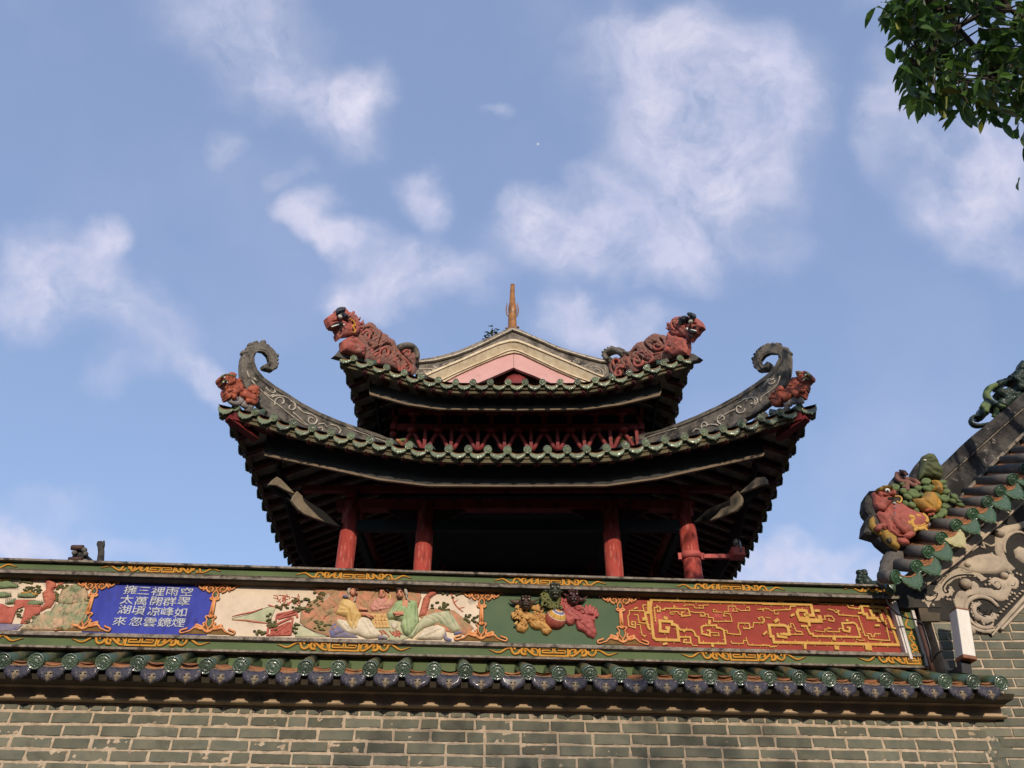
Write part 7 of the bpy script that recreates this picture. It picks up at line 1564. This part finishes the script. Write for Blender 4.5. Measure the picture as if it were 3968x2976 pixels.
r_ = X_(.09); r_.blob(545, 665, .026, .022, .02, seg=12); part('eye', r_.mb, M['white'], hd)
r_ = X_(.108); r_.blob(555, 672, .010, .010, .008, seg=8); part('pupil', r_.mb, M['black'], hd)
r_ = X_(); r_.puff([(480,1130),(560,1000),(640,950),(800,950),(1000,1080),(1150,1150),(1300,1180),(1400,1300),(1400,1480),(1160,1560),(1130,1640),(900,1660),(700,1640),(500,1560),(400,1400),(300,1200),(330,1130),(420,1160)], .06, grs([[(560,1060),(600,1200),(560,1350)], [(300,1200),(450,1400),(620,1560)], [(640,1420),(760,1540),(960,1640)]], .03, .014), g=.013, skirt=.02, nz=.1, ns=50); bb = part('scaled_body', r_.mb, M['redclay'], bs_)
r_ = X_(.05); 
for p in ([(620,1320),(640,1230),(720,1200),(800,1250),(860,1330),(790,1340),(830,1420),(940,1540),(1000,1600),(860,1580),(720,1480)], [(520,1420),(580,1370),(650,1440),(640,1520),(780,1620),(900,1660),(720,1660),(560,1560)], [(250,1470),(330,1400),(440,1400),(520,1520),(420,1490),(380,1560),(300,1560)], [(720,1770),(760,1700),(860,1700),(960,1760),(1010,1820),(900,1850),(800,1840)], [(860,1640),(1000,1560),(1120,1580),(1120,1650),(1000,1720),(900,1700)]): r_.puff(p, .035, g=.012, skirt=.02)
part('red_fins', r_.mb, M['redclay'], bb)
r_ = X_(.055)
DT = [(700,945),(760,1005),(855,1000),(705,1040),(790,1105),(865,1085),(935,1055),(1025,1110),(705,1155),(840,1180),(940,1165),(910,1265)]
for x, y in DT: r_.blob(x, y, .019, .019, .012, seg=10)
part('scale_rims', r_.mb, M['hair'], bb)
r_ = X_(.066)
for x, y in DT: r_.blob(x, y, .011, .011, .010, seg=8)
part('scale_dots', r_.mb, M['bluerock'], bb)
r_ = X_(.06)
for g, w in (([(990,1230),(1080,1250),(1160,1310),(1100,1290),(1060,1340),(1080,1420),(1180,1490),(1300,1480),(1380,1420)], [.02,.024,.008,.014,.02,.022,.02,.018,.012]), ([(1150,1200),(1240,1220),(1260,1300),(1220,1340)], .014), ([(1290,1170),(1370,1240),(1400,1330),(1350,1330)], .016), ([(970,1350),(1060,1400)], .022), ([(1100,1500),(1160,1540)], .022), ([(1150,1420),(1260,1430),(1340,1380)], .008), ([(700,800),(800,800),(850,860),(800,940),(740,900)], .008), ([(1340,1470),(1380,1520),(1410,1560)], .014), ([(1360,1430),(1370,1440)], .025)): r_.stroke(g, w, .025)
part('gold_flourish', r_.mb, M['goldpale'], bb)
r_ = X_(); r_.puff([(150,1300),(240,1235),(270,1400),(330,1530),(440,1620),(360,1640),(220,1560),(140,1440)], .03, g=.012, skirt=.02); r_.puff([(400,1560),(520,1530),(630,1610),(710,1700),(730,1800),(795,1900),(740,1970),(600,1890),(460,1770),(390,1640)], .04, g=.012, skirt=.03, w=.03); cn = part('old_coins', r_.mb, M['coin'], bs_)
r_ = X_(.09); r_.mb.plate(r_.p([(545,1690),(610,1672),(655,1745),(590,1775)]), -.06-.095, -.06-.05, .002); part('coin_hole', r_.mb, M['dplaster'], cn)
r_ = X_(.02)
LV = [(700,610,.052,.040,.3),(850,548,.026,.016,-.3),(870,700,.036,.032,-.7),(960,820,.044,.030,-.6),(920,950,.034,.026,-.9),(1050,1000,.040,.030,-.7),(1160,1105,.030,.020,-.7),(1090,740,.066,.052,-.4),(1380,640,.052,.030,-.4),(1270,775,.034,.018,-.3),(1340,510,.052,.040,.2),(1480,610,.044,.024,-.5),(1560,790,.054,.030,-.6),(1750,850,.054,.042,.2),(1765,1015,.044,.032,-.2),(1720,1140,.052,.044,.4),(1500,1250,.056,.028,.1),(1690,520,.044,.026,.1),(1780,720,.040,.030,.3),(1930,900,.040,.022,-.5),(1960,820,.040,.030,-.9),(1740,620,.030,.022,.2),(2050,920,.026,.012,-.4),(2090,1000,.040,.018,-.3),(1180,640,.04,.03,.2),(1640,1230,.04,.03,.3)]
for x, y, a, b, ro in LV:
    X0, Z0 = r_.xy(x, y); c_, s_ = math.cos(ro), math.sin(ro); dn_ = random.uniform(-.01, .025); P_ = []
    for t_, w_ in ((-1, 0), (-.75, .5), (-.35, .9), (.1, 1), (.55, .8), (.85, .4), (1.12, 0), (.85, -.4), (.55, -.8), (.1, -1), (-.35, -.9), (-.75, -.5)): P_.append((X0 + a*t_*c_ - b*w_*s_, Z0 + a*t_*s_ + b*w_*c_))
    r_.mb.puff(P_, r_.n - dn_, .020, g=.010, w=.012, skirt=.012, two=.01, gr=[([(X0-a*c_, Z0-a*s_), (X0+a*c_, Z0+a*s_)], .008, .004)])
part('leaves', r_.mb, M['leafgreen'], bs_)
r_ = X_(.02); r_.puff([(1060,880),(1240,870),(1330,730),(1500,740),(1600,850),(1680,1000),(1640,1130),(1500,1180),(1300,1120),(1150,1020)], .06, grs([[(1270,960),(1380,1040),(1420,1080)], [(1590,900),(1570,1050)]], .03, .01), g=.014, skirt=.03); part('peach', r_.mb, M['peach'], bs_)
r_ = X_(.02); r_.puff([(1450,480),(1600,500),(1690,600),(1705,740),(1660,780),(1560,700),(1480,690),(1530,600)], .05, g=.014, skirt=.03); part('peach', r_.mb, M['peach'], bs_)
r_ = X_(.08)
for x, y in ((1440,1080),(1545,1090),(1390,1095),(1450,1190),(1520,1175)): r_.blob(x, y, .020, .013, .02, seg=8)
part('red_blossoms', r_.mb, M['railred'], bs_)
r_ = X_(.03)
for g, w in (([(760,300),(750,420),(850,480),(960,490),(1100,560),(1170,570)], .024), ([(800,280),(900,290),(940,350)], .024), ([(900,420),(1020,430),(1140,470),(1230,550)], .022), ([(960,490),(960,620),(980,680)], .022), ([(860,600),(920,590)], .014), ([(770,380),(860,430)], .02)): r_.stroke(g, w, .04)
part('antlers', r_.mb, M['mauve'], bs_)
r_ = X_(.0); r_.puff([(1230,60),(1250,-20),(1350,-70),(1480,-50),(1560,60),(1610,160),(1690,300),(1690,420),(1640,460),(1500,420),(1300,400),(1190,480),(1190,330),(1220,200)], .08, grs([[(1300,210),(1440,330),(1640,400)], [(1270,330),(1440,400),(1660,440)], [(1270,120),(1400,170),(1560,150)], [(1260,100),(1380,90)]], .03, .012), g=.013, skirt=.04); pb_ = part('perched_bird', r_.mb, M['olivecer'], bs_)
r_ = X_(.09); r_.blob(1350, 18, .018, .010, .012, seg=8); part('eye', r_.mb, M['white'], pb_)

# ------------------------------------------------------------ green ceramic dragon riding the ridge
zg = Z(3668, 1400, 300); gdn = thing('ceramic_dragon', 'dark green openwork ceramic dragon on the ridge at the right edge', 'ridge ornament', HF, (HF.q(*zg(1500, 1500), .2)[0], .2, HF.q(*zg(1500, 1650), .2)[1]))
def GG(n=.18): return Rel(HF, zg, n)
r_ = GG()
for p in ([(1380,690),(1480,600),(1590,590),(1680,550),(1760,530),(1820,440),(1920,400),(1960,320),(2040,280),(2230,300),(2700,500),(2700,760),(2250,850),(2100,860),(2020,790),(1960,680),(1850,600),(1750,620),(1620,700),(1480,780)],
          [(1400,880),(1480,800),(1600,830),(1750,790),(1850,860),(1900,930),(2000,900),(2100,960),(2250,900),(2600,700),(2600,1000),(2212,1000),(1900,1200),(1700,1350),(1560,1340),(1430,1190),(1500,1100),(1600,1110),(1620,1040),(1500,980)],
          [(900,1600),(880,1480),(950,1330),(1070,1210),(1060,1130),(1130,1110),(1230,1160),(1400,1240),(1500,1330),(1570,1400),(1440,1400),(1330,1350),(1270,1440),(1200,1380),(1150,1420),(1200,1500),(1120,1580),(1000,1640)]):
    r_.puff(p, .05, g=.014, skirt=.03, two=.08, nz=.35, ns=60)
bdy = part('body', r_.mb, M['dkgreenglaze'], gdn)
r_ = GG(); r_.puff([(2040,290),(2020,200),(2060,70),(2110,10),(2180,60),(2200,160),(2230,300)], .04, g=.014, skirt=.02, two=.05); part('tail_fin', r_.mb, M['dkgreenglaze'], gdn)
r_ = GG(); r_.stroke([(1400,700),(1250,760),(1150,880),(1140,1000),(1220,1130),(1340,1230),(1500,1300),(1650,1330)], [.03,.036,.036,.034,.03,.026,.024,.02], .05, full=True); part('curved_neck', r_.mb, M['leafgreen'], gdn)
r_ = GG(); r_.stroke([(940,1440),(1000,1340),(1090,1260)], .03, .05, -.04); r_.stroke([(1040,1540),(1060,1420),(1120,1320)], .03, .05, -.05); r_.stroke([(1390,1380),(1400,1500),(1350,1620)], .03, .05); part('pale_feathers', r_.mb, M['leafgreen'], gdn)
r_ = Rel(HF, zz5, .16); r_.stroke([(1715,670),(1670,660),(1640,700),(1670,750),(1740,760),(1820,740)], [.012,.018,.022,.024,.022,.014], .04, full=True); part('curl', r_.mb, M['dkgreenglaze'], gdn)
r_ = GG()
for x, y in ((1480,610),(1550,590),(1640,560),(1700,550),(1800,460),(1880,410),(1960,340),(1500,930),(1560,980),(1480,860),(1620,1010)): r_.blob(x, y, .022, .022, .05, seg=8)
part('crest_knobs', r_.mb, M['dkgreenglaze'], gdn)

# ------------------------------------------------------------ white lamp box, its bracket, the cable and the pipe
LY = 6.74
a0, zt0 = WORLD.q(3663, 2357, LY); a1, _ = WORLD.q(3706, 2358, LY); _, zb0 = WORLD.q(3690, 2538, LY)
lamp = thing('wall_lamp', 'tall white box lamp with rusty caps on a dark bracket below the scroll relief', 'lamp', WORLD, ((a0+a1)/2, LY+.12, zb0-.14))
mb = MB(); mb.bbox(a0, a0+.105, LY, LY+.135, zb0, zt0, .004)
for k in range(6): mb.box(a0+.012+k*.015, a0+.0128+k*.015, LY-.0012, LY+.01, zb0+.01, zt0-.01)
part('lamp_case', mb, M['lampwhite'], lamp)
mb = MB(); mb.box(a0-.004, a0+.109, LY-.004, LY+.139, zt0, zt0+.010); part('top_cap', mb, M['copper'], lamp)
mb = MB(); mb.bbox(a0-.004, a0+.109, LY-.004, LY+.139, zb0-.030, zb0-.0005, .004); part('bottom_cap', mb, M['copper'], lamp)
mb = MB(); mb.bbox(a0+.0, a0+.085, LY+.06, LY+.13, zb0-.14, zb0-.0305, .004); mb.box(a0+.01, a0+.06, LY+.13, HY-.005, zb0-.12, zb0-.06); part('bracket', mb, M['cable'], lamp)
cb_ = MB(); pc_ = lambda zm, x, y, Y: (lambda a: (a[0], Y, a[1]))(WORLD.q(*zm(x, y), Y))
cpts = [pc_(z6, 650, 1000, 6.98), pc_(z6, 690, 1040, 6.95), pc_(z6, 710, 1120, 6.95), pc_(z6, 760, 1230, 6.96), pc_(z6, 850, 1325, 6.97), pc_(z6, 960, 1370, 6.98), pc_(z6, 1060, 1385, 6.99), pc_(z6, 1130, 1440, 7.0), pc_(z6, 1160, 1540, 7.0), pc_(z7, 1170, 250, 7.0), pc_(z7, 1205, 370, 7.0), pc_(z7, 1222, 470, 6.99), pc_(z7, 1245, 490, 6.97), pc_(z7, 1285, 430, 6.93), pc_(z7, 1335, 405, 6.86)]
cb_.tube(cpts, .0075, 7); cab = MB(); cab.v, cab.f, cab.m, cab.s, cab.t = cb_.v, cb_.f, cb_.m, cb_.s, cb_.t
t = thing('black_cable', 'black cable looping from the verge foot down to the white lamp box', 'cable', WORLD, cpts[0]); part('cable_run', cab, M['cable'], t)
mb = MB(); mb.tube([pc_(z7, 1085, 90, 7.03), pc_(z7, 1140, 280, 7.03), pc_(z7, 1190, 450, 7.03), pc_(z7, 1240, 640, 7.03)], .022, 10)
t = thing('downpipe', 'brown rusty pipe stub beside the right end of the parapet', 'pipe', WORLD, pc_(z7, 1240, 640, 7.03)); part('pipe_run', mb, M['pipe'], t)

lamp.rotation_euler[1] = math.atan2(a0 - WORLD.q(3681, 2535, LY)[0], zt0 - zb0)*.85
# ------------------------------------------------------------ small things showing above the parapet
YD = 12.5
def d3(zm, x, y, Y=YD): a, z = WORLD.q(*zm(x, y), Y); return (a, Y, z)
t = thing('distant_ridge', 'end of a distant dark tiled roof ridge above the left of the parapet', 'roof', WORLD, d3(z1, 680, 420))
p0, p1 = d3(z1, 600, 260), d3(z1, 760, 160)
mb = MB(); mb.plate([(d3(z1, x, y)[0], d3(z1, x, y)[2]) for x, y in [(585,300),(600,250),(640,205),(645,180),(700,180),(735,210),(745,260),(760,300),(760,420),(585,420)]], YD, YD+1.2, .01); part('ridge_block', mb, M['blackverge'], t)
mb = MB(); a = d3(z1, 680, 165); mb.tube([(a[0]-.10, YD-.05, a[2]-.01), (a[0]+.09, YD-.05, a[2]-.01)], .045, 10); mb.tube([(a[0]-.10, YD-.03, a[2]-.2), (a[0]+.12, YD-.03, a[2]-.2)], .03, 10); part('ridge_roll', mb, M['pipe'], t)
mb = MB()
for x, y in ((735,190),(745,225),(650,215)): b = d3(z1, x, y); mb.blob(b[0], YD-.05, b[2], .045, .05, .045, 0, 10)
part('tile_ends', mb, M['greytile'], t)
t = thing('ridge_horn', 'slender dark forked roof finial above the parapet, right of the distant ridge end', 'finial', WORLD, d3(z1, 860, 420))
mb = MB(); mb.tube([d3(z1, *p) for p in [(862,420),(862,260),(868,200),(864,150),(852,120),(838,118)]], [.06,.055,.05,.05,.05,.03], 10); s1_ = part('stem', mb, M['blackverge'], t)
mb = MB(); mb.tube([d3(z1, *p) for p in [(872,160),(884,130),(892,100)]], [.045,.035,.012], 8); part('prong', mb, M['blackverge'], t)
t = thing('ridge_guardian', 'small dark ceramic dragon finial above the right end of the parapet', 'finial', WORLD, d3(z4, 1410, 420))
mb = MB(); mb.tube([d3(z4, *p) for p in [(1412,420),(1410,260),(1400,220),(1412,190),(1400,160)]], [.10,.085,.075,.075,.06], 10)
for x, y in ((1385,160),(1425,155),(1400,175),(1430,172),(1390,195),(1425,200),(1385,225),(1430,235),(1400,250)): b = d3(z4, x, y); mb.blob(b[0], YD-.04, b[2], .06, .06, .05, 0, 8)
part('figure', mb, M['dkgreenglaze'], t)
mb = MB(); mb.tube([d3(z4, *p) for p in [(1420,262),(1460,240),(1500,262),(1540,255),(1590,270)]], [.10,.13,.08,.07,.05], 8)
b = d3(z4, 1457, 228); mb.blob(b[0], YD, b[2], .04, .04, .08, 0, 8); part('scroll_tail', mb, M['dkgreenglaze'], t)
mb = MB(); mb.tube([d3(z4, 1590, 300), d3(z4, 1582, 205)], [.04, .01], 6); part('spike', mb, M['dkgreenglaze'], t)

# ------------------------------------------------------------ tree over the top right corner
kt = 600/1244.
def tz(x, y): return (3376 + x*kt, y*kt - 14)
SIL = [(90,120),(130,30),(230,-10),(230,-700),(1500,-1100),(2600,-900),(2700,300),(2300,900),(1700,1150),(1290,1180),(1240,1090),(1160,980),(1050,960),(940,930),(800,880),(700,880),(600,830),(520,790),(440,860),(350,850),(330,720),(330,620),(260,560),(370,420),(270,330),(180,260)]
def insil(x, y):
    c = False; n = len(SIL)
    for i in range(n):
        (x1, y1), (x2, y2) = SIL[i-1], SIL[i]
        if (y1 > y) != (y2 > y) and x < (x2-x1)*(y-y1)/(y2-y1)+x1: c = not c
    return c
lm = mat('tree_leaf', (84, 112, 46), (52, 80, 34), sc=3, rough=.42, spec=.5, bump=.1, tint=True); nt = lm.node_tree
tr_ = nt.nodes.new('ShaderNodeBsdfTranslucent'); ms = nt.nodes.new('ShaderNodeMixShader'); ms.inputs[0].default_value = .45
cs_ = [l.from_socket for l in nt.links if l.to_socket.name == 'Base Color'][0]; nt.links.new(cs_, tr_.inputs[0])
ou = [n for n in nt.nodes if n.type == 'OUTPUT_MATERIAL'][0]; nt.links.new(nt.nodes['Principled BSDF'].outputs[0], ms.inputs[1]); nt.links.new(tr_.outputs[0], ms.inputs[2]); nt.links.new(ms.outputs[0], ou.inputs[0])
lmy = mat('yellowing_leaf', (128, 132, 44), (96, 110, 36), sc=3, rough=.5, bump=.1)
tree = thing('leafy_tree', 'tree with drooping glossy leaves reaching in over the top right corner', 'tree', WORLD, (6.2, 3.3, 0))
rr = random.Random(21); cl_ = []
def wpt(x, y, dc):
    d = ray(*tz(x, y)); return Vector((d[0]*dc, d[1]*dc, CZ + d[2]*dc))
EX = [(130,60),(110,150),(190,150),(250,60),(200,210),(260,240),(300,270),(340,120),(260,330),(340,300),(400,330),(360,440),(340,500),(280,570),(340,590),(380,680),(330,790),(360,830),(420,840),(620,830),(660,880),(740,900),(780,860),(870,920),(980,930),(1040,960),(1180,960),(1225,1000),(520,790),(1240,1170),(1244,1480),(1290,1250),(1300,1400),(480,620),(560,700),(700,780),(900,860),(600,560),(450,480),(500,300),(520,120),(650,60)]
for x, y in EX: cl_.append((x, y, rr.uniform(6.0, 7.0)))
while len(cl_) < 350:
    x, y = rr.uniform(100, 2700), rr.uniform(-1000, 1150)
    if x > 1350 and rr.random() < .55: continue
    if insil(x, y): cl_.append((x, y, rr.uniform(5.8, 8.2)))
hub = [wpt(1500, 400, 7.2), wpt(1100, 100, 6.9), wpt(700, 250, 6.7), wpt(1000, 650, 6.6), wpt(450, 120, 6.5), wpt(1500, -400, 7.2), wpt(420, 560, 6.5)]
tw = MB(); lf = MB(); ly = MB()
for x, y, dc in cl_:
    p = wpt(x, y, dc); h = min(hub, key=lambda q: (q-p).length); d0 = (h-p)
    if x < 1500 and rr.random() < .55 and d0.length < .8:
        mid = p + d0*.5 + Vector((rr.uniform(-.1, .1), rr.uniform(-.1, .1), rr.uniform(.02, .16))); tw.tube([tuple(p), tuple(mid), tuple(h)], [.004, .007, .012], 5, cap=False)
    ax = (-d0).normalized() if d0.length > .1 else Vector((0, 0, -1))
    n = rr.randint(6, 9)
    for k in range(n):
        an = rr.uniform(0, 6.28); el = rr.uniform(.1, .9)
        d = Vector((math.cos(an)*.75, math.sin(an)*.75, -el - .15)) + ax*.25
        q = p + Vector((rr.uniform(-.07, .07), rr.uniform(-.07, .07), rr.uniform(-.04, .07)))
        if rr.random() < .12: d.z = abs(d.z)*.4
        m_ = ly if rr.random() < .07 else lf
        m_.tint = rr.choice([.6, .8, 1., 1., 1.2, 1.5])
        leaf(m_, q, d, rr.uniform(.13, .205), rr.uniform(.025, .038), fold=rr.uniform(.1, .5))
for a, b in ((0, 1), (1, 2), (0, 3), (1, 4), (0, 5), (2, 6), (3, 2)): tw.tube([tuple(hub[a]), tuple((hub[a]+hub[b])/2 + Vector((0, 0, .08))), tuple(hub[b])], [.035, .026, .016], 7)
tk = MB(); tk.tube([(6.2, 3.3, 0), (6.15, 3.32, 2), (6.0, 3.3, 4.0), (5.6, 3.7, 5.6), tuple(hub[0])], [.22, .19, .15, .10, .04], 12); tk.tube([(6.05, 3.3, 3.6), (6.6, 3.0, 5.5), (6.4, 2.8, 7.2), tuple(hub[5])], [.14, .10, .06, .03], 10)
part('trunk', tk, M['bark'], tree); part('twigs', tw, M['bark'], tree); cr = part('leaves', lf, lm, tree); part('yellow_leaves', ly, lmy, tree)

# ------------------------------------------------------------ unseen hall and galleries added to cut sky light; tree dappling the wall
bh = thing('added_shade_hall', 'plain hall added unseen behind the viewpoint to block low sky', 'hall', WORLD, (0, -15, 0))
mb = MB(); mb.box(-26, 26, -24, -17, 0, 7.6); part('wall', mb, M['dplaster'], bh)
mb = MB(); mb.prism([(-16.2, 7.4), (-20.5, 9.8), (-24.8, 7.4)], -27, 27); part('roof', mb, M['darktile'], bh)
for sx in (-1, 1):
    t = thing('added_shade_gallery', 'tiled gallery added unseen to block low sky on the %s' % ('left' if sx < 0 else 'right'), 'gallery', WORLD, (sx*15, -5, 0))
    mb = MB(); mb.box(min(sx*14, sx*18), max(sx*14, sx*18), -13.9, 4, 0, 5.5); part('wall', mb, M['dplaster'], t)
    mb = MB(); mb.add([(sx*13.5, -13.9, 5.5), (sx*13.5, 4.5, 5.5), (sx*16, 4.5, 7), (sx*16, -13.9, 7), (sx*18.5, -13.9, 5.5), (sx*18.5, 4.5, 5.5)], [(0, 1, 2, 3), (3, 2, 5, 4), (0, 3, 4), (1, 5, 2)], 0, False); part('roof', mb, M['darktile'], t)
st = thing('court_tree', 'slim tree standing in the court behind the viewpoint', 'tree', WORLD, (4.0, -11.5, 0))
mb = MB(); mb.tube([(4.0, -11.5, 0), (3.9, -11.5, 3), (3.6, -11.5, 6), (3.4, -11.5, 9)], [.18, .15, .10, .03], 10); part('trunk', mb, M['bark'], st)
mb = MB(); rr = random.Random(9)
for _ in range(1000):
    u = Vector((rr.gauss(0, 1), rr.gauss(0, 1), rr.gauss(0, 1))).normalized()*rr.random()**.45
    p = Vector((3.2+u.x*2.6, -11.5+u.y*2.2, 8.9+u.z*1.25)); leaf(mb, p, (rr.uniform(-1, 1), rr.uniform(-1, 1), -rr.random()), .17, .05)
part('crown', mb, lm, st)

# ------------------------------------------------------------ day moon
dm = ray(*W22(1162, 311)); mo_ = thing('day_moon', 'tiny pale daytime moon in the blue above the pavilion', 'moon', WORLD, (dm[0]*900, dm[1]*900, CZ+dm[2]*900))
mm_ = mat('moon_glow', (0, 0, 0), (0, 0, 0), rough=1, bump=0); mm_.node_tree.nodes['Principled BSDF'].inputs['Emission Color'].default_value = (.62, .66, .80, 1); mm_.node_tree.nodes['Principled BSDF'].inputs['Emission Strength'].default_value = .56
mb = MB(); mb.blob(dm[0]*900, dm[1]*900, CZ+dm[2]*900, 1.5, 1.5, 1.1, 0, 20); part('disc', mb, mm_, mo_)
